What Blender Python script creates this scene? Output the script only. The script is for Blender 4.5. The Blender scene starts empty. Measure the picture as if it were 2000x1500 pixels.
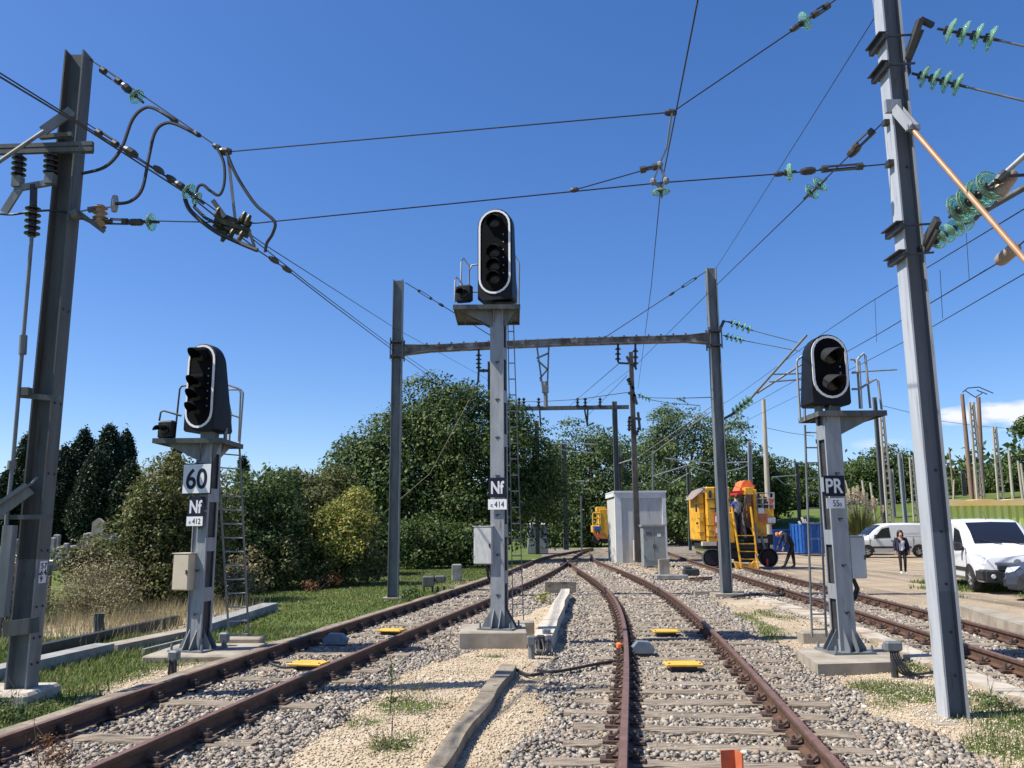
import bpy, math, random
import numpy as np
from mathutils import Vector, Matrix
random.seed(7); RNG = np.random.default_rng(11)
scene = bpy.context.scene
COL = scene.collection
# ------------------------------------------------------------------ camera frame
FPX = 1617.0; PIT = math.radians(9.95); ROL = math.radians(-0.385); CH = 1.75
_R0 = Vector((1,0,0)); _U0 = Vector((0,-math.sin(PIT),math.cos(PIT))); CF = Vector((0,math.cos(PIT),math.sin(PIT)))
CR = _R0*math.cos(ROL)+_U0*math.sin(ROL); CU = -_R0*math.sin(ROL)+_U0*math.cos(ROL)
CAMP = Vector((0,0,CH))
def ray(x,y): return CF + CR*((x-1000)/FPX) + CU*((750-y)/FPX)
def G(x,y,z=0.0):            # where the sight line of a photo point meets the level z
    d = ray(x,y); t = (z-CH)/d.z; return CAMP + d*t
def P(x,y,Yd):               # where it meets the upright plane Yd metres ahead
    d = ray(x,y); t = Yd/d.y; return CAMP + d*t
def Zat(x,y,Yd): return P(x,y,Yd).z
def Xat(x,y,Yd): return P(x,y,Yd).x
cd = bpy.data.cameras.new('camera'); cam = bpy.data.objects.new('camera', cd); COL.objects.link(cam)
cd.sensor_width = 36; cd.sensor_fit = 'HORIZONTAL'; cd.lens = FPX/2000*36; cd.clip_end = 3000; cd.clip_start = 0.05
cam.matrix_world = Matrix(((CR.x,CU.x,-CF.x,0),(CR.y,CU.y,-CF.y,0),(CR.z,CU.z,-CF.z,CH),(0,0,0,1)))
scene.camera = cam
# ------------------------------------------------------------------ light
SUN_EL = math.radians(54); SUN_A = math.radians(9)
sund = Vector((-math.cos(SUN_EL)*math.cos(SUN_A), -math.cos(SUN_EL)*math.sin(SUN_A), math.sin(SUN_EL)))
ld = bpy.data.lights.new('sun','SUN'); ld.energy = 5.0; ld.angle = math.radians(0.53); ld.color = (1.0,0.95,0.86)
lo = bpy.data.objects.new('sun', ld); COL.objects.link(lo); lo.rotation_euler = (-sund).to_track_quat('-Z','Y').to_euler(); lo.location = (-20,-10,40)
world = bpy.data.worlds.new('World'); scene.world = world; world.use_nodes = True
wn = world.node_tree.nodes; wl = world.node_tree.links; wn.clear()
wo = wn.new('ShaderNodeOutputWorld'); bg = wn.new('ShaderNodeBackground'); sky = wn.new('ShaderNodeTexSky')
sky.sky_type = 'NISHITA'; sky.sun_disc = False; sky.sun_elevation = SUN_EL
sky.sun_rotation = math.pi/2 - math.atan2(sund.y, sund.x)
sky.altitude = 50; sky.air_density = 0.8; sky.dust_density = 0.5; sky.ozone_density = 4.0
bg.inputs['Strength'].default_value = 0.15
tc = wn.new('ShaderNodeTexCoord')
# a small bank of cloud low on the right, and a faint one beside it, fixed to the sky's own directions
def wmath(op,a,b=None,c=None):
    n = wn.new('ShaderNodeMath'); n.operation = op
    for i,q in enumerate((a,b,c)):
        if q is None: continue
        if isinstance(q,(int,float)): n.inputs[i].default_value = q
        else: wl.new(q, n.inputs[i])
    return n.outputs[0]
sep = wn.new('ShaderNodeSeparateXYZ'); wl.new(tc.outputs['Generated'], sep.inputs[0])
az = wmath('ARCTAN2', sep.outputs[0], sep.outputs[1]); el = wmath('ARCSINE', sep.outputs[2])
mp = wn.new('ShaderNodeMapping'); mp.inputs['Scale'].default_value = (22,22,60); wl.new(tc.outputs['Generated'], mp.inputs[0])
nz = wn.new('ShaderNodeTexNoise'); nz.inputs['Scale'].default_value = 1.0; nz.inputs['Detail'].default_value = 7; wl.new(mp.outputs[0], nz.inputs['Vector'])
def cloud(a0,e0,ra,re,amt):
    u = wmath('DIVIDE', wmath('SUBTRACT', az, a0), ra); v = wmath('DIVIDE', wmath('SUBTRACT', el, e0), re)
    d = wmath('SQRT', wmath('ADD', wmath('MULTIPLY',u,u), wmath('MULTIPLY',v,v)))
    m = wmath('SUBTRACT', 1.0, d); m = wmath('ADD', m, wmath('MULTIPLY', wmath('SUBTRACT', nz.outputs['Fac'], 0.5), 2.6))
    n = wn.new('ShaderNodeClamp'); wl.new(wmath('MULTIPLY', m, amt), n.inputs[0]); return n.outputs[0]
def dirang(x,y):
    d = ray(x,y).normalized(); return math.atan2(d.x,d.y), math.asin(d.z)
a1,e1 = dirang(1985,806); a2,e2 = dirang(1700,868)
m1 = cloud(a1,e1,0.085,0.017,1.5); m2 = cloud(a2,e2,0.035,0.006,0.3)
mm = wmath('MAXIMUM', m1, m2)
mix = wn.new('ShaderNodeMix'); mix.data_type = 'RGBA'; wl.new(wmath('MULTIPLY',mm,0.8), mix.inputs[0]); 
hs = wn.new('ShaderNodeHueSaturation'); hs.inputs['Saturation'].default_value = 1.33; hs.inputs['Hue'].default_value = 0.5105; sg_=wn.new('ShaderNodeGamma'); sg_.inputs[1].default_value=0.84; wl.new(sky.outputs[0], sg_.inputs[0]); wl.new(sg_.outputs[0], hs.inputs['Color'])
wl.new(hs.outputs[0], mix.inputs[6]); mix.inputs[7].default_value = (4.9,4.75,4.9,1)
wl.new(mix.outputs[2], bg.inputs['Color']); wl.new(bg.outputs[0], wo.inputs['Surface'])
vs = scene.view_settings; vs.view_transform = 'Standard'; vs.look = 'None'; vs.gamma = 1; vs.exposure = 0.6
scene.render.engine = 'CYCLES'; scene.cycles.max_bounces = 6; scene.cycles.transparent_max_bounces = 8
# ------------------------------------------------------------------ materials
MATS = {}
def mat(name, c1, c2=None, rough=0.6, metal=0.0, scale=6.0, bump=0.0, bscale=40.0, detail=5, spec=0.5, lo=0.35, hi=0.65, stretch=None, c3=None, s3=20, t3=(0.6,0.7)):
    if name in MATS: return MATS[name]
    m = bpy.data.materials.new(name); m.use_nodes = True; MATS[name] = m
    nt = m.node_tree; N = nt.nodes; L = nt.links; b = N['Principled BSDF']
    b.inputs['Roughness'].default_value = rough; b.inputs['Metallic'].default_value = metal; b.inputs['Specular IOR Level'].default_value = spec
    g = N.new('ShaderNodeNewGeometry'); src = g.outputs['Position']
    if stretch:
        mpn = N.new('ShaderNodeMapping'); mpn.inputs['Scale'].default_value = stretch; L.new(src, mpn.inputs[0]); src = mpn.outputs[0]
    col = None
    if c2 is not None:
        n = N.new('ShaderNodeTexNoise'); n.inputs['Scale'].default_value = scale; n.inputs['Detail'].default_value = detail; L.new(src, n.inputs['Vector'])
        r = N.new('ShaderNodeMapRange'); r.inputs[1].default_value = lo; r.inputs[2].default_value = hi; L.new(n.outputs['Fac'], r.inputs[0])
        mx = N.new('ShaderNodeMix'); mx.data_type = 'RGBA'; mx.inputs[6].default_value = (*c1,1); mx.inputs[7].default_value = (*c2,1); L.new(r.outputs[0], mx.inputs[0]); col = mx.outputs[2]
        if c3 is not None:
            n3 = N.new('ShaderNodeTexNoise'); n3.inputs['Scale'].default_value = s3; n3.inputs['Detail'].default_value = 6; L.new(src, n3.inputs['Vector'])
            r3 = N.new('ShaderNodeMapRange'); r3.inputs[1].default_value = t3[0]; r3.inputs[2].default_value = t3[1]; L.new(n3.outputs['Fac'], r3.inputs[0])
            m3 = N.new('ShaderNodeMix'); m3.data_type = 'RGBA'; L.new(col, m3.inputs[6]); m3.inputs[7].default_value = (*c3,1); L.new(r3.outputs[0], m3.inputs[0]); col = m3.outputs[2]
        L.new(col, b.inputs['Base Color'])
    else: b.inputs['Base Color'].default_value = (*c1,1)
    if bump:
        nb = N.new('ShaderNodeTexNoise'); nb.inputs['Scale'].default_value = bscale; nb.inputs['Detail'].default_value = 6; L.new(src, nb.inputs['Vector'])
        bp = N.new('ShaderNodeBump'); bp.inputs['Strength'].default_value = bump; bp.inputs['Distance'].default_value = 0.02; L.new(nb.outputs['Fac'], bp.inputs['Height']); L.new(bp.outputs[0], b.inputs['Normal'])
    return m
def island_mat(name, cols, rough=0.8, transl=0.0, spec=0.3, bump=0.0, nscale=0.35, namt=0.35):
    """colour picked per loose piece (leaf, stone, blade) plus a slow drift over the plant"""
    m = bpy.data.materials.new(name); m.use_nodes = True; MATS[name] = m
    nt = m.node_tree; N = nt.nodes; L = nt.links; b = N['Principled BSDF']; b.inputs['Roughness'].default_value = rough; b.inputs['Specular IOR Level'].default_value = spec
    g = N.new('ShaderNodeNewGeometry'); cr = N.new('ShaderNodeValToRGB'); e = cr.color_ramp.elements
    while len(e) < len(cols): e.new(0.5)
    for i,c in enumerate(cols): e[i].position = i/(len(cols)-1); e[i].color = (*c,1)
    n = N.new('ShaderNodeTexNoise'); n.inputs['Scale'].default_value = nscale; n.inputs['Detail'].default_value = 3; L.new(g.outputs['Position'], n.inputs['Vector'])
    a = N.new('ShaderNodeMath'); a.operation = 'MULTIPLY_ADD'; L.new(n.outputs['Fac'], a.inputs[0]); a.inputs[1].default_value = namt*2; 
    s = N.new('ShaderNodeMath'); s.operation = 'SUBTRACT'; L.new(g.outputs['Random Per Island'], s.inputs[0]); s.inputs[1].default_value = namt
    L.new(s.outputs[0], a.inputs[2]); L.new(a.outputs[0], cr.inputs[0]); L.new(cr.outputs[0], b.inputs['Base Color'])
    if bump:
        nb = N.new('ShaderNodeTexNoise'); nb.inputs['Scale'].default_value = 60; nb.inputs['Detail'].default_value = 4; L.new(g.outputs['Position'], nb.inputs['Vector'])
        bp = N.new('ShaderNodeBump'); bp.inputs['Strength'].default_value = bump; bp.inputs['Distance'].default_value = 0.02; L.new(nb.outputs['Fac'], bp.inputs['Height']); L.new(bp.outputs[0], b.inputs['Normal'])
    if transl:
        t = N.new('ShaderNodeBsdfTranslucent'); L.new(cr.outputs[0], t.inputs['Color']); x = N.new('ShaderNodeMixShader'); x.inputs[0].default_value = transl
        L.new(b.outputs[0], x.inputs[1]); L.new(t.outputs[0], x.inputs[2]); L.new(x.outputs[0], N['Material Output'].inputs['Surface'])
    return m
def glass_mat(name, col, ior=1.45, rough=0.03):
    m = bpy.data.materials.new(name); m.use_nodes = True; MATS[name] = m; b = m.node_tree.nodes['Principled BSDF']
    b.inputs['Base Color'].default_value = (*col,1); b.inputs['Roughness'].default_value = rough; b.inputs['Transmission Weight'].default_value = 0.80; b.inputs['IOR'].default_value = ior
    return m
M = dict(
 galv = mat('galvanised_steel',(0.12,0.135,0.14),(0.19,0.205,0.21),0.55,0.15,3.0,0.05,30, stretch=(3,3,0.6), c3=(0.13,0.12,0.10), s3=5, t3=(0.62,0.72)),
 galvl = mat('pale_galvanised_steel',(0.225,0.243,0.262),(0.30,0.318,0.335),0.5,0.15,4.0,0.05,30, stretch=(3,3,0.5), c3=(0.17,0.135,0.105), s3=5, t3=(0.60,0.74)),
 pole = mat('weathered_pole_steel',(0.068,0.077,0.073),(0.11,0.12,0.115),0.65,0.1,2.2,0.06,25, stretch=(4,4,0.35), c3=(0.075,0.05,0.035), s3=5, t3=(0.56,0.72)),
 polel = mat('bright_zinc_pole',(0.38,0.40,0.43),(0.46,0.48,0.50),0.45,0.1,2.2,0.05,25, stretch=(4,4,0.35), c3=(0.30,0.29,0.27), s3=6, t3=(0.58,0.72)),
 webshade = mat('shaded_web_zinc',(0.13,0.145,0.163),(0.165,0.18,0.20),0.6,0,2.2,0.05,25, stretch=(4,4,0.35), c3=(0.09,0.085,0.08), s3=6, t3=(0.6,0.75), spec=.2), webl = mat('shaded_web_paint_band',(0.19,0.205,0.225),(0.23,0.245,0.265),0.6,0,3,spec=.2),  # channel shade put into the web colours; the second is the paler paint band
 beam = mat('flaking_beam_paint',(0.20,0.21,0.21),(0.09,0.07,0.06),0.7,0.1,5.0,0.2,20, c3=(0.32,0.32,0.30), s3=4, t3=(0.6,0.64)),
 dark = mat('dark_steel',(0.035,0.037,0.04),(0.06,0.06,0.06),0.5,0.3,8.0),
 black = mat('black_signal_paint',(0.005,0.0055,0.007),(0.009,0.010,0.013),0.5,0,6.0,0.03,20, c3=(0.04,0.032,0.026), s3=9, t3=(0.7,0.82),spec=.25),
 blackm = mat('matt_black_hood',(0.006,0.006,0.007),None,0.9,0,spec=0.1),
 white = mat('white_enamel',(0.74,0.75,0.76),(0.82,0.82,0.81),0.35,0,5.0),
 signw = mat('white_sign_face',(0.62,0.63,0.66),(0.72,0.72,0.73),0.4,0,5.0),
 navy = mat('navy_sign_face',(0.009,0.011,0.024),(0.014,0.016,0.032),0.5,0,6.0,spec=.2),
 sens = mat('blue_grey_sensor_paint',(0.13,0.16,0.19),(0.18,0.21,0.24),0.45,0,9),
 hoodp = mat('grey_black_hood',(0.02,0.021,0.023),None,0.7,0,spec=.2),
 lens = mat('dark_lens',(0.004,0.004,0.005),None,0.35,0),
 cable = mat('black_cable',(0.018,0.018,0.02),None,0.55,0),
 wire = mat('aged_copper_wire',(0.035,0.035,0.035),(0.05,0.045,0.04),0.5,0.4,10),
 ceram = mat('dark_brown_porcelain',(0.012,0.009,0.008),(0.022,0.015,0.013),0.2,0,8),
 tan = mat('tan_porcelain',(0.30,0.20,0.11),(0.38,0.27,0.16),0.25,0,8),
 beige = mat('beige_insulator',(0.26,0.20,0.155),(0.33,0.26,0.2),0.4,0,9),
 rod = mat('tan_composite_rod',(0.33,0.18,0.085),(0.40,0.23,0.12),0.45,0,8),
 rail = mat('rusty_rail_steel',(0.075,0.04,0.025),(0.128,0.068,0.042),0.7,0.15,9,0.25,90, c3=(0.07,0.035,0.025), s3=16, t3=(0.55,0.7)),
 raild = mat('dark_rail_fastening',(0.06,0.036,0.028),(0.11,0.068,0.05),0.8,0.1,14,0.4,60),
 railt = mat('polished_brown_rail_head',(0.17,0.092,0.062),(0.24,0.135,0.095),0.45,0.25,7, c3=(0.17,0.075,0.05), s3=20),
 wood = mat('grey_weathered_timber',(0.175,0.135,0.095),(0.36,0.30,0.225),0.9,0,6,0.8,24, stretch=(0.5,6,6), c3=(0.07,0.05,0.036), s3=7, t3=(0.56,0.64)),
 woodk = mat('brown_timber_edging',(0.17,0.14,0.10),(0.285,0.24,0.175),0.9,0,4,0.6,30, c3=(0.09,0.07,0.055), s3=9, t3=(0.6,0.7)),
 conc = mat('light_concrete',(0.24,0.205,0.155),(0.36,0.315,0.25),0.9,0,3.5,0.25,60, c3=(0.25,0.22,0.18), s3=7, t3=(0.62,0.76)),
 concw = mat('new_pale_concrete',(0.45,0.40,0.32),(0.53,0.475,0.39),0.9,0,4,0.2,60),
 concd = mat('dusty_trough_concrete',(0.36,0.31,0.24),(0.48,0.43,0.35),0.9,0,3,0.2,60, c3=(0.26,0.20,0.13), s3=2.2, t3=(0.52,0.62)),
 concg = mat('grey_trough_concrete',(0.20,0.20,0.19),(0.30,0.30,0.285),0.9,0,4,0.25,50, c3=(0.16,0.15,0.13), s3=6, t3=(0.6,0.75)),
 cream = mat('cream_cabinet_paint',(0.55,0.46,0.33),(0.62,0.53,0.40),0.5,0,4),
 cabl = mat('mottled_grey_cabinet',(0.44,0.445,0.43),(0.56,0.56,0.535),0.6,0,11, stretch=(2,2,0.7)),
 cabg = mat('plain_grey_cabinet',(0.40,0.42,0.40),(0.46,0.48,0.46),0.55,0,3),
 cabd = mat('mid_grey_cabinet',(0.20,0.23,0.23),(0.25,0.28,0.28),0.5,0,3),
 shelt = mat('precast_shelter_wall',(0.46,0.46,0.43),(0.54,0.54,0.51),0.85,0,2.5,0.1,30,stretch=(2.5,2.5,.35),c3=(.36,.36,.33),s3=4,t3=(.6,.75)),
 shelr = mat('precast_shelter_frame',(0.58,0.60,0.60),(0.66,0.67,0.66),0.8,0,2.5),
 yell = mat('machine_yellow_paint',(0.60,0.30,0.016),(0.72,0.40,0.03),0.5,0,2.5, c3=(0.30,0.14,0.025), s3=3.5, t3=(0.54,0.7)),
 yplate = mat('yellow_plate_paint',(0.62,0.35,0.03),(0.70,0.43,0.06),0.55,0,9, c3=(0.42,0.26,0.08), s3=14, t3=(0.65,0.75)),
 orange = mat('orange_paint',(0.80,0.14,0.025),(0.85,0.2,0.05),0.5,0,6),
 ruor = mat('rusty_orange_paint',(0.42,0.10,0.04),(0.55,0.16,0.07),0.6,0,6),
 blue = mat('blue_skip_paint',(0.012,0.075,0.29),(0.02,0.11,0.36),0.5,0,4, c3=(0.05,0.08,0.16), s3=6),
 green = mat('lime_green_panel',(0.58,0.70,0.14),(0.70,0.78,0.25),0.55,0,1.2, stretch=(3,3,0.3)),
 ytop = mat('faded_yellow_rim',(0.85,0.58,0.16),(0.88,0.74,0.42),0.6,0,0.6),
 carw = mat('white_car_paint',(0.60,0.60,0.605),(0.66,0.66,0.665),0.2,0,1.2),
 cargb = mat('blue_grey_car_paint',(0.07,0.085,0.12),None,0.2,0.4),
 plast = mat('black_plastic',(0.015,0.016,0.018),(0.024,0.024,0.026),0.55,0,8),
 tyre = mat('tyre_rubber',(0.014,0.014,0.015),None,0.85,0),
 hub = mat('silver_wheel',(0.42,0.42,0.42),None,0.35,0.6),
 cglass = mat('tinted_car_glass',(0.012,0.015,0.022),None,0.06,0,spec=0.7),
 lamp = mat('clear_headlamp',(0.55,0.57,0.6),(0.8,0.8,0.82),0.1,0.2,30),
 hutm = mat('blue_grey_hut_boards',(0.20,0.22,0.26),(0.27,0.29,0.34),0.8,0,6, stretch=(6,6,0.5)),
 stone = mat('grave_stone',(0.15,0.145,0.135),(0.27,0.26,0.24),0.8,0,3),
 gran = mat('dark_granite',(0.09,0.085,0.09),(0.15,0.14,0.15),0.4,0,8),
 bark = mat('tree_bark',(0.06,0.045,0.032),(0.12,0.095,0.07),0.95,0,8,0.6,40),
 twig = mat('pale_twig',(0.20,0.16,0.11),(0.30,0.25,0.18),0.95,0,8),
 wpole = mat('brown_timber_pole',(0.19,0.12,0.085),(0.25,0.165,0.115),0.9,0,3, stretch=(4,4,0.4)),
 cpole = mat('pale_concrete_pole',(0.33,0.30,0.24),(0.42,0.385,0.31),0.9,0,3, stretch=(4,4,0.4)),
 skin = mat('skin',(0.45,0.25,0.17),None,0.55,0), hair = mat('dark_hair',(0.02,0.014,0.01),None,0.6,0),
 navyc = mat('navy_cloth',(0.012,0.014,0.03),(0.02,0.022,0.045),0.9,0,10), blackc = mat('black_cloth',(0.012,0.012,0.014),None,0.9,0),
 whitec = mat('white_cloth',(0.66,0.66,0.70),(0.74,0.74,0.77),0.9,0,10), greyc = mat('grey_cloth',(0.16,0.16,0.17),(0.22,0.22,0.23),0.9,0,12),
 bluec = mat('blue_cloth',(0.03,0.06,0.25),(0.04,0.09,0.3),0.9,0,10), shoew = mat('white_shoe',(0.7,0.7,0.7),None,0.6,0),
 flesh = mat('orange_cap_cloth',(0.7,0.2,0.06),None,0.8,0), red = mat('red_paint',(0.55,0.03,0.03),None,0.5,0),
 plume = island_mat('pampas_plume',[(0.56,0.44,0.26),(0.76,0.65,0.44),(0.86,0.78,0.60)],0.9,0.3),
)
M['glass'] = glass_mat('green_glass',(0.50,0.84,0.62))
def leafmat(n, cols, tr=0.35, **k): M[n] = island_mat(n, cols, 0.55, tr, 0.35, **k)
leafmat('leaf_dark',[(0.018,0.038,0.010),(0.045,0.082,0.018),(0.085,0.135,0.03),(0.145,0.19,0.05)])
leafmat('leaf_mid',[(0.026,0.052,0.014),(0.055,0.098,0.025),(0.095,0.145,0.037),(0.15,0.19,0.06)])
leafmat('leaf_olive',[(0.035,0.05,0.014),(0.075,0.095,0.025),(0.125,0.145,0.038),(0.21,0.21,0.06),(0.13,0.095,0.04)])
leafmat('leaf_yellow',[(0.09,0.13,0.025),(0.20,0.23,0.045),(0.36,0.34,0.075),(0.48,0.40,0.10)])
leafmat('leaf_brown',[(0.10,0.08,0.045),(0.22,0.175,0.095),(0.30,0.25,0.14),(0.17,0.18,0.06),(0.42,0.35,0.22)])
leafmat('leaf_cypress',[(0.006,0.016,0.008),(0.012,0.028,0.012),(0.02,0.042,0.016),(0.032,0.055,0.02)],0.15)
leafmat('leaf_red',[(0.08,0.06,0.02),(0.16,0.05,0.03),(0.2,0.12,0.04)])
leafmat('grass_blade',[(0.05,0.09,0.014),(0.08,0.135,0.022),(0.12,0.17,0.032),(0.18,0.20,0.06),(0.29,0.25,0.125)],0.4)
M['ballast'] = island_mat('ballast_stone',[(0.10,0.092,0.083),(0.21,0.19,0.165),(0.30,0.265,0.222),(0.37,0.325,0.265),(0.29,0.215,0.15),(0.50,0.46,0.39)],0.85,0,0.3,0.35,nscale=0.6,namt=0.18)
M['pebble'] = island_mat('cream_pebble',[(0.30,0.23,0.15),(0.45,0.36,0.25),(0.54,0.45,0.33),(0.64,0.55,0.44)],0.9,0,0.2,0.2)
# ------------------------------------------------------------------ mesh builder
class MB:
    def __init__(s): s.v=[]; s.f=[]; s.m=[]
    def add(s, vs, fs, mi=0):
        o=len(s.v); s.v += [Vector(p) for p in vs]; s.f += [tuple(i+o for i in f) for f in fs]; s.m += [mi]*len(fs); return s
    def box(s, c, size, rz=0.0, mi=0, rot=None):
        x,y,z=[q/2 for q in size]; Rm = rot if rot is not None else Matrix.Rotation(rz,3,'Z'); c=Vector(c)
        vs=[c+Rm@Vector((sx*x,sy*y,sz*z)) for sx in(-1,1) for sy in(-1,1) for sz in(-1,1)]
        return s.add(vs,[(0,1,3,2),(4,6,7,5),(0,4,5,1),(2,3,7,6),(0,2,6,4),(1,5,7,3)],mi)
    def rbox(s, c, size, b=0.02, rz=0.0, mi=0):
        """box with chamfered upright and level edges"""
        x,y,z=[q/2 for q in size]; Rm=Matrix.Rotation(rz,3,'Z'); c=Vector(c); b=min(b,x*.45,y*.45,z*.45); rings=[]
        for zz,i in ((-z,b),(-z+b,0),(z-b,0),(z,b)):
            X,Y=x-i,y-i
            rings.append([c+Rm@Vector(p) for p in ((X-b,-Y,zz),(X,-Y+b,zz),(X,Y-b,zz),(X-b,Y,zz),(-X+b,Y,zz),(-X,Y-b,zz),(-X,-Y+b,zz),(-X+b,-Y,zz))])
        return s.loft(rings,mi,True)
    def loft(s, rings, mi=0, caps=True, closed=True):
        n=len(rings[0]); vs=[p for r in rings for p in r]; fs=[]
        for i in range(len(rings)-1):
            for j in range(n if closed else n-1):
                k=(j+1)%n; fs.append((i*n+j,i*n+k,(i+1)*n+k,(i+1)*n+j))
        if caps: fs.append(tuple(range(n))[::-1]); fs.append(tuple((len(rings)-1)*n+j for j in range(n)))
        return s.add(vs,fs,mi)
    def bar(s, p0, p1, w, h, up=(0,0,1), mi=0):
        p0=Vector(p0);p1=Vector(p1);d=(p1-p0).normalized();u=Vector(up)
        if abs(d.dot(u))>0.98: u=Vector((0,1,0))
        r=d.cross(u).normalized();u=r.cross(d).normalized()
        q=[r*(w/2)-u*(h/2),r*(w/2)+u*(h/2),-r*(w/2)+u*(h/2),-r*(w/2)-u*(h/2)]
        return s.loft([[p0+a for a in q],[p1+a for a in q]],mi)
    def tube(s, pts, r, n=7, mi=0, caps=True):
        pts=[Vector(p) for p in pts]; R=r if isinstance(r,(list,tuple)) else [r]*len(pts); rings=[]; u=None
        for i,p in enumerate(pts):
            d=(pts[min(i+1,len(pts)-1)]-pts[max(i-1,0)]).normalized()
            if u is None:
                u=Vector((0,0,1)) if abs(d.z)<0.9 else Vector((1,0,0))
            u=(u-d*u.dot(d)).normalized(); w=d.cross(u)
            rings.append([p+(u*math.cos(t)+w*math.sin(t))*R[i] for t in [2*math.pi*k/n for k in range(n)]])
        return s.loft(rings,mi,caps)
    def lathe(s, prof, o, axis=(0,0,1), n=12, mi=0):
        o=Vector(o);a=Vector(axis).normalized();u=a.orthogonal().normalized();w=a.cross(u)
        rings=[[o+a*z+(u*math.cos(t)+w*math.sin(t))*max(r,1e-4) for t in [2*math.pi*k/n for k in range(n)]] for r,z in prof]
        return s.loft(rings,mi,True)
    def prism(s, poly, ext, mi=0):
        poly=[Vector(p) for p in poly]; e=Vector(ext); return s.loft([poly,[p+e for p in poly]],mi,True)
    def hbeam(s, p0, p1, sz, tw=0.012, tf=0.018, nrm=(1,0,0), depth=None, mi=0, web=None):
        """H section: flanges' outer faces along +-nrm"""
        p0=Vector(p0);p1=Vector(p1);d=(p1-p0).normalized();n=Vector(nrm);n=(n-d*n.dot(d)).normalized();t=d.cross(n)
        h=sz/2; b=(depth or sz)/2
        pl=[(-h,-b),(-h+tf,-b),(-h+tf,-tw/2),(h-tf,-tw/2),(h-tf,-b),(h,-b),(h,b),(h-tf,b),(h-tf,tw/2),(-h+tf,tw/2),(-h+tf,b),(-h,b)]
        A=[p0+n*x+t*y for x,y in pl];B=[p1+n*x+t*y for x,y in pl]
        o=len(s.v); s.loft([A,B],mi,False)
        if web is not None:
            for j in (1,2,3,7,8,9): s.m[len(s.m)-12+j]=web
        for k in (0,12):
            q=[o+k+i for i in range(12)]
            for f in ((0,1,10,11),(2,3,8,9),(4,5,6,7)):
                s.f.append(tuple(q[i] for i in f)); s.m.append(mi)
            s.f.append((q[1],q[2],q[9],q[10]) ); s.m.append(mi); s.f.append((q[3],q[4],q[7],q[8])); s.m.append(mi)
        return s
def mkmesh(name, mb, mats, smooth=False, off=(0,0,0)):
    me=bpy.data.meshes.new(name); off=Vector(off)
    me.from_pydata([tuple(p-off) for p in mb.v],[],mb.f)
    for m in (mats if isinstance(mats,(list,tuple)) else [mats]): me.materials.append(m)
    if any(mb.m): me.polygons.foreach_set('material_index', mb.m)
    import bmesh
    bm=bmesh.new(); bm.from_mesh(me); bmesh.ops.recalc_face_normals(bm,faces=bm.faces); bm.to_mesh(me); bm.free()
    if smooth:
        me.polygons.foreach_set('use_smooth',[True]*len(me.polygons))
        me.set_sharp_from_angle(angle=math.radians(smooth if smooth is not True else 40))
    me.update(); return me
def setp(o,label=None,cat=None,group=None,kind=None):
    for k,v in (('label',label),('category',cat),('group',group),('kind',kind)):
        if v: o[k]=v
    return o
WHOLE={'trunk','stem','lettering','rail','sleeper','rail_chair','stalk','crown','strand','foliage','base_plate','platform','cross_beam','grille','standing','tread_band','wall','rib','plank','hose'}
def split_pieces(mb,tol=.015):
    """the mesh's separate pieces: shells whose boxes stand clear of one another"""
    n=len(mb.v); p=list(range(n))
    def fd(a):
        while p[a]!=a: p[a]=p[p[a]]; a=p[a]
        return a
    for f in mb.f:
        r=fd(f[0])
        for i in f[1:]: p[fd(i)]=r
    sh={}
    for i in range(n): sh.setdefault(fd(i),[]).append(i)
    ks=list(sh); bb=[]
    for k in ks:
        q=[mb.v[i] for i in sh[k]]; bb.append([min(c[a] for c in q)-tol for a in range(3)]+[max(c[a] for c in q)+tol for a in range(3)])
    g=list(range(len(ks)))
    def fg(a):
        while g[a]!=a: a=g[a]
        return a
    if len(ks)>60: return [mb]
    for i in range(len(ks)):
        for j in range(i):
            if all(bb[i][a]<=bb[j][a+3] and bb[j][a]<=bb[i][a+3] for a in range(3)): g[fg(i)]=fg(j)
    cl={}
    for i,k in enumerate(ks): cl.setdefault(fg(i),set()).add(k)
    if len(cl)<2: return [mb]
    out=[]
    for c in cl.values():
        m=MB(); mp={}
        for f,mi in zip(mb.f,mb.m):
            if fd(f[0]) in c:
                for i in f:
                    if i not in mp: mp[i]=len(m.v); m.v.append(mb.v[i])
                m.f.append(tuple(mp[i] for i in f)); m.m.append(mi)
        if m.f: out.append(m)
    return out
class Thing:
    def __init__(s,name,loc,label,cat,group=None,rz=0.0,local=False):
        s.o=bpy.data.objects.new(name,None); COL.objects.link(s.o); s.loc=Vector(loc); s.o.location=s.loc; s.o.rotation_euler=(0,0,rz); s.o.empty_display_size=0.2
        s.local=local; setp(s.o,label,cat,group)
    def part(s,name,mb,mats,parent=None,smooth=False,label=None,kind=None):
        if name not in WHOLE:
            gs=split_pieces(mb)
            if 1<len(gs)<=(40 if name in('batten','step_lug') else 8): return [s._part(name,g,mats,parent,smooth,label,kind) for g in gs][0]
        return s._part(name,mb,mats,parent,smooth,label,kind)
    def _part(s,name,mb,mats,parent=None,smooth=False,label=None,kind=None):
        me=mkmesh(name,mb,mats,smooth,(0,0,0) if s.local else s.loc)
        o=bpy.data.objects.new(name,me); COL.objects.link(o); o.parent=parent or s.o; setp(o,label,None,None,kind); return o
    def partmesh(s,name,me,parent=None,loc=None):
        o=bpy.data.objects.new(name,me); COL.objects.link(o); o.parent=parent or s.o
        if loc is not None: o.location=loc
        return o
def single(name,mb,mats,label=None,cat=None,group=None,kind=None,smooth=False,loc=None):
    loc=Vector(loc) if loc is not None else Vector((0,0,0))
    me=mkmesh(name,mb,mats,smooth,loc); o=bpy.data.objects.new(name,me); COL.objects.link(o); o.location=loc; return setp(o,label,cat,group,kind)
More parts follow.
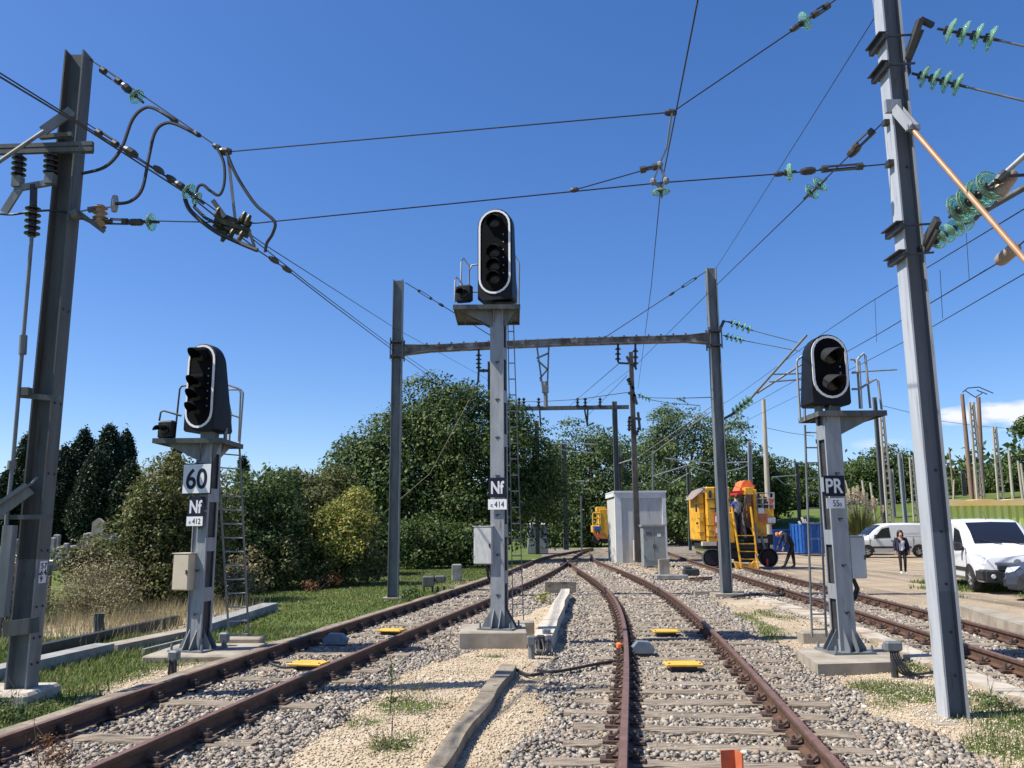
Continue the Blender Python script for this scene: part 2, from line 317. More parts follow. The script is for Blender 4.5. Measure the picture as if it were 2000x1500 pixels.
def text_mb(body, origin, w, h, depth=0.004, bold=0.0, mi=0):
    """lettering facing -y, fitted in w x h around origin"""
    cu=bpy.data.curves.new('t','FONT'); cu.body=body; cu.size=1; cu.extrude=0.02; cu.offset=bold; ob=bpy.data.objects.new('t',cu); COL.objects.link(ob)
    dg=bpy.context.evaluated_depsgraph_get(); dg.update(); me=bpy.data.meshes.new_from_object(ob.evaluated_get(dg)); bpy.data.objects.remove(ob)
    xs=[v.co.x for v in me.vertices]; ys=[v.co.y for v in me.vertices]; sx=w/(max(xs)-min(xs)); sy=h/(max(ys)-min(ys)); cx=(max(xs)+min(xs))/2; cy=(max(ys)+min(ys))/2
    mb=MB(); o=Vector(origin)
    mb.add([o+Vector(((v.co.x-cx)*sx,-v.co.z/0.02*depth,(v.co.y-cy)*sy)) for v in me.vertices],[tuple(p.vertices) for p in me.polygons],mi)
    bpy.data.meshes.remove(me); return mb
def np_mesh(name, verts, faces_n, k, material, smooth=False):
    """verts (N*k,3) flat, faces of faces_n corners each, k verts per piece with a face table"""
    me=bpy.data.meshes.new(name); nv=len(verts); me.vertices.add(nv); me.vertices.foreach_set('co',np.ascontiguousarray(verts,dtype=np.float32).ravel())
    f=np.ascontiguousarray(faces_n,dtype=np.int32); nf,c=f.shape; me.loops.add(nf*c); me.loops.foreach_set('vertex_index',f.ravel())
    me.polygons.add(nf); me.polygons.foreach_set('loop_start',np.arange(0,nf*c,c,dtype=np.int32)); me.materials.append(material)
    me.update(calc_edges=True); me.validate(); return me
def rot_rand(n):
    q=RNG.normal(size=(n,4)); q/=np.linalg.norm(q,axis=1,keepdims=True); a,b,c,d=q.T
    return np.stack([np.stack([1-2*(c*c+d*d),2*(b*c-a*d),2*(b*d+a*c)],1),np.stack([2*(b*c+a*d),1-2*(b*b+d*d),2*(c*d-a*b)],1),np.stack([2*(b*d-a*c),2*(c*d+a*b),1-2*(b*b+c*c)],1)],1)
def leaves(name, pts, size, material, up=None, asp=0.55, nrm=None):
    """one small folded leaf quad per point"""
    n=len(pts); Rm=rot_rand(n)
    if nrm is not None:
        z=nrm+RNG.normal(size=(n,3))*.55; z/=np.linalg.norm(z,axis=1,keepdims=True); x=np.cross(z,RNG.normal(size=(n,3))); x/=np.linalg.norm(x,axis=1,keepdims=True); Rm=np.stack([x,np.cross(z,x),z],2)
    s=size*(0.6+0.8*RNG.random(n))
    q=np.array([(-1,0,0),(0,-asp,0.12),(1,0,0),(0,asp,0.12)])*0.5
    v=np.einsum('nij,kj->nki',Rm,q)*s[:,None,None]+pts[:,None,:]
    if up is not None: v=v+0
    return np_mesh(name,v.reshape(-1,3),np.arange(n*4).reshape(n,4),4,material)
def link(name,me,parent=None):
    o=bpy.data.objects.new(name,me); COL.objects.link(o)
    if parent is not None: o.parent=parent
    return o
# ------------------------------------------------------------------ track geometry (from the photo's own rails, unprojected to rail level)
def fit(pts, deg, w=None):
    q=[G(x,y,0.15) for x,y in pts]; return np.poly1d(np.polyfit([p.y for p in q],[p.x for p in q],deg,w=w))
class Rail:
    def __init__(s,pts,deg,lo,hi): s.p=fit(pts,deg); s.d=s.p.deriv(); s.lo=lo; s.hi=hi
    def __call__(s,y):
        y=np.asarray(y,float); yc=np.clip(y,s.lo,s.hi); return s.p(yc)+s.d(yc)*(y-yc)
LL=Rail([(0,1443),(100,1405),(200,1368),(300,1337),(400,1309),(500,1278),(600,1240),(700,1208),(800,1180),(900,1148),(950,1130),(1020,1104),(1100,1080)],4,7,55)
LR=Rail([(180,1498),(250,1468),(330,1430),(400,1401),(480,1366),(600,1312),(700,1274),(800,1234),(900,1190),(1020,1142),(1110,1096),(1150,1074)],4,6.2,60)
ML=Rail([(1120,1104),(1150,1123),(1175,1142),(1200,1168),(1210,1185),(1220,1220),(1221,1260),(1223,1313),(1221,1393),(1217,1487)],4,6.1,37)
MR=Rail([(1156,1087),(1185,1103),(1230,1120),(1260,1133),(1287,1148),(1340,1185),(1375,1215),(1407,1249),(1441,1281),(1487,1327),(1507,1350),(1553,1405),(1575,1425),(1630,1490)],4,6.1,48)
RL=Rail([(2000,1296),(1811,1232),(1661,1188),(1500,1142),(1440,1121),(1310,1080)],3,9.8,55)
RR=Rail([(2000,1243),(1874,1207),(1683,1163),(1617,1144),(1500,1117),(1400,1090)],3,12,45)
def hill(x,y):
    """grass bank behind the yard"""
    x=np.asarray(x,float); y=np.asarray(y,float)
    t=np.clip((y-61-0.0*x)/24,0,1); t=t*t*(3-2*t); top=np.interp(x,[10,20,28,40,60,120],[0.0,1.7,3.3,4.4,5.9,7.0])
    left=np.interp(x,[-80,-22,-14],[1.0,0.7,0.0])*np.clip((y-35)/30,0,1)
    return t*top+left
def sm(a,lo,hi): t=np.clip((a-lo)/(hi-lo),0,1); return t*t*(3-2*t)
def vnoise(x,y,f,seed=0):
    """cheap smooth value noise"""
    x=np.asarray(x)*f+seed*17.3; y=np.asarray(y)*f+seed*9.1; xi=np.floor(x); yi=np.floor(y); u=x-xi; v=y-yi; u=u*u*(3-2*u); v=v*v*(3-2*v)
    h=lambda a,b: np.modf(np.abs(np.sin(a*127.1+b*311.7+seed)*43758.5453))[0]
    return (h(xi,yi)*(1-u)+h(xi+1,yi)*u)*(1-v)+(h(xi,yi+1)*(1-u)+h(xi+1,yi+1)*u)*v
def fbm(x,y,f,seed=0): return (vnoise(x,y,f,seed)*.5+vnoise(x,y,f*2.1,seed+1)*.27+vnoise(x,y,f*4.3,seed+2)*.15+vnoise(x,y,f*9,seed+3)*.08)
def zones(x,y):
    x=np.asarray(x,float); y=np.asarray(y,float); n=fbm(x,y,0.9,3)-0.5; n2=fbm(x,y,0.35,9)-.5
    ll,lr,ml,mr,rl,rr=LL(y),LR(y),ML(y),MR(y),RL(y),RR(y); j=n*0.7
    def band(a,b,s=0.22): return sm(x+j,a-s,a+s)*(1-sm(x+j,b-s,b+s))
    lrw=np.interp(y,[5,9,14,20],[1.0,0.95,1.1,1.25])
    bal=np.maximum(np.maximum(band(ll-0.25,lr+lrw),band(ml-np.interp(y,[5,12,20],[0.85,0.95,1.1]),mr+np.interp(y,[5,10,20],[1.25,0.95,1.0]))),band(rl-np.interp(y,[10,18,30],[0.75,0.95,1.2]),rr+0.7))
    gap=band(lr+0.3,ml-0.3); bal=np.maximum(bal,gap*sm(y,24,27))
    bal=np.maximum(bal,band(mr,rl)*sm(y,20,24)*0.75*(1-sm(y,26,30)*.6))
    bal*=1-sm(y,72,85)
    sand=gap*(1-bal)
    sand=np.maximum(sand,band(mr+0.4,rl-0.3)*0.55*(1-bal)*(1-sm(y,40,50)))
    gl=(1-sm(x+j*.8,ll-0.85,ll-0.5))                                   # left verge
    bare=np.exp(-(((x+4.1)/0.75)**2+((y-10.6)/1.9)**2))*1.1
    bare=np.maximum(bare,np.exp(-(((x+4.0)/0.8)**2+((y-13.0)/0.9)**2)))
    bare=np.maximum(bare,np.exp(-(((x+1.6)/1.4)**2+((y-29)/4.0)**2))*.5)
    dry=np.exp(-(((x+7.6)/1.9)**2+((y-17.5)/3.2)**2)**1.5)
    bare=np.maximum(bare,dry*1.1)
    grass=gl*(1-np.clip(bare+n*.9*(bare>.08),0,1))*(0.88+n2*.4)
    sand=np.maximum(sand,gl*np.clip(bare,0,1)*.9)
    mid=band(mr+0.9,rl-0.55)*(1-sm(y,30,36))
    pg=0
    for gx,gy,rx,ry,a in ((4.3,9.5,0.8,0.7,1.2),(5.2,7.9,0.95,0.9,1.1),(3.9,7.1,0.7,0.55,1.1),(4.0,17.0,0.9,2.8,.95),(5.1,11.0,.5,.5,1.0),(3.6,6.3,.5,.5,.9),(5.4,16,.6,3,.5),(4.9,23.5,0.8,3,.6)):
        pg=np.maximum(pg,a*np.exp(-(((x-gx)/rx)**2+((y-gy)/ry)**2)))
    grass=np.maximum(grass,np.clip(pg*1.05+n*1.3-.05,0,1)*np.clip(mid*2,0,1))
    ws=0
    for gx,gy,rx,ry in ((-1.15,8.9,.45,.35),(-0.95,7.4,.3,.5),(-1.5,8.2,.35,.25),(0.35,7.8,.25,.25),(-.3,12.2,.3,.15),(1.0,21.5,.5,1.2)): ws=np.maximum(ws,np.exp(-(((x-gx)/rx)**2+((y-gy)/ry)**2)))
    grass=np.maximum(grass,np.clip(ws*.75+n*1.2-.1,0,.8)*(bal<.5))
    hl=sm(y+n*3,60,63)*sm(x,11,14); grass=np.maximum(grass,hl)
    vg=0
    for gx,gy,rx,ry in ((15.2,24.6,3.2,1.5),(19,24,5,2.2),(14.2,27.2,1.5,1.2),(14.6,22.3,1.6,.7)): vg=np.maximum(vg,np.exp(-(((x-gx)/rx)**2+((y-gy)/ry)**2)**1.5))
    grass=np.maximum(grass,np.clip(vg*1.3+n*.9-.15,0,1)*(x>rr+1.2))
    far=sm(np.hypot(x,y),95,130); grass=np.maximum(grass,far)
    grass=np.clip(grass,0,1)*(1-np.clip(bal,0,1)*.95)
    return np.clip(bal,0,1),np.clip(grass,0,1),np.clip(sand,0,1)
def gz(x,y):
    b,g,s=zones(x,y); n=fbm(x,y,1.6,21)-.5
    return -0.055+0.03*s+0.035*n*(1-b)+hill(x,y)+0.02*g
# ground sheet ------------------------------------------------------
def axis(lo,hi,step,far):
    a=list(np.arange(lo,hi,step)); s=step
    while a[-1]<far: s*=1.22; a.append(a[-1]+s)
    s=step
    while a[0]>-far: s*=1.22; a.insert(0,a[0]-s)
    return np.array(a)
gx=axis(-12,18,0.14,900); gy=axis(3.5,32,0.14,900)
XX,YY=np.meshgrid(gx,gy); B_,G_,S_=zones(XX,YY); ZZ=-0.055+0.03*S_+0.035*(fbm(XX,YY,1.6,21)-.5)*(1-B_)+hill(XX,YY)+.02*G_
nx,ny=len(gx),len(gy); idx=np.arange(nx*ny).reshape(ny,nx); F4=np.stack([idx[:-1,:-1],idx[:-1,1:],idx[1:,1:],idx[1:,:-1]],-1).reshape(-1,4)
def ground_material():
    m=bpy.data.materials.new('ground_cover'); m.use_nodes=True; nt=m.node_tree; N=nt.nodes; L=nt.links; b=N['Principled BSDF']; b.inputs['Roughness'].default_value=.95; b.inputs['Specular IOR Level'].default_value=.15
    at=N.new('ShaderNodeAttribute'); at.attribute_name='zone'; sp=N.new('ShaderNodeSeparateColor'); L.new(at.outputs['Color'],sp.inputs[0]); g=N.new('ShaderNodeNewGeometry'); pos=g.outputs['Position']
    def noise(sc,det=6):
        n=N.new('ShaderNodeTexNoise'); n.inputs['Scale'].default_value=sc; n.inputs['Detail'].default_value=det; L.new(pos,n.inputs['Vector']); return n.outputs['Fac']
    def ramp(fac,cols,lo=.3,hi=.7):
        r=N.new('ShaderNodeValToRGB'); e=r.color_ramp.elements
        while len(e)<len(cols): e.new(.5)
        for i,c in enumerate(cols): e[i].position=lo+(hi-lo)*i/(len(cols)-1); e[i].color=(*c,1)
        L.new(fac,r.inputs[0]); return r.outputs[0]
    def mx(f,a,c):
        n=N.new('ShaderNodeMix'); n.data_type='RGBA'; L.new(f,n.inputs[0]); L.new(a,n.inputs[6]); L.new(c,n.inputs[7]); return n.outputs[2]
    def math_(op,a,c=None,d=None):
        n=N.new('ShaderNodeMath'); n.operation=op
        for i,q in enumerate((a,c,d)):
            if q is None: continue
            if isinstance(q,(int,float)): n.inputs[i].default_value=q
            else: L.new(q,n.inputs[i])
        return n.outputs[0]
    def thresh(v,n,amt,lo,hi):
        r=N.new('ShaderNodeMapRange'); r.interpolation_type='SMOOTHSTEP'; r.inputs[1].default_value=lo; r.inputs[2].default_value=hi
        L.new(math_('ADD',v,math_('MULTIPLY',math_('SUBTRACT',n,.5),amt)),r.inputs[0]); return r.outputs[0]
    vor=N.new('ShaderNodeTexVoronoi'); vor.inputs['Scale'].default_value=19; L.new(pos,vor.inputs['Vector'])
    vs_=N.new('ShaderNodeSeparateColor'); L.new(vor.outputs['Color'],vs_.inputs[0])
    balc=ramp(vs_.outputs[0],[(0.115,.10,.086),(.21,.182,.15),(.26,.225,.185),(.32,.28,.225)],0,1)
    dirt=mx(math_('MULTIPLY',noise(14,8),.65),ramp(noise(0.55,8),[(.245,.19,.13),(.33,.265,.19),(.39,.325,.245)]),ramp(noise(45,4),[(.19,.15,.105),(.37,.305,.23)]))
    vp=N.new('ShaderNodeTexVoronoi'); vp.inputs['Scale'].default_value=55; L.new(pos,vp.inputs['Vector']); vps=N.new('ShaderNodeSeparateColor'); L.new(vp.outputs['Color'],vps.inputs[0])
    sandc=mx(math_('MULTIPLY',vps.outputs[0],.7),ramp(noise(1.3,8),[(.34,.25,.15),(.46,.37,.25),(.52,.43,.31)]),ramp(noise(80,3),[(.27,.205,.13),(.55,.465,.35)]))
    grc=mx(math_('MULTIPLY',noise(9,8),.6),ramp(noise(0.45,6),[(.065,.105,.02),(.095,.135,.03),(.15,.165,.055)]),ramp(noise(26,5),[(.035,.065,.012),(.15,.18,.05)]))
    mpr=N.new('ShaderNodeMapping'); mpr.inputs['Rotation'].default_value=(0,0,math.radians(-9)); mpr.inputs['Scale'].default_value=(.9,.07,1); L.new(pos,mpr.inputs[0]); nr=N.new('ShaderNodeTexNoise'); nr.inputs['Scale'].default_value=1.6; nr.inputs['Detail'].default_value=7; L.new(mpr.outputs[0],nr.inputs['Vector'])
    rut=ramp(nr.outputs['Fac'],[(.62,.60,.57),(1,1,1),(1.12,1.10,1.06)],.36,.62); md=N.new('ShaderNodeMix'); md.data_type='RGBA'; md.blend_type='MULTIPLY'; md.inputs[0].default_value=.9; L.new(dirt,md.inputs[6]); L.new(rut,md.inputs[7]); dirt=md.outputs[2]
    nn=noise(7,8)
    c=mx(thresh(sp.outputs[2],nn,.8,.3,.6),dirt,sandc); c=mx(thresh(sp.outputs[1],nn,1.0,.32,.62),c,grc); c=mx(thresh(sp.outputs[0],nn,.7,.35,.6),c,balc)
    L.new(c,b.inputs['Base Color'])
    hgt=math_('ADD',math_('MULTIPLY',math_('MULTIPLY',vor.outputs['Distance'],-1.0),math_('MULTIPLY',sp.outputs[0],1.2)),math_('ADD',math_('MULTIPLY',noise(60,6),.25),math_('MULTIPLY',noise(9,5),.35)))
    bp=N.new('ShaderNodeBump'); bp.inputs['Strength'].default_value=.8; bp.inputs['Distance'].default_value=.05; L.new(hgt,bp.inputs['Height']); L.new(bp.outputs[0],b.inputs['Normal'])
    return m
gm=np_mesh('ground',np.stack([XX,YY,ZZ],-1).reshape(-1,3),F4,4,ground_material())
ca=gm.color_attributes.new('zone','FLOAT_COLOR','POINT'); ca.data.foreach_set('color',np.stack([B_,G_,S_,np.ones_like(B_)],-1).astype(np.float32).ravel())
gm.polygons.foreach_set('use_smooth',[True]*len(gm.polygons)); go=link('ground',gm); go['kind']='structure'
# ballast stones ------------------------------------------------------
cube=np.array([(x,y,z) for x in(-1,1) for y in(-1,1) for z in(-1,1)],float)*.66
CF_=np.array([(0,1,3),(0,3,2),(4,6,7),(4,7,5),(0,4,5),(0,5,1),(2,3,7),(2,7,6),(0,2,6),(0,6,4),(1,5,7),(1,7,3)])
def stones(name,pts,size,material,flat=0.72,jit=0.7):
    """broken angular stones: box corners knocked about and some chipped inward"""
    n=len(pts); v=np.repeat(cube[None],n,0)+jit*(RNG.random((n,8,3))-.5); v*=np.where(RNG.random((n,8,1))<.22,.55,1.0); v*=(0.62+0.75*RNG.random((n,1,3))); v=np.einsum('nij,nkj->nki',rot_rand(n),v)*(size*(.6+.9*RNG.random(n)**1.6))[:,None,None]
    v[:,:,2]*=flat; v+=pts[:,None,:]
    f=(CF_[None]+np.arange(n)[:,None,None]*8).reshape(-1,3); return np_mesh(name,v.reshape(-1,3),f,3,material)
RAILS=(LL,LR,ML,MR,RL,RR)
def scatter(n,x0,x1,y0,y1): return x0+(x1-x0)*RNG.random(n), y0+(y1-y0)*RNG.random(n)
def railclear(x,y,d=.085):
    ok=np.ones(len(x),bool)
    for r in RAILS: ok&=np.abs(x-r(y))>d
    return ok
bp_=[]
for (y0,y1,den,sz) in ((3.5,8,1500,.0225),(8,13,1250,.0235),(13,20,720,.028),(20,30,300,.038),(30,48,90,.055)):
    n=int(22*(y1-y0)*den); x,y=scatter(n,-7,15,y0,y1); b,g,s=zones(x,y); keep=(RNG.random(n)<np.clip((b-.25)*1.9,0,1)*.97+.012*(s>.4))&railclear(x,y)
    keep&=np.abs(x)<y*.72+1.2
    x,y=x[keep],y[keep]; z=-.058+.036*RNG.random(len(x)); bp_.append((np.stack([x,y,z],1),np.full(len(x),sz)))
pts=np.concatenate([a for a,_ in bp_]); szs=np.concatenate([b for _,b in bp_])
bo=link('ballast',stones('ballast',pts,szs,M['ballast'])); bo['kind']='stuff'; bo['label']='crushed grey stone ballast heaped between the sleepers and rails'; bo['category']='ballast'
n=90000; xd,yd=scatter(n,6,26,9,40); b,g,s=zones(xd,yd); k=(xd>RR(yd)+.75)&(RNG.random(n)<.22*fbm(xd,yd,.5,8)); xd,yd=xd[k],yd[k]
n=240000; x,y=scatter(n,-5,7,4,20); b,g,s=zones(x,y); k=(s>.35)&(b<.6)&(RNG.random(n)<np.interp(y,[4,9,14,20],[1,.7,.25,.08])); x,y=x[k],y[k]; x=np.concatenate([x,xd]); y=np.concatenate([y,yd])
po=link('sandy_gravel',stones('sandy_gravel',np.stack([x,y,gz(x,y)+.004],1),np.where(RNG.random(len(x))<.012,.022,.0095),M['pebble'])); po['kind']='stuff'; po['label']='fine cream gravel spread over the strip between the tracks'; po['category']='gravel'
# grass blades ------------------------------------------------------
def blades(n,x0,x1,y0,y1,h0,h1,w,thr=.35,mask=None,dens=None):
    x,y=scatter(n,x0,x1,y0,y1); b,g,s=zones(x,y); k=(g+.5*(fbm(x,y,2.3,5)-.5)>thr)&(RNG.random(n)<g*1.2)&railclear(x,y,.05)
    if mask is not None: k&=mask(x,y)
    if dens is not None: k&=RNG.random(n)<dens(x,y)
    x,y=x[k],y[k]; m=len(x); h=(h0+(h1-h0)*RNG.random(m)**2)*(.5+1.1*fbm(x,y,1.1,31)); a=RNG.random(m)*6.283; lean=(.15+.7*RNG.random(m))*h; z=gz(x,y)-.01
    dx,dy=np.cos(a),np.sin(a); ww=w*(.6+.8*RNG.random(m)); px,py=-dy*ww,dx*ww
    v=np.stack([np.stack([x+px,y+py,z],1),np.stack([x-px,y-py,z],1),np.stack([x+dx*lean*.45-px*.7,y+dy*lean*.45-py*.7,z+h*.65],1),np.stack([x+dx*lean,y+dy*lean,z+h],1),np.stack([x+dx*lean*.45+px*.7,y+dy*lean*.45+py*.7,z+h*.65],1)],1)
    return v
gv=[blades(150000,-12,-2.5,6,16,.03,.10,.006),blades(170000,-12,1,16,40,.02,.07,.010),blades(130000,2.5,7.5,5,14,.015,.07,.004),blades(60000,2.5,7.5,14,30,.02,.07,.007),
    blades(40000,-2.6,1.4,5,14,.015,.07,.0035,thr=.25),blades(70000,10,26,18.0,29,.04,.13,.011,thr=.28)]
gv=np.concatenate(gv); n=len(gv)
q=np.array([(0,1,2,4),(4,2,3,3)]);
f3=np.array([(0,1,2),(0,2,4),(4,2,3)]); gme=np_mesh('grass',gv.reshape(-1,3),(f3[None]+np.arange(n)[:,None,None]*5).reshape(-1,3),3,M['grass_blade'])
gro=link('grass',gme); setp(gro,'short rough grass growing along the verge and in patches between tracks','grass',None,'stuff')
dn=15000; x,y=scatter(dn,-10,-5.3,13,21.5); k=RNG.random(dn)<np.exp(-(((x+7.6)/1.8)**2+((y-17.3)/3.2)**2)**1.5); x,y=x[k],y[k]; m=len(x); h=(.08+.36*RNG.random(m)**2); a=RNG.random(m)*6.283; dx,dy=np.cos(a),np.sin(a); z=gz(x,y); ln=h*(.1+.45*RNG.random(m)); w=.006
dv=np.stack([np.stack([x-dy*w,y+dx*w,z],1),np.stack([x+dy*w,y-dx*w,z],1),np.stack([x+dx*ln,y+dy*ln,z+h],1)],1)
M['dry_blade']=island_mat('dry_grass_blade',[(.20,.16,.09),(.34,.28,.16),(.46,.38,.24),(.22,.22,.09)],.9,.3,.2)
dg_=link('dry_grass',np_mesh('dry_grass',dv.reshape(-1,3),np.arange(m*3).reshape(m,3),3,M['dry_blade'])); setp(dg_,'tall dry tan grass standing right of the left pole','dry grass',None,'stuff')
# tracks ------------------------------------------------------
RP=[(-.068,0),(.068,0),(.068,.012),(.012,.03),(.010,.105),(.034,.118),(.034,.148),(.028,.155),(-.028,.155),(-.034,.148),(-.034,.118),(-.010,.105),(-.012,.03),(-.068,.012)]
def sweep_rail(r,y0,y1,z0=0.0):
    mb=MB(); rings=[]; top=[]
    ys=list(np.arange(y0,min(y1,30),.4))+list(np.arange(max(y0,30),y1+.01,1.2))
    for y in ys:
        x=float(r(y)); dx=float(r(y+.05)-r(y-.05))/.1; t=Vector((dx,1,0)).normalized(); nrm=Vector((t.y,-t.x,0))
        rings.append([Vector((x,y,z0))+nrm*a+Vector((0,0,b)) for a,b in RP])
    mb.loft(rings,0,True)
    n=len(RP); k=0
    mb.m=[1 if (i%n) in (7,) and i<n*(len(rings)-1) else 0 for i in range(len(mb.f))]
    return mb
def track(label,ra,rb,y0,y1,sp,slen,base,rail_hi=None,skip=None):
    t=Thing('railway_track',base,label,'track')
    rend=rail_hi or (y1,y1)
    t.part('rail',sweep_rail(ra,y0,rend[0]),[M['rail'],M['railt']]); t.part('rail',sweep_rail(rb,y0,rend[1]),[M['rail'],M['railt']])
    y=y0+.2
    while y<y1:
        rn=random.Random(int(y*1000)); dz_=rn.choice((0,0,0,-.012,-.03)); xa,xb=float(ra(y)),float(rb(y)); c=Vector(((xa+xb)/2,y,0)); dx=float((ra(y+.3)-ra(y-.3)+rb(y+.3)-rb(y-.3)))/1.2; tt=Vector((dx,1,0)).normalized(); nn=Vector((tt.y,-tt.x,0)); ang=math.atan2(nn.y,nn.x)+rn.uniform(-.025,.025)
        if skip is None or not skip(y):
            L_=slen+rn.uniform(-.12,.12); w=.20+rn.uniform(-.035,.03); mb=MB(); off=rn.uniform(-.08,.08); nseg=9; Rz=Matrix.Rotation(ang,3,'Z'); rings=[]
            for i in range(nseg):
                u=-L_/2+L_*i/(nseg-1); e=.012; zt=dz_+rn.uniform(-.014,.010); a=rn.uniform(-e,e); b2=rn.uniform(-e,e)
                rings.append([c+Rz@Vector((u+off,p,q)) for p,q in ((-w/2+a,-.14),(w/2+b2,-.14),(w/2+b2,zt-.012),(w/2-.018+b2,zt),(w*.08,zt-rn.uniform(0,.008)),(-w/2+.018+a,zt),(-w/2+a,zt-.012))])
            mb.loft(rings); so=t.part('sleeper',mb,M['wood'])
            if y<34:
                for rr_ in (ra,rb):
                    m2=MB(); px=float(rr_(y))-c.x; cc=c+nn*(px/max(nn.x,.3)); m2.box(cc+Vector((0,0,.012)),(.34,.15,.02),ang)
                    for sgn in (-1,1):
                        e0=cc+nn*sgn*.10; m2.box(e0+Vector((0,0,.035)),(.05,.075,.05),ang); m2.bar(e0+nn*sgn*.02+Vector((0,0,.02)),e0-nn*sgn*.065+Vector((0,0,.085)),.07,.02); m2.lathe([(.014,0),(.014,.035),(.0,.04)],e0+Vector((0,0,.055)),(0,0,1),6)
                    t.part('rail_chair',m2,M['raild'],so)
            # slanted anchors beside the rails
        y+=sp*(1+rn.uniform(-.07,.07))
    return t
T_left=track('rusty track curving away on the left beside the grass verge',LL,LR,-2.0,66,.72,2.25,(-1.0,14,0),(72,72))
T_mid=track('rusty track in the middle ahead of the viewer, with yellow plates between its rails',ML,MR,-2.0,40,.56,2.55,(2.3,10,0),(49,60))
T_right=track('rusty track on the right beside the dirt yard',RL,RR,3.0,58,.62,2.4,(7.4,16,0),(60,60))
# switch frog
t=Thing('rail_crossing',(2.75,40.5,0),'small dark crossing piece where the two tracks meet in the distance','crossing')
mb=MB(); mb.bar((2.2,39.2,.12),(3.4,44.5,.12),.08,.1); mb.bar((2.55,39,.12),(2.95,44.3,.12),.08,.1); t.part('wing_rail',mb,M['dark'])
mb=MB(); mb.box((2.75,41.5,.02),(.7,1.4,.05)); t.part('base_plate',mb,M['raild'])
# timber edging along the outside of the left track
t=Thing('timber_edging',(-3.9,12,0),'long weathered timber board laid along the outside of the left track','timber')
mb=MB(); rings=[]
for y in np.arange(5.5,31,.5):
    x=float(LL(y))-.30; zt=.075+.008*math.sin(y*3); rings.append([Vector((x-.14+.02*math.sin(y*2.3),y,-.08)),Vector((x-.14+.02*math.sin(y*2.3),y,zt)),Vector((x+.12,y,zt+.01)),Vector((x+.12,y,-.08))])
mb.loft(rings); t.part('board',mb,M['woodk'])
# ------------------------------------------------------------------ insulators and fittings
def glass_string(t, p0, p1, n, r, rodto=None, rodr=.012, parent=None):
    p0=Vector(p0);p1=Vector(p1);d=(p1-p0); u=d.normalized(); sp=d.length/n; core=MB()
    for i in range(n):
        c=p0+u*(sp*(i+.3)); mb=MB(); mb.lathe([(.22*r,0),(.55*r,.02*r),(.92*r,.22*r),(1.0*r,.36*r),(.98*r,.42*r),(.86*r,.34*r),(.80*r,.42*r),(.62*r,.26*r),(.56*r,.36*r),(.3*r,.22*r)],c,u,20)
        t.part('glass_disc',mb,M['glass'],parent,smooth=50)
        core.lathe([(.16*r,-.25*r),(.34*r,-.2*r),(.36*r,.12*r),(.22*r,.3*r),(.12*r,.3*r+.1*r),(.12*r,sp-.25*r)],c,u,10)
    core.tube([p0-u*.06,p0+u*sp*.3],.016,6); core.tube([p1-u*.02,p1+u*.05],.016,6)
    t.part('cap_and_pin',core,M['dark'],parent,smooth=50)
    if rodto is not None: mb=MB(); mb.tube([p1,rodto],rodr,7); t.part('end_rod',mb,M['galv'],parent,smooth=60)
def shed_stack(mb,p0,p1,r,n,core=.5):
    p0=Vector(p0);p1=Vector(p1);d=p1-p0;L=d.length;prof=[(r*core,0)]
    for i in range(n):
        z=L*(i+.25)/n; s=L/n; prof+=[(r*core,z),(r,z+s*.22),(r*.97,z+s*.34),(r*core,z+s*.42)]
    prof+=[(r*core,L)]; mb.lathe(prof,p0,d,12); return mb
def turnbuckle(mb,p0,p1,w=.03):
    p0=Vector(p0);p1=Vector(p1);d=(p1-p0).normalized();s=d.cross(Vector((0,1,0))).normalized()
    a=p0+(p1-p0)*.12;b=p0+(p1-p0)*.88
    for q in(-1,1): mb.bar(a+s*w*q,b+s*w*q,.018,.018)
    for c in(a,b): mb.lathe([(.0,-.035),(.042,-.03),(.042,.03),(.0,.035)],c,d,8)
    mb.tube([p0,a],.012,6); mb.tube([b,p1],.012,6); return mb
def clampbit(mb,p,d,r=.035,L=.1): mb.lathe([(0,-L/2),(r*.7,-L/2),(r,-L*.2),(r,L*.2),(r*.7,L/2),(0,L/2)],p,d,8); return mb
def pp(l): return [P(*q) for q in l]
def smooth_pts(pts,n=6):
    pts=[Vector(p) for p in pts]; out=[]
    for i in range(len(pts)-1):
        a=pts[max(i-1,0)];b=pts[i];c=pts[i+1];d=pts[min(i+2,len(pts)-1)]
        for k in range(n):
            t=k/n; out.append(.5*((2*b)+(c-a)*t+(2*a-5*b+4*c-d)*t*t+(3*b-a-3*c+d)*t**3))
    return out+[pts[-1]]
def wire(label,pts,r=.008,sag=0.0,group=None,name='overhead_wire',cat='wire',m='wire',curved=False,extra=None,ext=0):
    pts=pp(pts)
    if ext: pts=[pts[0]+(pts[0]-pts[1]).normalized()*ext]+pts
    if curved: pts=smooth_pts(pts)
    elif sag or len(pts)==2:
        o=[]
        for i in range(len(pts)-1):
            for k in range(12): u=k/12; o.append(pts[i].lerp(pts[i+1],u)-Vector((0,0,sag*4*u*(1-u))))
        pts=o+[pts[-1]]
    t=Thing(name,pts[0],label,cat,group); mb=MB(); mb.tube(pts,r,6); t.part('strand',mb,M[m],smooth=60)
    if extra: extra(t)
    return t
def hw(x): return 9.37+(x-178)/(1720-178)*(8.25-9.37)       # depth of the head-span between the two near poles
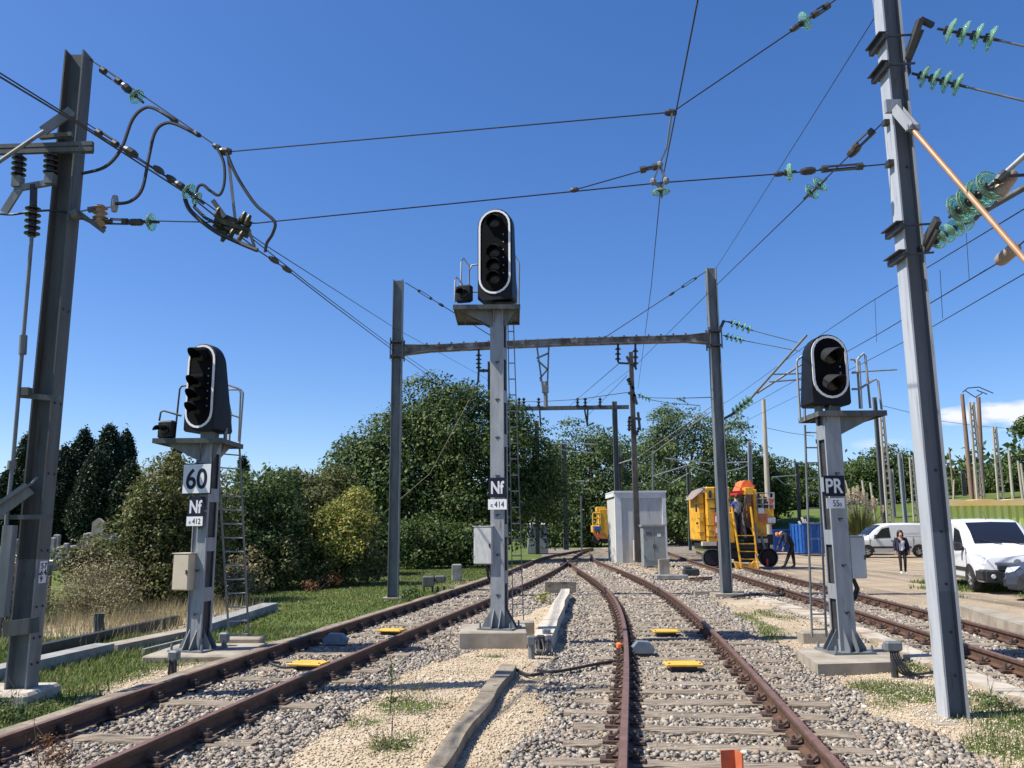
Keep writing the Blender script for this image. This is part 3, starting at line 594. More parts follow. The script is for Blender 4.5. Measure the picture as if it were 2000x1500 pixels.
# ------------------------------------------------------------------ near left pole
PL=G(40,1362); PLy=PL.y; T=Thing('catenary_pole',(PL.x,PL.y,-.1),'grey steel H-section pole near left edge, carrying a switch and its drop rod','pole')
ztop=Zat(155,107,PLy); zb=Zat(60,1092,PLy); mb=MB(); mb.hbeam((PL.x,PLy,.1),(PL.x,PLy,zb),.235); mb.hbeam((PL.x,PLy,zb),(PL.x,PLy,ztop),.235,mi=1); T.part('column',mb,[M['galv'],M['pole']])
mb=MB(); mb.rbox((PL.x-.16,PLy-.02,-.03),(.86,.70,.26),.03); T.part('concrete_footing',mb,M['concd'])
def Lp(x,y,dy=0): return P(x,y,PLy+dy)
mb=MB()
for dz in(0,.10): mb.bar(Lp(-60,300-dz*110,-.19),Lp(182,292-dz*110,-.19),.05,.05)
mb.bar(Lp(-60,296,-.19),Lp(150,288,-.19),.02,.12); mb.bar(Lp(78,268,-.22),Lp(142,263,-.22),.06,.05); mb.box(Lp(168,290,-.16),(.14,.1,.09)); T.part('cross_arm',mb,M['pole'])
for a,b in (((38,304),(36,346)),((100,300),(98,342))):
    mb=MB(); shed_stack(mb,Lp(*a,-.2),Lp(*b,-.2),.082,4,.55); T.part('porcelain_insulator',mb,M['ceram'],smooth=40)
mb=MB(); mb.bar(Lp(34,368,-.2),Lp(102,356,-.2),.045,.07); mb.box(Lp(35,356,-.2),(.1,.1,.13)); mb.box(Lp(99,350,-.2),(.1,.1,.13)); T.part('switch_bar',mb,M['galv'])
mb=MB(); mb.bar(Lp(38,368,-.22),Lp(8,415,-.22),.03,.09); T.part('switch_blade',mb,M['galv'])
mb=MB(); mb.bar(Lp(66,362,-.2),Lp(65,402,-.2),.05,.07); shed_stack(mb,Lp(65,402,-.2),Lp(62,462,-.2),.088,5,.5); T.part('rod_insulator',mb,M['ceram'],smooth=40)
mb=MB(); mb.tube([Lp(62,462,-.2),Lp(45,665,-.2),Lp(25,905,-.2),Lp(14,1000,-.2),Lp(-2,1245,-.2)],.022,8); mb.tube([Lp(46,655,-.2),Lp(44,692,-.2)],.042,8); mb.tube([Lp(24,900,-.2),Lp(22,916,-.2)],.045,8); T.part('operating_rod',mb,M['galv'],smooth=50)
mb=MB()
mb.bar(Lp(40,772,-.19),Lp(121,779,-.16),.02,.06); mb.box(Lp(52,765,-.2),(.08,.08,.09)); mb.bar(Lp(-10,1010,-.2),Lp(101,1010,-.17),.03,.05)
mb.bar(Lp(8,1229,-.22),Lp(74,1220,-.22),.05,.16); T.part('rod_guide',mb,M['pole'])
mb=MB(); mb.bar(Lp(-12,1003,-.3),Lp(58,953,-.2),.05,.15); mb.bar(Lp(-12,994,-.33),Lp(62,944,-.23),.09,.012); mb.bar(Lp(58,948,-.2),Lp(72,932,-.15),.04,.02); T.part('angled_plate',mb,M['galv'])
mb=MB(); mb.bar(Lp(22,1026,-.35),Lp(5,1205,-.35),.09,.10,(0,1,0)); mb.bar(Lp(12,1026,-.32),Lp(-4,1205,-.32),.05,.05,(0,1,0)); T.part('guide_channel',mb,M['galv'])
mb=MB(); mb.bar(Lp(140,216,-.2),Lp(84,256,-.3),.03,.11); mb.tube([Lp(86,256,-.3),Lp(-30,335,-.45)],.025,8); T.part('stay_arm',mb,M['galv'])
mb=MB(); mb.bar(Lp(150,412,-.1),Lp(203,452,-.1),.04,.05); mb.bar(Lp(152,420,.1),Lp(205,446,.1),.04,.05); mb.bar(Lp(145,413,-.15),Lp(150,425,-.15),.1,.08); T.part('side_bracket',mb,M['pole'])
mb=MB(); shed_stack(mb,Lp(195,440),Lp(196,402),.085,4,.6); T.part('tan_insulator',mb,M['tan'],smooth=40)
pc=P(77,1117,PLy); pl_=MB(); fx=PL.x+.121; pl_.box((fx,PLy,pc.z),(.006,.14,.24)); np_=T.part('number_plate',pl_,M['signw'])
tm=MB()
for s_,dz,dy in (('5',.065,-.03),('7',.065,.035),('6',-.005,-.03),('4',-.005,.035),('9',-.075,-.03)):
    q=text_mb(s_,(0,0,0),.045,.06); tm.add([Vector((fx+.006-v.y*.5,PLy+v.x+dy,pc.z+v.z+dz)) for v in q.v],q.f)
T.part('lettering',tm,M['navy'],np_)
for z in (.35,.62,.95,1.3,1.55,2.4,3.2,4.3):
    for e in(-.06,.06): mb=MB(); mb.lathe([(.014,0),(.014,.012),(0,.015)],(PL.x+.1175,PLy+e,z),(1,0,0),6); T.part('bolt',mb,M['dark'])
# ------------------------------------------------------------------ near right pole
PR=G(1862,1395); PRy=PR.y; T=Thing('catenary_pole',(PR.x,PR.y,-.1),'tall bright zinc H-section pole near right edge, its sunlit side white','pole')
def Rp(x,y,dy=0): return P(x,y,PRy+dy)
z1,z2=Zat(1830,1155,PRy),Zat(1820,1040,PRy); mb=MB()
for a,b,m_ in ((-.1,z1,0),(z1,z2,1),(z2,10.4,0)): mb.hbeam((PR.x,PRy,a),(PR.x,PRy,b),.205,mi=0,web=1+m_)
T.part('column',mb,[M['polel'],M['webshade'],M['webl']])  # flanges in zinc, web and inner flange faces darkened to stand for shade
mb=MB(); mb.box((PR.x,PRy,-.07),(.62,.6,.09)); T.part('concrete_footing',mb,M['conc'])
def saddle(y,army0,armx,army1):
    mb=MB(); a=Rp(1738,y,-.16); xl=Rp(1724,y,-.16)
    for k,dyp in ((0,0),(1,55)):
        c=PR.x-.103; z=Zat(1745,y+dyp,PRy); mb.box((c-.035,PRy,z),(.05,.36,.055)); mb.box((c-.06,PRy,z+.045),(.08,.36,.012)); mb.bar((c-.04,PRy-.16,z),(PR.x+.16,PRy-.16,z+.02),.018,.018); mb.bar((c-.04,PRy+.16,z),(PR.x+.16,PRy+.16,z+.02),.018,.018)
    T.part('clamp_channel',mb,M['dark'])
saddle(88,0,0,0); saddle(452,0,0,0)
mb=MB(); b0=Vector((PR.x+.11,PRy-.09,Zat(1770,125,PRy))); b1=Rp(1797,38,-.25); mb.bar(b0,b1,.05,.12,(0,1,0)); mb.bar(b0+Vector((.06,.12,.0)),b1+Vector((.06,.1,-.06)),.03,.10,(0,1,0)); mb.bar(b1,Rp(1822,50,-.22),.05,.05); T.part('bracket_arm',mb,M['dark'])
mb=MB(); b0=Vector((PR.x+.11,PRy-.09,Zat(1800,482,PRy))); b1=Rp(1832,428,-.3); mb.bar(b0,b1,.05,.13,(0,1,0)); mb.bar(b0+Vector((0,0,-.09)),Rp(1832,448,-.3),.04,.05); mb.box(Rp(1798,490),(.08,.2,.06)); T.part('bracket_arm',mb,M['dark'])
mb=MB(); q0=Rp(1752,214,-.14); q1=Rp(1783,250,-.28); 
for e in(-.045,.045): mb.bar(q0+Vector((e,e*.6,0)),q1+Vector((e,e*.6,0)),.015,.10)
mb.box(Rp(1744,208,-.13),(.16,.05,.14)); mb.box(q1,(.13,.06,.05)); T.part('stay_lug',mb,M['galvl'])
mb=MB(); mb.box(Vector((PR.x-.13,PRy,Zat(1737,320,PRy))),(.06,.1,.06)); mb.box(Vector((PR.x-.13,PRy,Zat(1727,240,PRy))),(.06,.08,.05)); mb.box(Vector((PR.x+.14,PRy,Zat(1765,140,PRy))),(.05,.12,.10)); T.part('eye_lug',mb,M['dark'])
for z in (.35,.75,1.2,1.7,2.3,5.5,7.8):
    for e in(-.05,.05): mb=MB(); mb.lathe([(.013,0),(.013,.012),(0,.015)],(PR.x+e*.9,PRy-.006,z),(0,-1,0),6); T.part('bolt',mb,M['dark'])
t=Thing('stay_rod',Rp(1780,252,-.25),'long tan rod slanting down right from the lug on the bright right pole','rod'); mb=MB(); r0_=Rp(1780,250,-.26); r1_=Rp(2060,575,-1.6); mb.tube([r0_,r0_+(r1_-r0_)*(r0_.z/(r0_.z-r1_.z))],.027,9); t.part('rod',mb,M['rod'],smooth=60); mb=MB(); clampbit(mb,Rp(1783,253,-.27),Rp(1800,275)-Rp(1780,252),.045,.1); t.part('socket',mb,M['galv'])
t=Thing('insulator_string',Rp(1820,52),'upper horizontal string of four green glass discs beside the bright right pole','insulator','glass insulator strings'); glass_string(t,Rp(1842,58,-.2),Rp(1947,78,-.35),4,.135,Rp(2080,108,-.6)+(Rp(2080,108,-.6)-Rp(1947,78,-.35))*9)
t=Thing('insulator_string',Rp(1765,140),'lower horizontal string of four glass discs, just under the top string on the right pole','insulator','glass insulator strings'); glass_string(t,Rp(1792,146,-.05),Rp(1880,168,-.2),4,.122,Rp(2080,216,-.6)+(Rp(2080,216,-.6)-Rp(1880,168,-.2))*7)
t=Thing('insulator_string',Rp(1830,440),'slanting string of four large glass discs behind the tan rod, upper of two','insulator','glass insulator strings'); glass_string(t,Rp(1862,418,-.5),Rp(1940,358,-1.0),4,.155)
t=Thing('insulator_string',Rp(1810,480),'slanting string of smaller glass discs low against the bright right pole','insulator','glass insulator strings'); glass_string(t,Rp(1822,474,-.1),Rp(1893,428,.1),4,.105)
t=Thing('cantilever_tube',Rp(1940,360,-1),'pale tube with a stubby brown insulator, rising off the right edge','tube'); mb=MB(); mb.tube([Rp(1932,366,-.95),Rp(2100,215,-1.5)+(Rp(2100,215,-1.5)-Rp(1932,366,-.95))*1.6],.026,8); t.part('tube',mb,M['galvl'],smooth=60); mb=MB(); mb.lathe([(.02,0),(.06,.02),(.07,.06),(.07,.24),(.055,.29),(.02,.3)],Rp(1942,388,-.9),Rp(1968,352,-.95)-Rp(1942,388,-.9),12); t.part('brown_insulator',mb,M['beige'],smooth=40); mb=MB(); clampbit(mb,Rp(1958,345,-1.05),Rp(1968,335)-Rp(1950,352),.05,.14); mb.tube([Rp(1968,344,-1.05),Rp(2100,335,-1.3)+(Rp(2100,335,-1.3)-Rp(1968,344,-1.05))*2.2],.016,7); t.part('clamp',mb,M['dark'])
t=Thing('cantilever_tube',Rp(1895,428),'dark grey tube running up behind the glass discs to the right edge','tube'); mb=MB(); mb.tube([Rp(1890,430,.15),Rp(2100,310,-.3)+(Rp(2100,310,-.3)-Rp(1890,430,.15))*1.3],.034,8); t.part('tube',mb,M['pole'],smooth=60); mb=MB(); clampbit(mb,Rp(1898,425,.15),Rp(2000,360)-Rp(1900,425),.055,.18); t.part('clamp',mb,M['dark'])
# ------------------------------------------------------------------ head-span wires between the near poles
def ex1(t):
    mb=MB(); turnbuckle(mb,P(197,135,hw(197)),P(236,162,hw(236))); clampbit(mb,P(247,172,hw(247)),P(255,180,9.3)-P(240,166,9.3),.05,.14); t.part('turnbuckle',mb,M['dark'])
    glass_string(t,P(258,181,hw(258)),P(275,196,hw(275)),1,.10)
    glass_string(t,P(1560,49,hw(1560)),P(1580,36,hw(1580)),1,.11)
    mb=MB(); turnbuckle(mb,P(1588,30,hw(1590)),P(1618,10,hw(1618))); clampbit(mb,P(1553,54,hw(1553)),P(1560,49,8.3)-P(1550,56,8.3),.035,.12); t.part('turnbuckle',mb,M['dark'])
    mb=MB(); clampbit(mb,P(340,236,hw(340)),P(350,243,9.2)-P(330,229,9.2),.035,.1); clampbit(mb,P(385,262,hw(385)),P(390,265,9.2)-P(380,259,9.2),.03,.1); clampbit(mb,P(440,296,hw(440)),(1,0,0),.05,.14); clampbit(mb,P(425,288,hw(425)),P(440,297,9.2)-P(420,285,9.2),.035,.12); clampbit(mb,P(1310,220,hw(1310)),(1,0,0),.04,.13); t.part('clamp',mb,M['dark'])
wire('upper span wire slung between the tops of the two near poles',[(176,116,9.37),(440,297,hw(440)),(1313,219,hw(1313)),(1568,46,hw(1568)),(1700,-50,8.3)],.0085,extra=ex1)
def ex2(t):
    mb=MB(); turnbuckle(mb,P(207,432,hw(207)),P(250,433,hw(250))); clampbit(mb,P(262,434,hw(262)),(1,0,0),.045,.11); clampbit(mb,P(272,434,hw(272)),(1,0,0),.045,.08); t.part('turnbuckle',mb,M['dark'])
    glass_string(t,P(284,434,hw(284)),P(303,434,hw(303)),1,.105); glass_string(t,P(1531,338,hw(1531)),P(1546,336,hw(1546)),1,.10)
    mb=MB(); turnbuckle(mb,P(1600,331,hw(1600)),P(1690,324,hw(1690)),.025); clampbit(mb,P(1578,334,hw(1578)),(1,0,.1),.045,.15); clampbit(mb,P(1521,340,hw(1521)),(1,0,.1),.03,.1); t.part('turnbuckle',mb,M['dark'])
wire('lower span wire crossing between the two near poles, with a glass disc at each end',[(150,428,9.37),(500,436,hw(500)),(1290,357,hw(1290)),(1530,339,hw(1530)),(1737,320,8.3)],.008,extra=ex2)
def ex3(t):
    mb=MB(); clampbit(mb,P(1122,371,hw(1122)),(1,0,.15),.03,.09); turnbuckle(mb,P(1252,332,hw(1252)),P(1284,325,hw(1284)),.012); t.part('clamp',mb,M['dark'])
wire('short inclined wire joining the lower span wire to the diamond hanger',[(1122,371,hw(1122)),(1287,324,hw(1287))],.007,extra=ex3)
t=Thing('wire_hanger',P(1290,330,hw(1290)),'diamond shaped hanger with small glass disc between the two span wires','hanger'); H_=lambda x,y:P(x,y,hw(x)-.02); mb=MB()
mb.bar(H_(1312,222),H_(1302,290),.02,.035,(0,1,0)); mb.bar(H_(1302,290),H_(1288,322),.02,.035,(0,1,0)); 
for a,b in (((1288,322),(1276,355)),((1288,322),(1301,352)),((1276,355),(1290,366)),((1301,352),(1291,366))): mb.bar(H_(*a),H_(*b),.02,.028,(0,1,0))
for c in ((1276,355),(1301,353),(1289,322)): clampbit(mb,H_(*c),(0,0,1),.035,.07)
t.part('link',mb,M['galv']); glass_string(t,H_(1290,366),H_(1291,378),1,.10)
# long wires running with the tracks
wire('central overhead wire running away from above the viewer past the diamond hanger',[(1378,-90,5.6),(1363,0,6.6),(1320,220,hw(1315)),(1290,372,12.5),(1272,560,19),(1246,760,44)],.0085,extra=None,ext=14)
def ex4(t):
    mb=MB()
    for x,y,Yd in ((310,362-30,9),(335,350,9.2),(535,508,11.4),(560,526,12)): clampbit(mb,P(x,y,Yd),P(x+20,y+14,Yd+.3)-P(x,y,Yd),.04,.22)
    t.part('sleeve_clamp',mb,M['dark'])
wire('thick contact wire over the left track, entering at the upper left edge',[(-40,122,6.4),(0,150,6.8),(170,253,7.9),(370,382,9.6),(505,490,10.9),(560,526,12),(640,588,15),(768,684,22.3),(870,757,34),(1010,850,62)],.0105,extra=ex4,ext=14)
wire('second contact wire close under the first over the left track',[(-40,118,6.5),(15,152,6.9),(372,375,9.6),(450,432,10.2),(600,552,13.3),(768,678,22.4),(865,745,33),(1010,845,62)],.0085,ext=14)
def ex5(t):
    mb=MB(); turnbuckle(mb,P(188,256,9.3),P(230,284,9.25),.03); clampbit(mb,P(255,297,9.22),P(262,301,9.2)-P(246,291,9.2),.05,.18); clampbit(mb,P(352,363,9.05),P(360,368,9)-P(345,358,9),.045,.13); t.part('turnbuckle',mb,M['dark'])
    glass_string(t,P(360,368,9.05),P(372,376,9.05),1,.10); glass_string(t,P(376,381,9.05),P(392,393,9.05),1,.08)
wire('thin wire leaving the left pole below its top, with turnbuckle and glass disc',[(170,241,9.35),(365,371,9.05),(520,480,10.6),(770,640,21.8),(960,745,45),(1060,832,66)],.0065,extra=ex5)
wire('thin wire from behind the bright right pole down to the portal column top',[(1712,28,8.6),(1560,270,12.5),(1398,525,22.3)],.0055)
def ex6(t):
    mb=MB(); turnbuckle(mb,P(1668,290,8.7),P(1706,254,8.5),.03); clampbit(mb,P(1668,294,8.75),P(1680,282,8.6)-P(1660,302,8.7),.05,.16); t.part('turnbuckle',mb,M['dark'])
    glass_string(t,P(1577,382,9.3),P(1592,369,9.2),1,.105); glass_string(t,P(1593,368,9.2),P(1608,354,9.1),1,.105)
wire('slanting wire from the right pole with two glass discs, running to the far centre',[(1724,240,8.45),(1640,322,8.9),(1590,372,9.3),(1400,556,15.5),(1240,715,32),(1130,800,60)],.0075,extra=ex6)
# flexible jumper cables by the left pole
jg='looped jumper cables by the left pole'
for lab,pts,r in (('black cable looping up from the left pole to the span wire, nearest the pole',[(160,339),(205,326),(236,292),(258,235),(280,212),(302,212),(342,236)],.021),
  ('black cable looping from a tan insulator up to the span wire',[(226,398),(255,393),(278,368),(291,305),(303,258),(322,241),(345,243),(385,263)],.021),
  ('short S-shaped black cable hanging below the span wire junction',[(424,289),(437,318),(438,358),(428,381),(410,372),(396,361),(386,367),(382,388)],.018),
  ('long black cable sweeping from the span wire junction down to the contact wire',[(443,299),(462,343),(498,398),(535,431),(533,455),(521,475),(518,492)],.019),
  ('thick black cable sagging beneath the contact wire clamp',[(361,388),(374,414),(418,450),(458,470),(503,489)],.026)):
    wire(lab,[(x,y,hw(x)-.06) for x,y in pts],r,group=jg,name='jumper_cable',cat='cable',m='cable',curved=True)
wire('black cable entering at the left edge and tied to the left pole',[(-20,415,9.1),(20,419,9.1),(60,414,9.1),(98,411,9.2),(135,415,9.3)],.014,name='jumper_cable',cat='cable',m='cable',curved=True)
t=Thing('hanger_strap',P(445,300,hw(445)),'flat grey strap hanging straight down to the contact wire clamp','strap'); mb=MB(); mb.bar(P(445,300,hw(445)),P(459,426,hw(459)),.03,.02); t.part('strap',mb,M['galv'])
t=Thing('feeder_clamp',P(450,440,hw(450)),'tangled greenish clamp assembly where the contact and span wires meet','clamp'); mb=MB(); c=lambda x,y,d=0:P(x,y,hw(x)-.03+d)
for a,b,w,h in (((420,430),(488,452),.12,.07),((424,422),(470,440),.05,.14),((440,446),(485,462),.07,.05),((418,436),(440,452),.04,.10),((466,428),(490,440),.10,.08),((430,455),(462,452),.05,.05)): mb.bar(c(*a),c(*b,.1),w*.75,h*.75)
for x,y in ((425,415),(438,462),(470,462),(484,430),(475,424),(452,458)): clampbit(mb,c(x,y),(.4,0,1),.03,.13)
t.part('clamp_body',mb,M['brassy'] if 'brassy' in M else mat('dull_bronze',(0.035,0.034,0.018),(0.075,0.068,0.035),.5,.5,20)); mb=MB(); mb.bar(c(416,392),c(440,425),.035,.05); mb.bar(c(488,455),c(497,482),.02,.03); mb.tube([c(383,385),c(380,405),c(400,425),c(430,440)],.02,7); t.part('horn',mb,M['dark'])
t=Thing('side_insulator_fitting',Lp(228,400),'small pale insulator chain held out from the left pole beside the tan insulator','insulator'); mb=MB(); mb.tube([Lp(150,414),Lp(172,410),Lp(206,406),Lp(224,403)],.011,6); clampbit(mb,Lp(224,398),(0,0,1),.045,.2); mb.lathe([(.012,0)]+[(r_,z_) for i in range(5) for r_,z_ in ((.014,.02*i+.001),(.04,.02*i+.008),(.014,.02*i+.015))],Lp(172,410),(1,0,0.12),8); t.part('link',mb,M['galvl'])
# ------------------------------------------------------------------ portal gantry
GY=22.4; gl_=G(768,1167); gr_=G(1420,1163); T=Thing('portal_gantry',(gl_.x,GY,0),'steel portal spanning the tracks, two H columns joined by a flaking beam','gantry')
zl=Zat(781,548,GY); zr=Zat(1389,524,GY)
for b,zt in ((gl_,zl),(gr_,zr)): mb=MB(); mb.hbeam((b.x,GY,-.1),(b.x,GY,zt),.27,nrm=(1,0,0)); T.part('column',mb,M['galv'])
B0=P(786,684,GY); B1=P(1386,661,GY); mb=MB(); xs=[0,.04,.09,.5,.92,.965,1.0]; hh=[.26,.22,.16,.16,.16,.23,.30]
for i in range(len(xs)-1):
    a=B0.lerp(B1,xs[i]);b=B0.lerp(B1,xs[i+1])
    a=a+Vector((0,0,.05*math.sin(math.pi*xs[i])));b=b+Vector((0,0,.05*math.sin(math.pi*xs[i+1])))
    for q,hq in ((1,1),(-1,1)): mb.bar(a+Vector((0,0,q*hh[i]/2)),b+Vector((0,0,q*hh[i+1]/2)),.26,.02)
    for sy in(-.09,.09): mb.loft([[a+Vector((0,sy-.006,-hh[i]/2)),a+Vector((0,sy+.006,-hh[i]/2)),a+Vector((0,sy+.006,hh[i]/2)),a+Vector((0,sy-.006,hh[i]/2))],[b+Vector((0,sy-.006,-hh[i+1]/2)),b+Vector((0,sy+.006,-hh[i+1]/2)),b+Vector((0,sy+.006,hh[i+1]/2)),b+Vector((0,sy-.006,hh[i+1]/2))]])
for k in range(2,24): c_=B0.lerp(B1,k/25); mb.box(c_+Vector((0,-.1,.05)),(.05,.02,.22))
T.part('cross_beam',mb,M['beam'])
mb=MB()
for b in (gl_,gr_):
    z=Zat(780 if b is gl_ else 1397,683 if b is gl_ else 662,GY)
    for dz in(-.2,.2): mb.box((b.x,GY,z+dz),(.36,.36,.05))
    for sx in(-.17,.17):
        for sy in(-.17,.17): mb.lathe([(.02,-.3),(.02,.3)],(b.x+sx,GY+sy,z),(0,0,1),6)
T.part('beam_clamp',mb,M['dark'])
mb=MB(); 
for a,b in (((1048,672),(1060,758)),((1072,671),(1069,760)),((1048,700),(1071,690)),((1050,704),(1070,722)),((1069,722),(1054,740)),((1055,742),(1069,756))): mb.bar(P(*a,GY),P(*b,GY),.045,.045,(0,1,0))
mb.box(P(1065,760,GY),(.18,.14,.2)); mb.tube([P(1065,745,GY),P(1066,795,GY)],.06,8); mb.bar(P(1046,676,GY-.08),P(1074,675,GY-.08),.02,.10); T.part('drop_bracket',mb,M['galv'])
for side in ('l','r'):
    mb=MB()
    if side=='l': a,b,c,d=P(792,552,GY),P(985,672,GY),P(815,566,GY),P(845,585,GY)
    else: a,b,c,d=P(1379,530,GY),P(1180,660,GY),P(1362,541,GY),P(1330,562,GY)
    mb.tube([a,c],.012,6); turnbuckle(mb,c,d,.03); mb.tube([d,b],.012,6); clampbit(mb,d.lerp(b,.12),b-d,.04,.16); clampbit(mb,b,b-d,.045,.14); T.part('beam_stay',mb,M['dark'])
mb=MB(); mb.box((gr_.x,GY,.0),(.75,.65,.12)); mb.box((gr_.x-.1,GY+.45,-.02),(1.3,.12,.2)); T.part('concrete_footing',mb,M['conc'])
mb=MB(); mb.box((gl_.x,GY,-.04),(.5,.5,.1)); T.part('concrete_footing',mb,M['conc'])
ig='dark hanging insulators under the beams'
for lab,x,y0,y1,yd,n in (('dark hanging insulator under the portal beam just left of the tall central signal',935,690,722,GY,4),('dark hanging insulator under the portal beam, left of the pair by the brown post',1207,677,706,GY,3),('dark hanging insulator under the portal beam, right of the pair by the brown post',1241,680,716,GY,3)):
    t=Thing('hanging_insulator',P(x,y0,yd),lab,'insulator',ig); mb=MB(); shed_stack(mb,P(x,y0,yd),P(x,y1,yd),.085,n,.4); mb.tube([P(x,y0-8,yd),P(x,y0,yd)],.03,6); t.part('sheds',mb,M['ceram'],smooth=40); mb=MB()
    if x<1000: mb.tube([P(935,722,yd),P(934,745,yd),P(931,752,yd)],.03,6); mb.bar(P(934,724,yd),P(962,724,yd),.06,.07); shed_stack(mb,P(940,724,yd),P(958,724,yd),.06,2,.5)
    elif x<1220: mb.tube([P(1207,706,yd),P(1209,709,yd),P(1228,710,yd)],.03,6)
    else: mb.tube([P(1241,716,yd),P(1243,722,yd),P(1238,712,yd)],.03,6)
    t.part('fitting',mb,M['dark'])
# right side of the portal: glass strings, cantilever
t=Thing('insulator_string',P(1412,632,GY),'upper string of glass discs on the right portal column','insulator','glass insulator strings'); glass_string(t,P(1426,629,GY),P(1468,645,GY),4,.13,P(1558,669,GY-.3)); mb=MB(); mb.bar(P(1404,648,GY),P(1414,626,GY),.06,.08); mb.tube([P(1413,627,GY),P(1428,630,GY)],.02,6); t.part('bracket',mb,M['dark'])
t=Thing('insulator_string',P(1412,655,GY),'lower string of glass discs on the right portal column','insulator','glass insulator strings'); glass_string(t,P(1416,656,GY),P(1452,665,GY),4,.11,P(1562,686,GY-.3))
t=Thing('cantilever',P(1415,818,GY),'slanting tubular cantilever between right portal column and right signal','cantilever')
glass_string(t,P(1432,808,GY),P(1466,778,GY),5,.14); mb=MB(); mb.bar(P(1414,818,GY),P(1432,808,GY),.06,.07); t.part('bracket',mb,M['dark'])
mb=MB(); mb.tube([P(1466,778,GY),P(1576,654,GY-1.2)],.035,8); mb.tube([P(1478,768,GY),P(1605,686,GY-.5)],.03,8); t.part('tube',mb,M['galv'],smooth=60)
mb=MB(); mb.tube([P(1505,731,GY-.3),P(1600,729,GY-.3)],.022,7); mb.tube([P(1503,746,GY-.3),P(1600,738,GY-.3)],.022,7); mb.tube([P(1665,727,GY-.3),P(1752,722,GY-.3)],.02,7); t.part('steady_arm',mb,M['galv'],smooth=60)
def ex7(t):
    mb=MB(); mb.lathe([(.02,0),(.055,.02),(.065,.06),(.065,.26),(.05,.3),(.02,.31)],P(1950,512,7.9),P(1986,482,7.6)-P(1950,512,7.9),12); t.part('brown_insulator',mb,M['beige'],smooth=40)
wire('upper catenary wire rising to the right edge behind the bright pole',[(2060,372,7.4),(1700,590,15),(1602,655,22),(1450,765,34),(1235,905,75)],.008,ext=22)
wire('lower catenary wire with a beige insulator behind the tan rod',[(2060,420,7.2),(1990,480,7.6),(1945,516,8),(1720,650,14),(1640,695,18),(1430,812,34),(1240,912,75)],.0075,extra=ex7,ext=22)
wire('lowest catenary wire at right, passing behind the right signal head',[(2060,498,8.5),(2000,535,9.2),(1818,640,14),(1690,707,20),(1560,772,30),(1440,830,42)],.0075,ext=22)
for lab,a,b in (('thin dropper wire under the tan rod, nearest the right edge',(1887,455,9.6),(1893,546,9.6)),('thin dropper wire just right of the bright pole',(1836,527,10.6),(1841,622,10.9)),('thin dropper wire left of the bright pole',(1709,586,14.6),(1712,668,14.9))): wire(lab,[a,b],.004,group='dropper wires at right',name='dropper_wire')
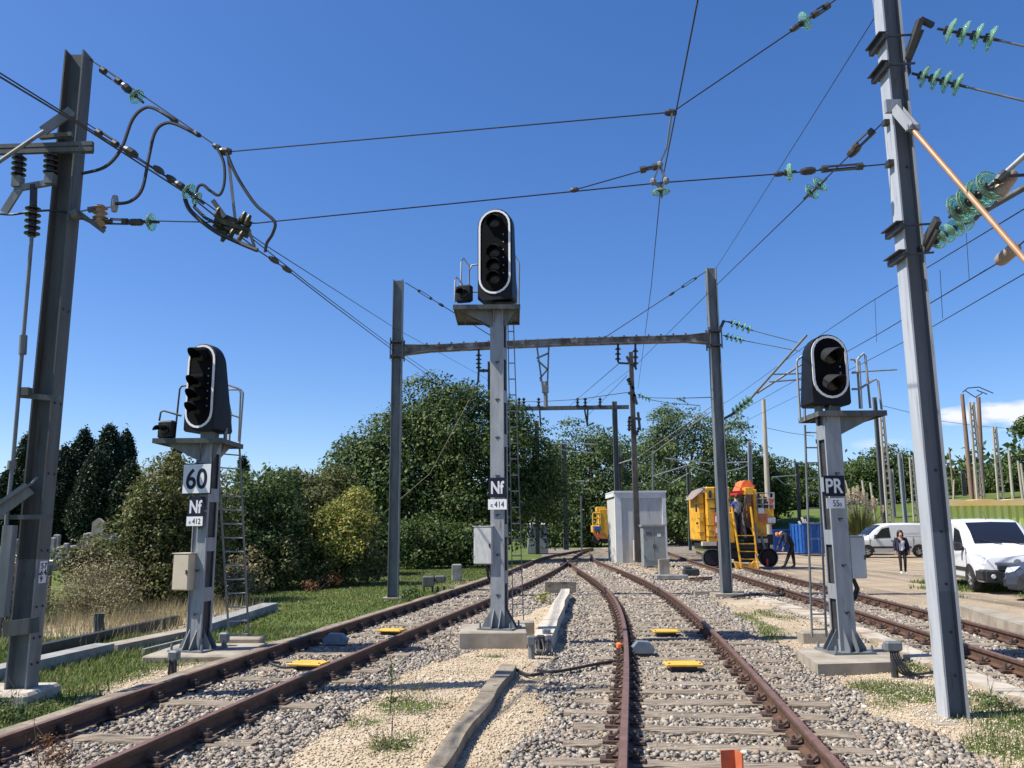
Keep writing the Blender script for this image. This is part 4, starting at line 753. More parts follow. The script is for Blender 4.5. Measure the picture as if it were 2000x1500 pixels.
# ------------------------------------------------------------------ signals
def stadium(xc,zb,zt,w,n=10):
    r=w/2; o=[]
    for i in range(n+1): t=math.pi*i/n; o.append((xc+r*math.cos(t),zt-r+r*math.sin(t)))
    for i in range(n+1): t=math.pi+math.pi*i/n; o.append((xc+r*math.cos(t),zb+r+r*math.sin(t)))
    return o
def archtop(xc,zb,zt,w,n=12,cr=.03):
    r=w/2; o=[]
    for i in range(n+1): t=math.pi*i/n; o.append((xc+r*math.cos(t),zt-r+r*math.sin(t)))
    o+=[(xc-r,zb+cr),(xc-r+cr,zb),(xc+r-cr,zb),(xc+r,zb+cr)]; return o
class Signal:
    def turn(s,mb,c): c=Vector(c); mb.v=[c+s.R@(p-c) for p in mb.v]; return mb
    def __init__(s,base,label,rot,wf=1.0): s.wf=wf; s.b=Vector(base); s.rot=rot; s.R=Matrix.Rotation(rot,3,'Z'); s.T=Thing('railway_signal',(base[0],base[1],0),label,'railway signal')
    def tr(s,mb):        # turn a mesh about the mast
        c=Vector((s.b.x,s.b.y,0)); mb.v=[c+s.R@(p-c) for p in mb.v]; return mb
    def mast(s,zb,zt,w,d,slots=True):
        x,y=s.b.x,s.b.y; mb=MB(); mb.box((x,y-d/2+(.03 if s.wf>1.1 else .006),(zb+zt)/2),(w-.028,.012,zt-zb)); mb.box((x,y+d/2-.006,(zb+zt)/2),(w-.03,.012,zt-zb))
        for sx in(-1,1):
            for sy in(-1,1): mb.box((x+sx*(w/2-.007),y+sy*(d/2-.018),(zb+zt)/2),(.014,.036,zt-zb))
            z=zb+.05; 
            while z<zt: mb.box((x+sx*(w/2-.006),y,min(z,zt-.06)),(.011,d-.072,.2)); z+=.72
        s.T.part('mast',s.tr(mb),M['galvl'])
        mb=MB(); mb.box((x,y,(zb+zt)/2),(w-.06,d-.05,zt-zb-.02)); s.T.part('cable_core',s.tr(mb),M['dark'])
        mb=MB()
        for z in np.arange(zb+.5,zt-.3,.62): mb.box((x+.01,y-d/2-.005,z),(.07,.01,.016)); mb.box((x+.0,y-d/2-.005,z-.02),(.02,.012,.02))
        s.T.part('step_lug',s.tr(mb),M['dark'])
        mb=MB(); mb.box((x,y,zb-.012),(w+.34,d+.34,.03))
        for k in range(4):
            for q in(-.06,.06):
                Rk=Matrix.Rotation(k*math.pi/2,3,'Z'); o=Vector((x,y,0)); h=.28
                tri=[Vector((q-.006,-(d/2),zb+.003)),Vector((q-.006,-(d/2)-.15,zb+.003)),Vector((q-.006,-(d/2)-.15,zb+.03)),Vector((q-.006,-(d/2)-.002,zb+h))]
                mb.prism([o+Rk@p for p in tri],Rk@Vector((.012,0,0)))
        for sx in(-1,1):
            for sy in(-1,1): mb.lathe([(.018,0),(.018,.05),(.012,.09)],(x+sx*(w/2+.13),y+sy*(d/2+.13),zb),(0,0,1),6)
        s.T.part('base_plate',s.tr(mb),M['galv'])
    def head(s,xc,zb,zt,w,Yf,dtop,dbot,zring,lenses,hoodlen=.26,backsc=.92):
        w*=s.wf; C=(xc,Yf,0); tn=lambda m_: s.turn(m_,C)
        A=archtop(xc,zb,zt,w); rings=[]
        def ring(f,sc):
            return [Vector((xc+(x-xc)*sc, Yf+f*(dbot+(dtop-dbot)*((z-zb)/(zt-zb))), zb+(z-zb)*(1-(1-sc)*.35))) for x,z in A]
        mb=MB(); mb.loft([ring(0,.97),ring(.03,1.0),ring(.85,1.0),ring(1.0,.95)]); h=s.T.part('signal_head',tn(mb),M['black'],smooth=35)
        so=stadium(xc,zring,zt-.022,w-.045); si=stadium(xc,zring+.032,zt-.054,w-.109); mb=MB(); n=len(so)
        mb.add([(x,Yf-.016,z) for x,z in so]+[(x,Yf-.016,z) for x,z in si]+[(x,Yf+.004,z) for x,z in so]+[(x,Yf+.004,z) for x,z in si],
               [f for i in range(n) for f in ((i,(i+1)%n,n+(i+1)%n,n+i),(2*n+i,2*n+(i+1)%n,(i+1)%n,i),(3*n+i,3*n+(i+1)%n,n+(i+1)%n,n+i))]); s.T.part('white_border',tn(mb),M['white'],h)
        mb=MB(); fp=stadium(xc,zring+.03,zt-.052,w-.107); mb.prism([Vector((x,Yf-.004,z)) for x,z in fp],(0,.006,0)); s.T.part('face_plate',tn(mb),M['blackm'],h)
        for f in lenses:
            z=zt+(zb-zt)*f; r=w*.19
            mb=MB(); mb.lathe([(r,.0),(r,.02),(r*.8,.034),(0,.038)],(xc,Yf+.005,z),(0,-1,0),16); s.T.part('lens',tn(mb),M['lens'],h,smooth=40)
            mb=MB(); a=[math.radians(q) for q in range(-25,206,11)]; ro=r*1.18; rings=[]; hb=s.wf==1.0
            def hr(yy,rad,drop,cut): return [Vector((xc+rad*math.cos(t),yy+cut*(1-max(0,math.sin(t)))*.8,z+rad*math.sin(t)-drop)) for t in a]
            ct=hoodlen*(.9 if hb else .75); O=[hr(Yf,ro,0,0),hr(Yf-hoodlen,ro*.95,.06,ct)]; I=[hr(Yf,ro-.01,0,0),hr(Yf-hoodlen,ro*.95-.01,.06,ct)]
            mb.loft([O[0],O[1],I[1],I[0],O[0]],0,False,False); s.T.part('hood',tn(mb),M['hoodp'] if hb else M['blackm'],h,smooth=40)
        mb=MB()
        for k in range(6): mb.lathe([(.012,0),(.012,.012),(0,.014)],(xc+w*(.26 if w<.6 else -.27),Yf,zb+(zt-zb)*(.28+.085*k)),(0,-1,0),6)
        s.T.part('screw',tn(mb),M['galvl'],h); return h
    def sign(s,x0,x1,y0,y1,face,txt,tcol,fr=(.7,.62),Yo=-.155,border=None,bold=.02,dx=0.0,sub=None,name='sign_plate'):
        Yd=s.b.y+Yo; a=P(x0,y0,Yd);b=P(x1,y1,Yd); c=(a+b)/2; w=(b.x-a.x)*s.wf;h=a.z-b.z; mb=MB(); mb.box(c,(w,.008,h))
        if border: mb.box(c+Vector((0,.006,0)),(w+.035,.008,h+.03),mi=1)
        p=s.T.part(name,s.turn(mb,c),[M[face],M[border or 'navy']]); t=text_mb(txt,(c.x+dx*w,Yd-.0055,c.z),w*fr[0],h*fr[1],.0012,bold); 
        if sub: q=text_mb(sub[0],(c.x+sub[1]*w,Yd-.0055,c.z+sub[2]*h),w*sub[3],h*sub[4],.0012,bold*.7); t.add(q.v,q.f)
        s.T.part('lettering',s.turn(t,c),M[tcol],p)
    def box_(s,x0,x1,y0,y1,d,m,Yo=-.02,label=None):
        Yd=s.b.y+Yo; a=P(x0,y0,Yd);b=P(x1,y1,Yd); c=(a+b)/2; mb=MB(); mb.rbox(c+Vector((0,d/2,0)),(b.x-a.x,d,a.z-b.z),.012); q=s.T.part('junction_box',s.turn(mb,c),M[m]); 
        mb=MB(); mb.box(c+Vector((0,-.004,0)),(b.x-a.x-.03,.012,a.z-b.z-.03)); mb.box(c+Vector((0,d*.5,(a.z-b.z)/2+.008)),(b.x-a.x+.03,d+.03,.014)); s.T.part('door',s.turn(mb,c),M[m],q)
        for fz in(-.3,.3): mb=MB(); mb.tube([c+Vector((-(b.x-a.x)*.5,-.008,(a.z-b.z)*fz-.03)),c+Vector((-(b.x-a.x)*.5,-.008,(a.z-b.z)*fz+.03))],.009,6); s.T.part('hinge',s.turn(mb,c),M['galv'],q)
        mb=MB(); mb.box(c+Vector(((b.x-a.x)*.38,-.018,0)),(.018,.016,.06)); s.T.part('latch',s.turn(mb,c),M['dark'],q); return c
    def tubes(s,name,lst,r=.018,m='galvl'):
        mb=MB()
        for l in lst: mb.tube([P(*q) for q in l],r,7)
        s.T.part(name,mb,M[m],smooth=60)
    def ladder(s,l0,l1,r0,r1,n,Y0,Y1,m='galv'):
        mb=MB(); A0=P(*l0,Y1);A1=P(*l1,Y0);B0=P(*r0,Y1);B1=P(*r1,Y0); mb.bar(A0,A1,.018,.05,(0,1,0)); mb.bar(B0,B1,.018,.05,(0,1,0)); L=s.T.part('ladder',mb,M[m])
        for i in range(n):
            f=(i+.5)/n; mb=MB(); mb.tube([A0.lerp(A1,f),B0.lerp(B1,f)],.011,6); s.T.part('rung',mb,M['galvl'],L)
    def eyelamp(s,x0,x1,y0,y1,Yo):
        Yd=s.b.y+Yo; a=P(x0,y0,Yd);b=P(x1,y1,Yd); c=(a+b)/2;w=b.x-a.x;h=a.z-b.z; mb=MB(); mb.rbox(c+Vector((0,.06,0)),(w,.12,h),.03); q=s.T.part('small_lamp',s.turn(mb,c),M['black'])
        mb=MB(); mb.lathe([(.3*w,0),(.3*w,.012),(.2*w,.02),(0,.02)],c,(0,-1,0),14); s.T.part('lens',s.turn(mb,c),M['lens'],q)
        mb=MB(); r=w*.27; al=[math.radians(t) for t in range(0,181,15)]; O=[[c+Vector((r*math.cos(t),yy,r*math.sin(t)-dz)) for t in al] for yy,dz in((-.005,0),(-.17,.03))]; I=[[c+Vector(((r-.01)*math.cos(t),yy,(r-.01)*math.sin(t)-dz)) for t in al] for yy,dz in((-.005,0),(-.17,.03))]
        mb.loft([O[0],O[1],I[1],I[0],O[0]],0,False,False); s.T.part('hood',s.turn(mb,c),M['blackm'],q)
    def platform(s,xl,xr,ypx,Y0,Y1,notch=True):
        z=Zat(*ypx,Y0); mb=MB(); mb.box(((xl+xr)/2,(Y0+Y1)/2,z),(xr-xl,Y1-Y0,.02))
        for yy in(Y0,Y1): mb.box(((xl+xr)/2,yy,z-.02),(xr-xl+.02,.012,.075))
        for xx in(xl,xr): mb.box((xx,(Y0+Y1)/2,z-.02),(.012,Y1-Y0-.014,.07))
        for k in range(4): mb.box((xl+(xr-xl)*(k+.5)/4,(Y0+Y1)/2,z-.03),(.02,Y1-Y0-.02,.035))
        s.T.part('platform',mb,M['pole']); x=s.b.x; mb=MB()
        for dy in(-.10,.10): mb.prism([(xl+.06,s.b.y+dy,z-.02),(x-.10,s.b.y+dy,z-.02),(x-.10,s.b.y+dy,z-.32)],(0,.012,0)); mb.prism([(xr-.04,s.b.y+dy,z-.02),(x+.10,s.b.y+dy,z-.02),(x+.10,s.b.y+dy,z-.32)],(0,.012,0))
        mb.prism([(x-.08,Y0+.03,z-.02),(x-.08,s.b.y-.1,z-.02),(x-.08,s.b.y-.1,z-.25)],(.012,0,0)); mb.prism([(x+.08,Y1-.03,z-.02),(x+.08,s.b.y+.1,z-.02),(x+.08,s.b.y+.1,z-.32)],(.012,0,0))
        s.T.part('platform_bracket',mb,M['galv']); return z
# centre signal -----------------------------------------------------
b=G(976,1256); S=Signal(b,'tallest signal, in the middle of the scene, on a grey mast lettered Nf over c414',math.radians(-16),1.03); y=b.y
zc=.22; zp=S.platform(Xat(886,595,y-.25),Xat(1014,625,y+.85),(900,597),y-.25,y+.85)
S.mast(zc+.02,zp-.03,.225,.225)
mb=MB(); mb.tube([(b.x-.05,y,zp),(b.x-.05,y,zp+.16)],.05,8); mb.tube([(b.x+.12,y,zp),(b.x+.12,y,zp+.16)],.035,8); mb.box((b.x+.1,y-.05,zp+.06),(.3,.1,.08)); S.T.part('head_support',mb,M['dark'])
xa,xb=Xat(932,500,y-.2),Xat(1000,500,y-.2); S.head((xa+xb)/2,Zat(966,585,y-.2),Zat(966,408,y-.2),xb-xa,y-.2,.16,.36,Zat(966,574,y-.2),(.14,.47,.62,.76),.16)
S.eyelamp(888,921,556,589,-.22)
S.tubes('handrail',[[(888,590,y),(889,548,y),(892,541,y),(903,556,y),(904,588,y)],[(899,590,y+.5),(901,512,y+.5),(905,504,y+.5),(916,520,y+.5),(916,590,y+.5)],[(916,529,y+.5),(922,518,y+.5),(940,516,y+.5)],[(921,570,y+.3),(945,570,y+.3)]],.016)
S.tubes('handrail',[[(1006,620,y+.7),(1003,512,y+.7),(1006,499,y+.7),(1014,514,y+.7),(1013,622,y+.7)],[(1003,520,y+.7),(1009,566,y+.7),(1008,600,y+.7)]],.016)
S.ladder((992,632),(1002,1228),(1003,632),(1023,1228),19,y+1.5,y+.8)
S.sign(954,990,933,971,'navy','Nf','signw',(.72,.66),bold=.03); S.sign(953,990,975,995,'white','414','black',(.52,.56),bold=0,dx=.10,sub=('c',-.30,-.12,.13,.26),name='number_plate')
c=S.box_(924,962,1029,1102,.16,'cabl',-.1); S.tubes('cable',[[(951,1102,y-.02),(953,1125,y-.02),(960,1140,y+.02),(963,1190,y)],[(956,1102,y-.02),(960,1130,y-.02),(964,1150,y)]],.022,'cable')
t=Thing('concrete_plinth',(b.x,y,0),'weathered concrete block under the tallest central signal','plinth'); mb=MB(); x0,x1=Xat(895,1278,y-.45),Xat(1030,1278,y-.45); mb.rbox(((x0+x1)/2,y+.12,.08),(x1-x0,1.15,.28),.02); t.part('block',mb,M['conc'])
t=Thing('concrete_block',P(1010,1240,15.0),'narrow concrete kerb block behind the central signal, under its ladder foot','block'); mb=MB(); a=P(990,1240,14.3);bb=P(1038,1240,14.3); mb.rbox(((a.x+bb.x)/2,14.4,.10),(bb.x-a.x+.1,.28,.26),.015); t.part('block',mb,M['conc'])
# left signal -------------------------------------------------------
b=G(386,1276); S=Signal(b,'left signal with 60 board over Nf and c412 plates, beside the grass verge',math.radians(-17),1.12); y=b.y
zp=S.platform(Xat(300,860,y-.2),Xat(472,868,y+.7),(330,858),y-.22,y+.75); S.mast(.07,zp-.03,.25,.25)
xa,xb=Xat(360,770,y-.15),Xat(421,770,y-.15); S.head((xa+xb)/2,Zat(390,842,y-.15),Zat(392,671,y-.15),xb-xa,y-.15,.20,.50,Zat(390,836,y-.15),(.13,.44,.59,.74),.30)
mb=MB(); mb.box((b.x-.02,y+.05,zp+.07),(.2,.24,.16)); mb.tube([(b.x+.2,y+.1,zp),(b.x+.2,y+.1,zp+.2)],.03,8); S.T.part('head_support',mb,M['galv'])
S.eyelamp(304,338,821,856,-.2)
S.tubes('handrail',[[(311,822,y),(314,805,y),(320,802,y),(354,812,y)],[(341,856,y+.4),(351,760,y+.4),(355,754,y+.4),(372,752,y+.4)]],.016,'pole')
S.tubes('handrail',[[(448,862,y+.6),(451,808,y+.6),(442,762,y+.6),(446,752,y+.6),(466,759,y+.6),(470,768,y+.6),(466,862,y+.6)],[(468,866,y+.75),(475,768,y+.75),(471,761,y+.75),(443,761,y+.75)],[(451,810,y+.6),(467,815,y+.6)]],.016)
S.ladder((424,872),(448,1254),(468,876),(486,1252),14,y+1.35,y+.75)
S.sign(358,411,907,963,'signw','60','navy',(.76,.72),border='navy',bold=.018,name='speed_board'); S.sign(367,399,970,1009,'navy','Nf','signw',(.74,.66),bold=.03); S.sign(364,396,1009,1027,'white','412','black',(.50,.58),bold=0,dx=.12,sub=('c',-.28,-.14,.12,.26),name='number_plate')
S.box_(336,370,1082,1153,.22,'cream',-.16)
t=Thing('concrete_plinth',(b.x,y,0),'low sunlit concrete slab under the left signal with the 60 board','plinth'); mb=MB(); mb.rbox((b.x+.12,y+.05,.0),(1.35,1.3,.10),.02); t.part('slab',mb,M['conc'])
mb=MB(); mb.rbox((P(470,1254,13.6).x,13.75,.03),(.62,.34,.1),.02); t.part('ladder_pad',mb,M['conc'])
# right signal -------------------------------------------------------
b=G(1650,1273,.1); S=Signal(b,'shortest signal, at right, with PR plate and two hooded lamps',math.radians(6),1.0); y=b.y
zp=S.platform(Xat(1566,824,y+.5),Xat(1724,800,y-.1),(1680,804),y-.2,y+.6); S.mast(.125,zp-.03,.235,.25)
xa,xb=Xat(1583,725,y-.15),Xat(1662,725,y-.15); S.head((xa+xb)/2-.01,Zat(1622,790,y-.15),Zat(1616,653,y-.15),xb-xa,y-.15,.22,.42,Zat(1622,778,y-.15),(.32,.70),.36)
mb=MB(); mb.tube([(b.x-.12,y,zp),(b.x-.12,y,zp+.14)],.06,8); mb.box((b.x+.1,y+.05,zp+.07),(.16,.16,.14)); mb.tube([(b.x-.02,y-.1,zp),(b.x,y-.12,zp+.1),(b.x+.02,y-.1,zp+.14)],.012,6); S.T.part('head_support',mb,M['galv'])
S.tubes('handrail',[[(1563,822,y+.3),(1556,708,y+.3),(1558,702,y+.3),(1569,694,y+.3),(1571,700,y+.3),(1572,822,y+.3)],[(1560,762,y+.3),(1572,758,y+.3)]],.017)
S.tubes('handrail',[[(1680,798,y+.1),(1674,704,y+.1),(1677,699,y+.1),(1687,690,y+.1),(1690,694,y+.1),(1700,797,y+.1)],[(1660,702,y+.3),(1668,702,y+.3),(1673,708,y+.3)],[(1664,760,y+.1),(1678,760,y+.1),(1710,740,y+.1),(1715,744,y+.1),(1722,800,y+.1)],[(1664,728,y+.1),(1680,727,y+.1)],[(1683,798,y+.3),(1678,706,y+.3)]],.017)
S.ladder((1572,830),(1586,1244),(1596,830),(1614,1244),14,y+1.3,y+.75)
S.sign(1607,1652,929,969,'navy','PR','signw',(.82,.70),bold=.02); S.sign(1613,1651,973,993,'signw','55','black',(.34,.6),bold=0,dx=.02,sub=('o',.27,-.14,.11,.3),name='number_plate')
S.box_(1656,1696,1048,1130,.24,'cabg',-.08); S.tubes('cable',[[(1665,1130,y),(1672,1148,y),(1668,1165,y),(1658,1176,y)],[(1668,1130,y),(1677,1150,y),(1672,1168,y),(1662,1178,y)]],.018,'cable')
t=Thing('concrete_plinth',(b.x,y,0),'angled concrete slab under the right signal with the PR plate','plinth'); mb=MB(); 
q=[G(1556,1270,.09),G(1597,1299,.09),G(1744,1295,.09),G(1736,1272,.09),G(1700,1262,.09),G(1600,1262,.09)]; pts=[Vector((p.x,p.y,-.1)) for p in q]; mb.prism(pts,(0,0,.20)); t.part('slab',mb,M['conc']); mb=MB(); mb.rbox((P(1592,1245,13.4).x,13.5,.03),(.42,.26,.22),.02); t.part('ladder_pad',mb,M['conc'])
# small trackside boxes and posts -------------------------------------
def postbox(x,yb,yt,w,h,lab,d=.12,m='galv'):
    g=G(x,yb); t=Thing('junction_post',(g.x,g.y,-.05),lab,'post'); zt=Zat(x,yt,g.y); mb=MB(); mb.tube([(g.x,g.y,-.05),(g.x,g.y,zt-h)],[.045,.04],8); t.part('post',mb,M['dark']); mb=MB(); mb.rbox((g.x,g.y,zt-h/2),(w,d,h),.02); t.part('box',mb,M[m]); return t,g,zt
t,g,z=postbox(338,1318,1270,.13,.13,'stubby cable post with grey cap in front of the left signal base'); mb=MB(); mb.tube([(g.x+.03,g.y-.05,z-.1),(g.x+.05,g.y-.06,z-.25),(g.x+.02,g.y-.05,-.05)],.016,6); mb.tube([(g.x-.03,g.y-.05,z-.1),(g.x-.03,g.y-.07,-.05)],.014,6); t.part('cable',mb,M['cable'])
t,g,z=postbox(437,1268,1235,.14,.15,'small grey box post right of the left signal base, before its ladder')
t,g,z=postbox(1748,1318,1252,.20,.12,'grey cable post right of the right signal plinth'); mb=MB()
for k in range(4): mb.tube(smooth_pts([(g.x-.05+.03*k,g.y-.03,z-.1),(g.x-.03+.03*k,g.y-.09,z*.4),(g.x+.06+.05*k,g.y-.1,.02),(g.x+.45+.1*k,g.y+.1*k,.02)],4),.013,6)
t.part('cable',mb,M['cable'])
g=G(1055,1305); t=Thing('cable_junction',(g.x,g.y,0),'pair of short posts with tangled black cables at the end of the pale trough','junction'); mb=MB()
for x,yt,yb in ((1038,1244,1318),(1068,1230,1290)): a=P(x,yb,12.0 if x<1050 else 12.9); mb.tube([(a.x,a.y,-.05),(a.x,a.y,Zat(x,yt+12,a.y))],.045,8); mb.rbox((a.x,a.y,Zat(x,yt+6,a.y)),(.12,.14,.12),.015)
t.part('post',mb,M['galv']); mb=MB(); rr=random.Random(3)
for k in range(11):
    xx=1042+k*3.2; mb.tube(smooth_pts([P(xx,1250+rr.uniform(-4,6),12.6),P(xx+rr.uniform(-6,6),1268,12.35),P(xx+rr.uniform(-5,5),1285+rr.uniform(-4,6),12.3),P(xx+rr.uniform(-8,14),1303,12.25)],4),.016,6)
mb.tube(smooth_pts([G(1050,1309,.02),G(1080,1312,.03),G(1120,1306,.02),G(1170,1296,.02),G(1230,1288,.02)],5),.02,6); mb.tube(smooth_pts([G(1000,1302,.02),G(1030,1318,.02),G(1060,1315,.03)],5),.02,6); t.part('cable',mb,M['cable'])
mb=MB(); a=P(1056,1280,12.6); mb.rbox((a.x,a.y,.12),(.13,.08,.2),.02); t.part('cable_box',mb,M['dark'])
# yellow plates
for lab,x,y_,yaw,rx in (('yellow plate between the rails of the left track, nearer one',603,1296,-.2,1),('yellow plate between the rails of the left track, farther one',765,1231,-.25,1),('yellow plate in the middle track, farther one',1300,1233,0,0),('nearest yellow plate, raised over a sleeper in the middle track',1334,1297,-.03,0)):
    g=G(x,y_,.06); t=Thing('track_beacon',(g.x,g.y,.0),lab,'beacon','yellow beacons in the tracks'); w=.46 if y_>1290 else .44; mb=MB(); mb.rbox((g.x,g.y,.065),(w,.32,.03),.01,yaw); q=t.part('cover',mb,M['yplate']); mb=MB(); Rz=Matrix.Rotation(yaw,3,'Z')
    for sx in(-.19,.19):
        for sy in(-.11,.11): mb.lathe([(.014,0),(.014,.012)],Vector((g.x,g.y,.080))+Rz@Vector((sx,sy,0)),(0,0,1),6)
    t.part('bolt',mb,M['galv'],q); mb=MB(); mb.box((g.x,g.y,.01),(w*.7,.2,.065),yaw); t.part('foot',mb,M['dark'])
    if rx and y_>1290: mb=MB(); mb.tube(smooth_pts([(g.x-.1,g.y-.18,.05),(g.x-.3,g.y-.16,.04),(g.x-.5,g.y-.02,.08),(g.x-.42,g.y+.15,.05)],4),.016,6); t.part('cable',mb,M['cable'])
for lab,x,y_,w in (('grey ridged box beside the inner rail of the middle track',1256,1263,.27),('blue grey ridged box against the outer rail of the left track',656,1247,.34)):
    g=G(x,y_,.1); t=Thing('rail_sensor',(g.x,g.y,0),lab,'sensor'); mb=MB(); A=[(-w/2,.0),(w/2,.0),(w/2+.02,.06),(w*.3,.15),(-w*.3,.16),(-w/2-.02,.08)]; mb.prism([Vector((g.x+a,g.y-.09,b_+.02)) for a,b_ in A],(0,.18,0)); t.part('housing',mb,M['sens']); mb=MB(); mb.box((g.x-.22,g.y,.07),(.16,.08,.06)); mb.box((g.x,g.y+.02,.0),(w*.8,.2,.04)); t.part('rail_clamp',mb,M['dark'] if x>1000 else M['raild'])
g=G(1213,1255,.16); t=Thing('paint_tag',(g.x,g.y,.1),'bright orange tag clipped on the inner rail of the middle track','tag'); mb=MB(); mb.rbox((g.x-.03,g.y,.12),(.07,.12,.08),.02); t.part('tag',mb,M['orange'])
g=G(1423,1520,0); t=Thing('marker_post',(g.x,g.y,-.1),'short rusty orange angle iron at the bottom edge between the middle rails','marker'); z=Zat(1423,1465,g.y); mb=MB(); a=Vector((g.x-.05,g.y,0))
mb.prism([a+Vector((0,0,-.1)),a+Vector((.115,.02,-.1)),a+Vector((.135,-.10,-.1)),a+Vector((.125,-.10,-.1)),a+Vector((.105,.01,-.1)),a+Vector((0,-.012,-.1))],(0,0,z+.1)); t.part('angle_iron',mb,M['ruor'])
# beams and troughs on the ground
t=Thing('concrete_beam',G(915,1400,.12),'long grey beam lying diagonally in the sand, at bottom centre','beam'); mb=MB(); rings=[]; A=G(814,1515,.09);A2=G(851,1515,.09);B=G(978,1297,.09);B2=G(1008,1297,.09)
for k in range(13):
    f=k/12; l=A.lerp(B,f); r_=A2.lerp(B2,f); wv=.012*math.sin(k*1.3); rings.append([Vector((l.x+wv,l.y,-.1)),Vector((l.x+wv,l.y,.09)),Vector((r_.x+wv*1.5,r_.y,.085)),Vector((r_.x+wv,r_.y,-.1))])
mb.loft(rings); t.part('beam',mb,M['woodk'])
t=Thing('cable_trough',G(1080,1195,.2),'raised pale concrete cable trough running back from the central signal','trough'); mb=MB(); rings=[]; A=G(1042,1242,.2);A2=G(1078,1242,.2);B=G(1096,1151,.2);B2=G(1113,1151,.2)
for k in range(9):
    f=k/8; l=A.lerp(B,f); r_=A2.lerp(B2,f); zz=.20+.02*math.sin(k*1.7); rings.append([Vector((l.x,l.y,-.1)),Vector((l.x,l.y,zz)),Vector((r_.x+.02*math.sin(k*2),r_.y,zz)),Vector((r_.x+.02*math.sin(k*2),r_.y,-.1))])
mb.loft(rings); t.part('trough',mb,M['concw']); mb=MB(); a=G(1064,1158);b_=G(1126,1158); mb.rbox(((a.x+b_.x)/2,a.y+.1,.12),(b_.x-a.x,.14,.36),.01); t.part('end_board',mb,M['woodk'])
t=Thing('concrete_trough_line',G(1590,1225,.05),'pale concrete trough lids curving along the right track to the right edge','trough'); mb=MB(); L1=[(1470,1168),(1560,1196),(1660,1228),(1760,1277),(1880,1325),(2010,1372)]; L2=[(1496,1166),(1600,1196),(1705,1232),(1800,1272),(1920,1318),(2050,1365)]
rings=[]
for (p,q) in zip(L1,L2): a=G(*p,.02);c_=G(*q,.02); rings.append([Vector((a.x,a.y,-.1)),Vector((a.x,a.y,.02)),Vector((c_.x,c_.y,.022)),Vector((c_.x,c_.y,-.1))])
mb.loft(rings); t.part('lids',mb,M['concd'])
for lab,p0,p1,w,h,m_ in (('pale grey trough slab nearest the left pole, lying in the grass',(-60,1318),(205,1259),.30,.12,'concg'),('pale grey trough slab behind the left signal ladder',(395,1222),(528,1181),.36,.14,'concg'),('dark grey rail length behind the nearest trough slab',(60,1268),(345,1206),.12,.14,'dark'),('stained low trough lids between the two paler slabs',(212,1258),(390,1223),.32,.09,'conc'),('thin grey edge strip in the grass in front of the stained lids',(280,1262),(388,1236),.05,.06,'concg')):
    a=G(*p0,.1);b_=G(*p1,.1); t=Thing('trough_slab',(a+b_)/2-Vector((0,0,.1)),lab,'trough slab','old trough lengths in the left grass'); mb=MB(); mb.bar(a+Vector((0,0,h-.1-.1)),b_+Vector((0,0,h-.1-.1)),w,.2); t.part('slab',mb,M[m_])
t=Thing('bent_channel',G(195,1250),'bent grey steel channel standing up behind the left trough slabs','scrap'); mb=MB(); yy=G(195,1248).y+.4
for e in(0,.12,.22): mb.tube(smooth_pts([P(188+e*60,1198,yy+e),P(186+e*60,1215,yy+e),P(190+e*60,1235,yy+e),P(205+e*60,1250,yy+e)],4),.035,7)
t.part('channel',mb,M['pole'])
# left-verge boxes and the point machine by the right track
g=G(845,1155); t=Thing('point_box',(g.x,g.y,0),'grey steel box on legs on the grass left of the left track','box'); mb=MB(); z=Zat(845,1124,g.y); mb.rbox((g.x-.12,g.y,z-.16),(.34,.35,.3),.03); mb.rbox((g.x+.22,g.y+.05,z-.1),(.3,.3,.2),.03); t.part('housing',mb,M['pole']); mb=MB()
for dx in(-.25,.0,.15,.33): mb.tube([(g.x+dx,g.y,z-.3),(g.x+dx,g.y,-.05)],.025,6)
mb.tube(smooth_pts([(g.x+.1,g.y-.1,.02),(g.x+.6,g.y-.2,.03),(g.x+1.1,g.y+.4,.02),(g.x+1.6,g.y+.2,.02)],4),.02,6); t.part('leg',mb,M['dark'])
g=G(892,1133); t=Thing('concrete_marker',(g.x,g.y,0),'small weathered concrete block on the grass behind the grey point box','block'); mb=MB(); mb.rbox((g.x,g.y,.25),(.34,.3,.6),.03); t.part('block',mb,M['concg'])
g=G(1325,1130); t=Thing('point_machine',(g.x,g.y,0),'low black point machine on a grey slab, left of the right portal column','point machine'); mb=MB(); mb.rbox((g.x-.25,g.y,.06),(1.1,.5,.16),.02); t.part('slab',mb,M['concg']); mb=MB(); mb.rbox((g.x+.45,g.y,.22),(.55,.35,.25),.04); mb.rbox((g.x+.35,g.y,.36),(.25,.3,.1),.03); t.part('motor',mb,M['dark']); mb=MB(); mb.box((g.x-.45,g.y+.1,.4),(.3,.25,.55)); mb.box((g.x-.6,g.y+.1,.4),(.12,.26,.52)); t.part('upright_block',mb,M['conc'])
mb=MB(); mb.tube(smooth_pts([(g.x+.3,g.y-.2,.05),(g.x+.1,g.y-1.4,.04),(g.x+.5,g.y-1.8,.03)],4),.025,6); mb.bar((g.x+.4,g.y-.3,.03),(g.x+.5,g.y-1.6,.03),.09,.06); mb.bar((g.x+.2,g.y-.9,.05),(g.x+1.1,g.y-.3,.05),.06,.05); mb.bar((g.x+.1,g.y-1.5,.04),(g.x+.9,g.y-1.2,.04),.05,.05); t.part('point_rod',mb,M['raild'])
t=Thing('ground_cable',G(1400,1175),'dark cable lying loosely over the ballast right of the right portal column','cable'); mb=MB(); mb.tube(smooth_pts([G(1430,1166,.03),G(1480,1160,.03),G(1520,1163,.03),G(1535,1158,.03),G(1540,1150,.08)],4),.03,6); t.part('cable',mb,M['cable'])
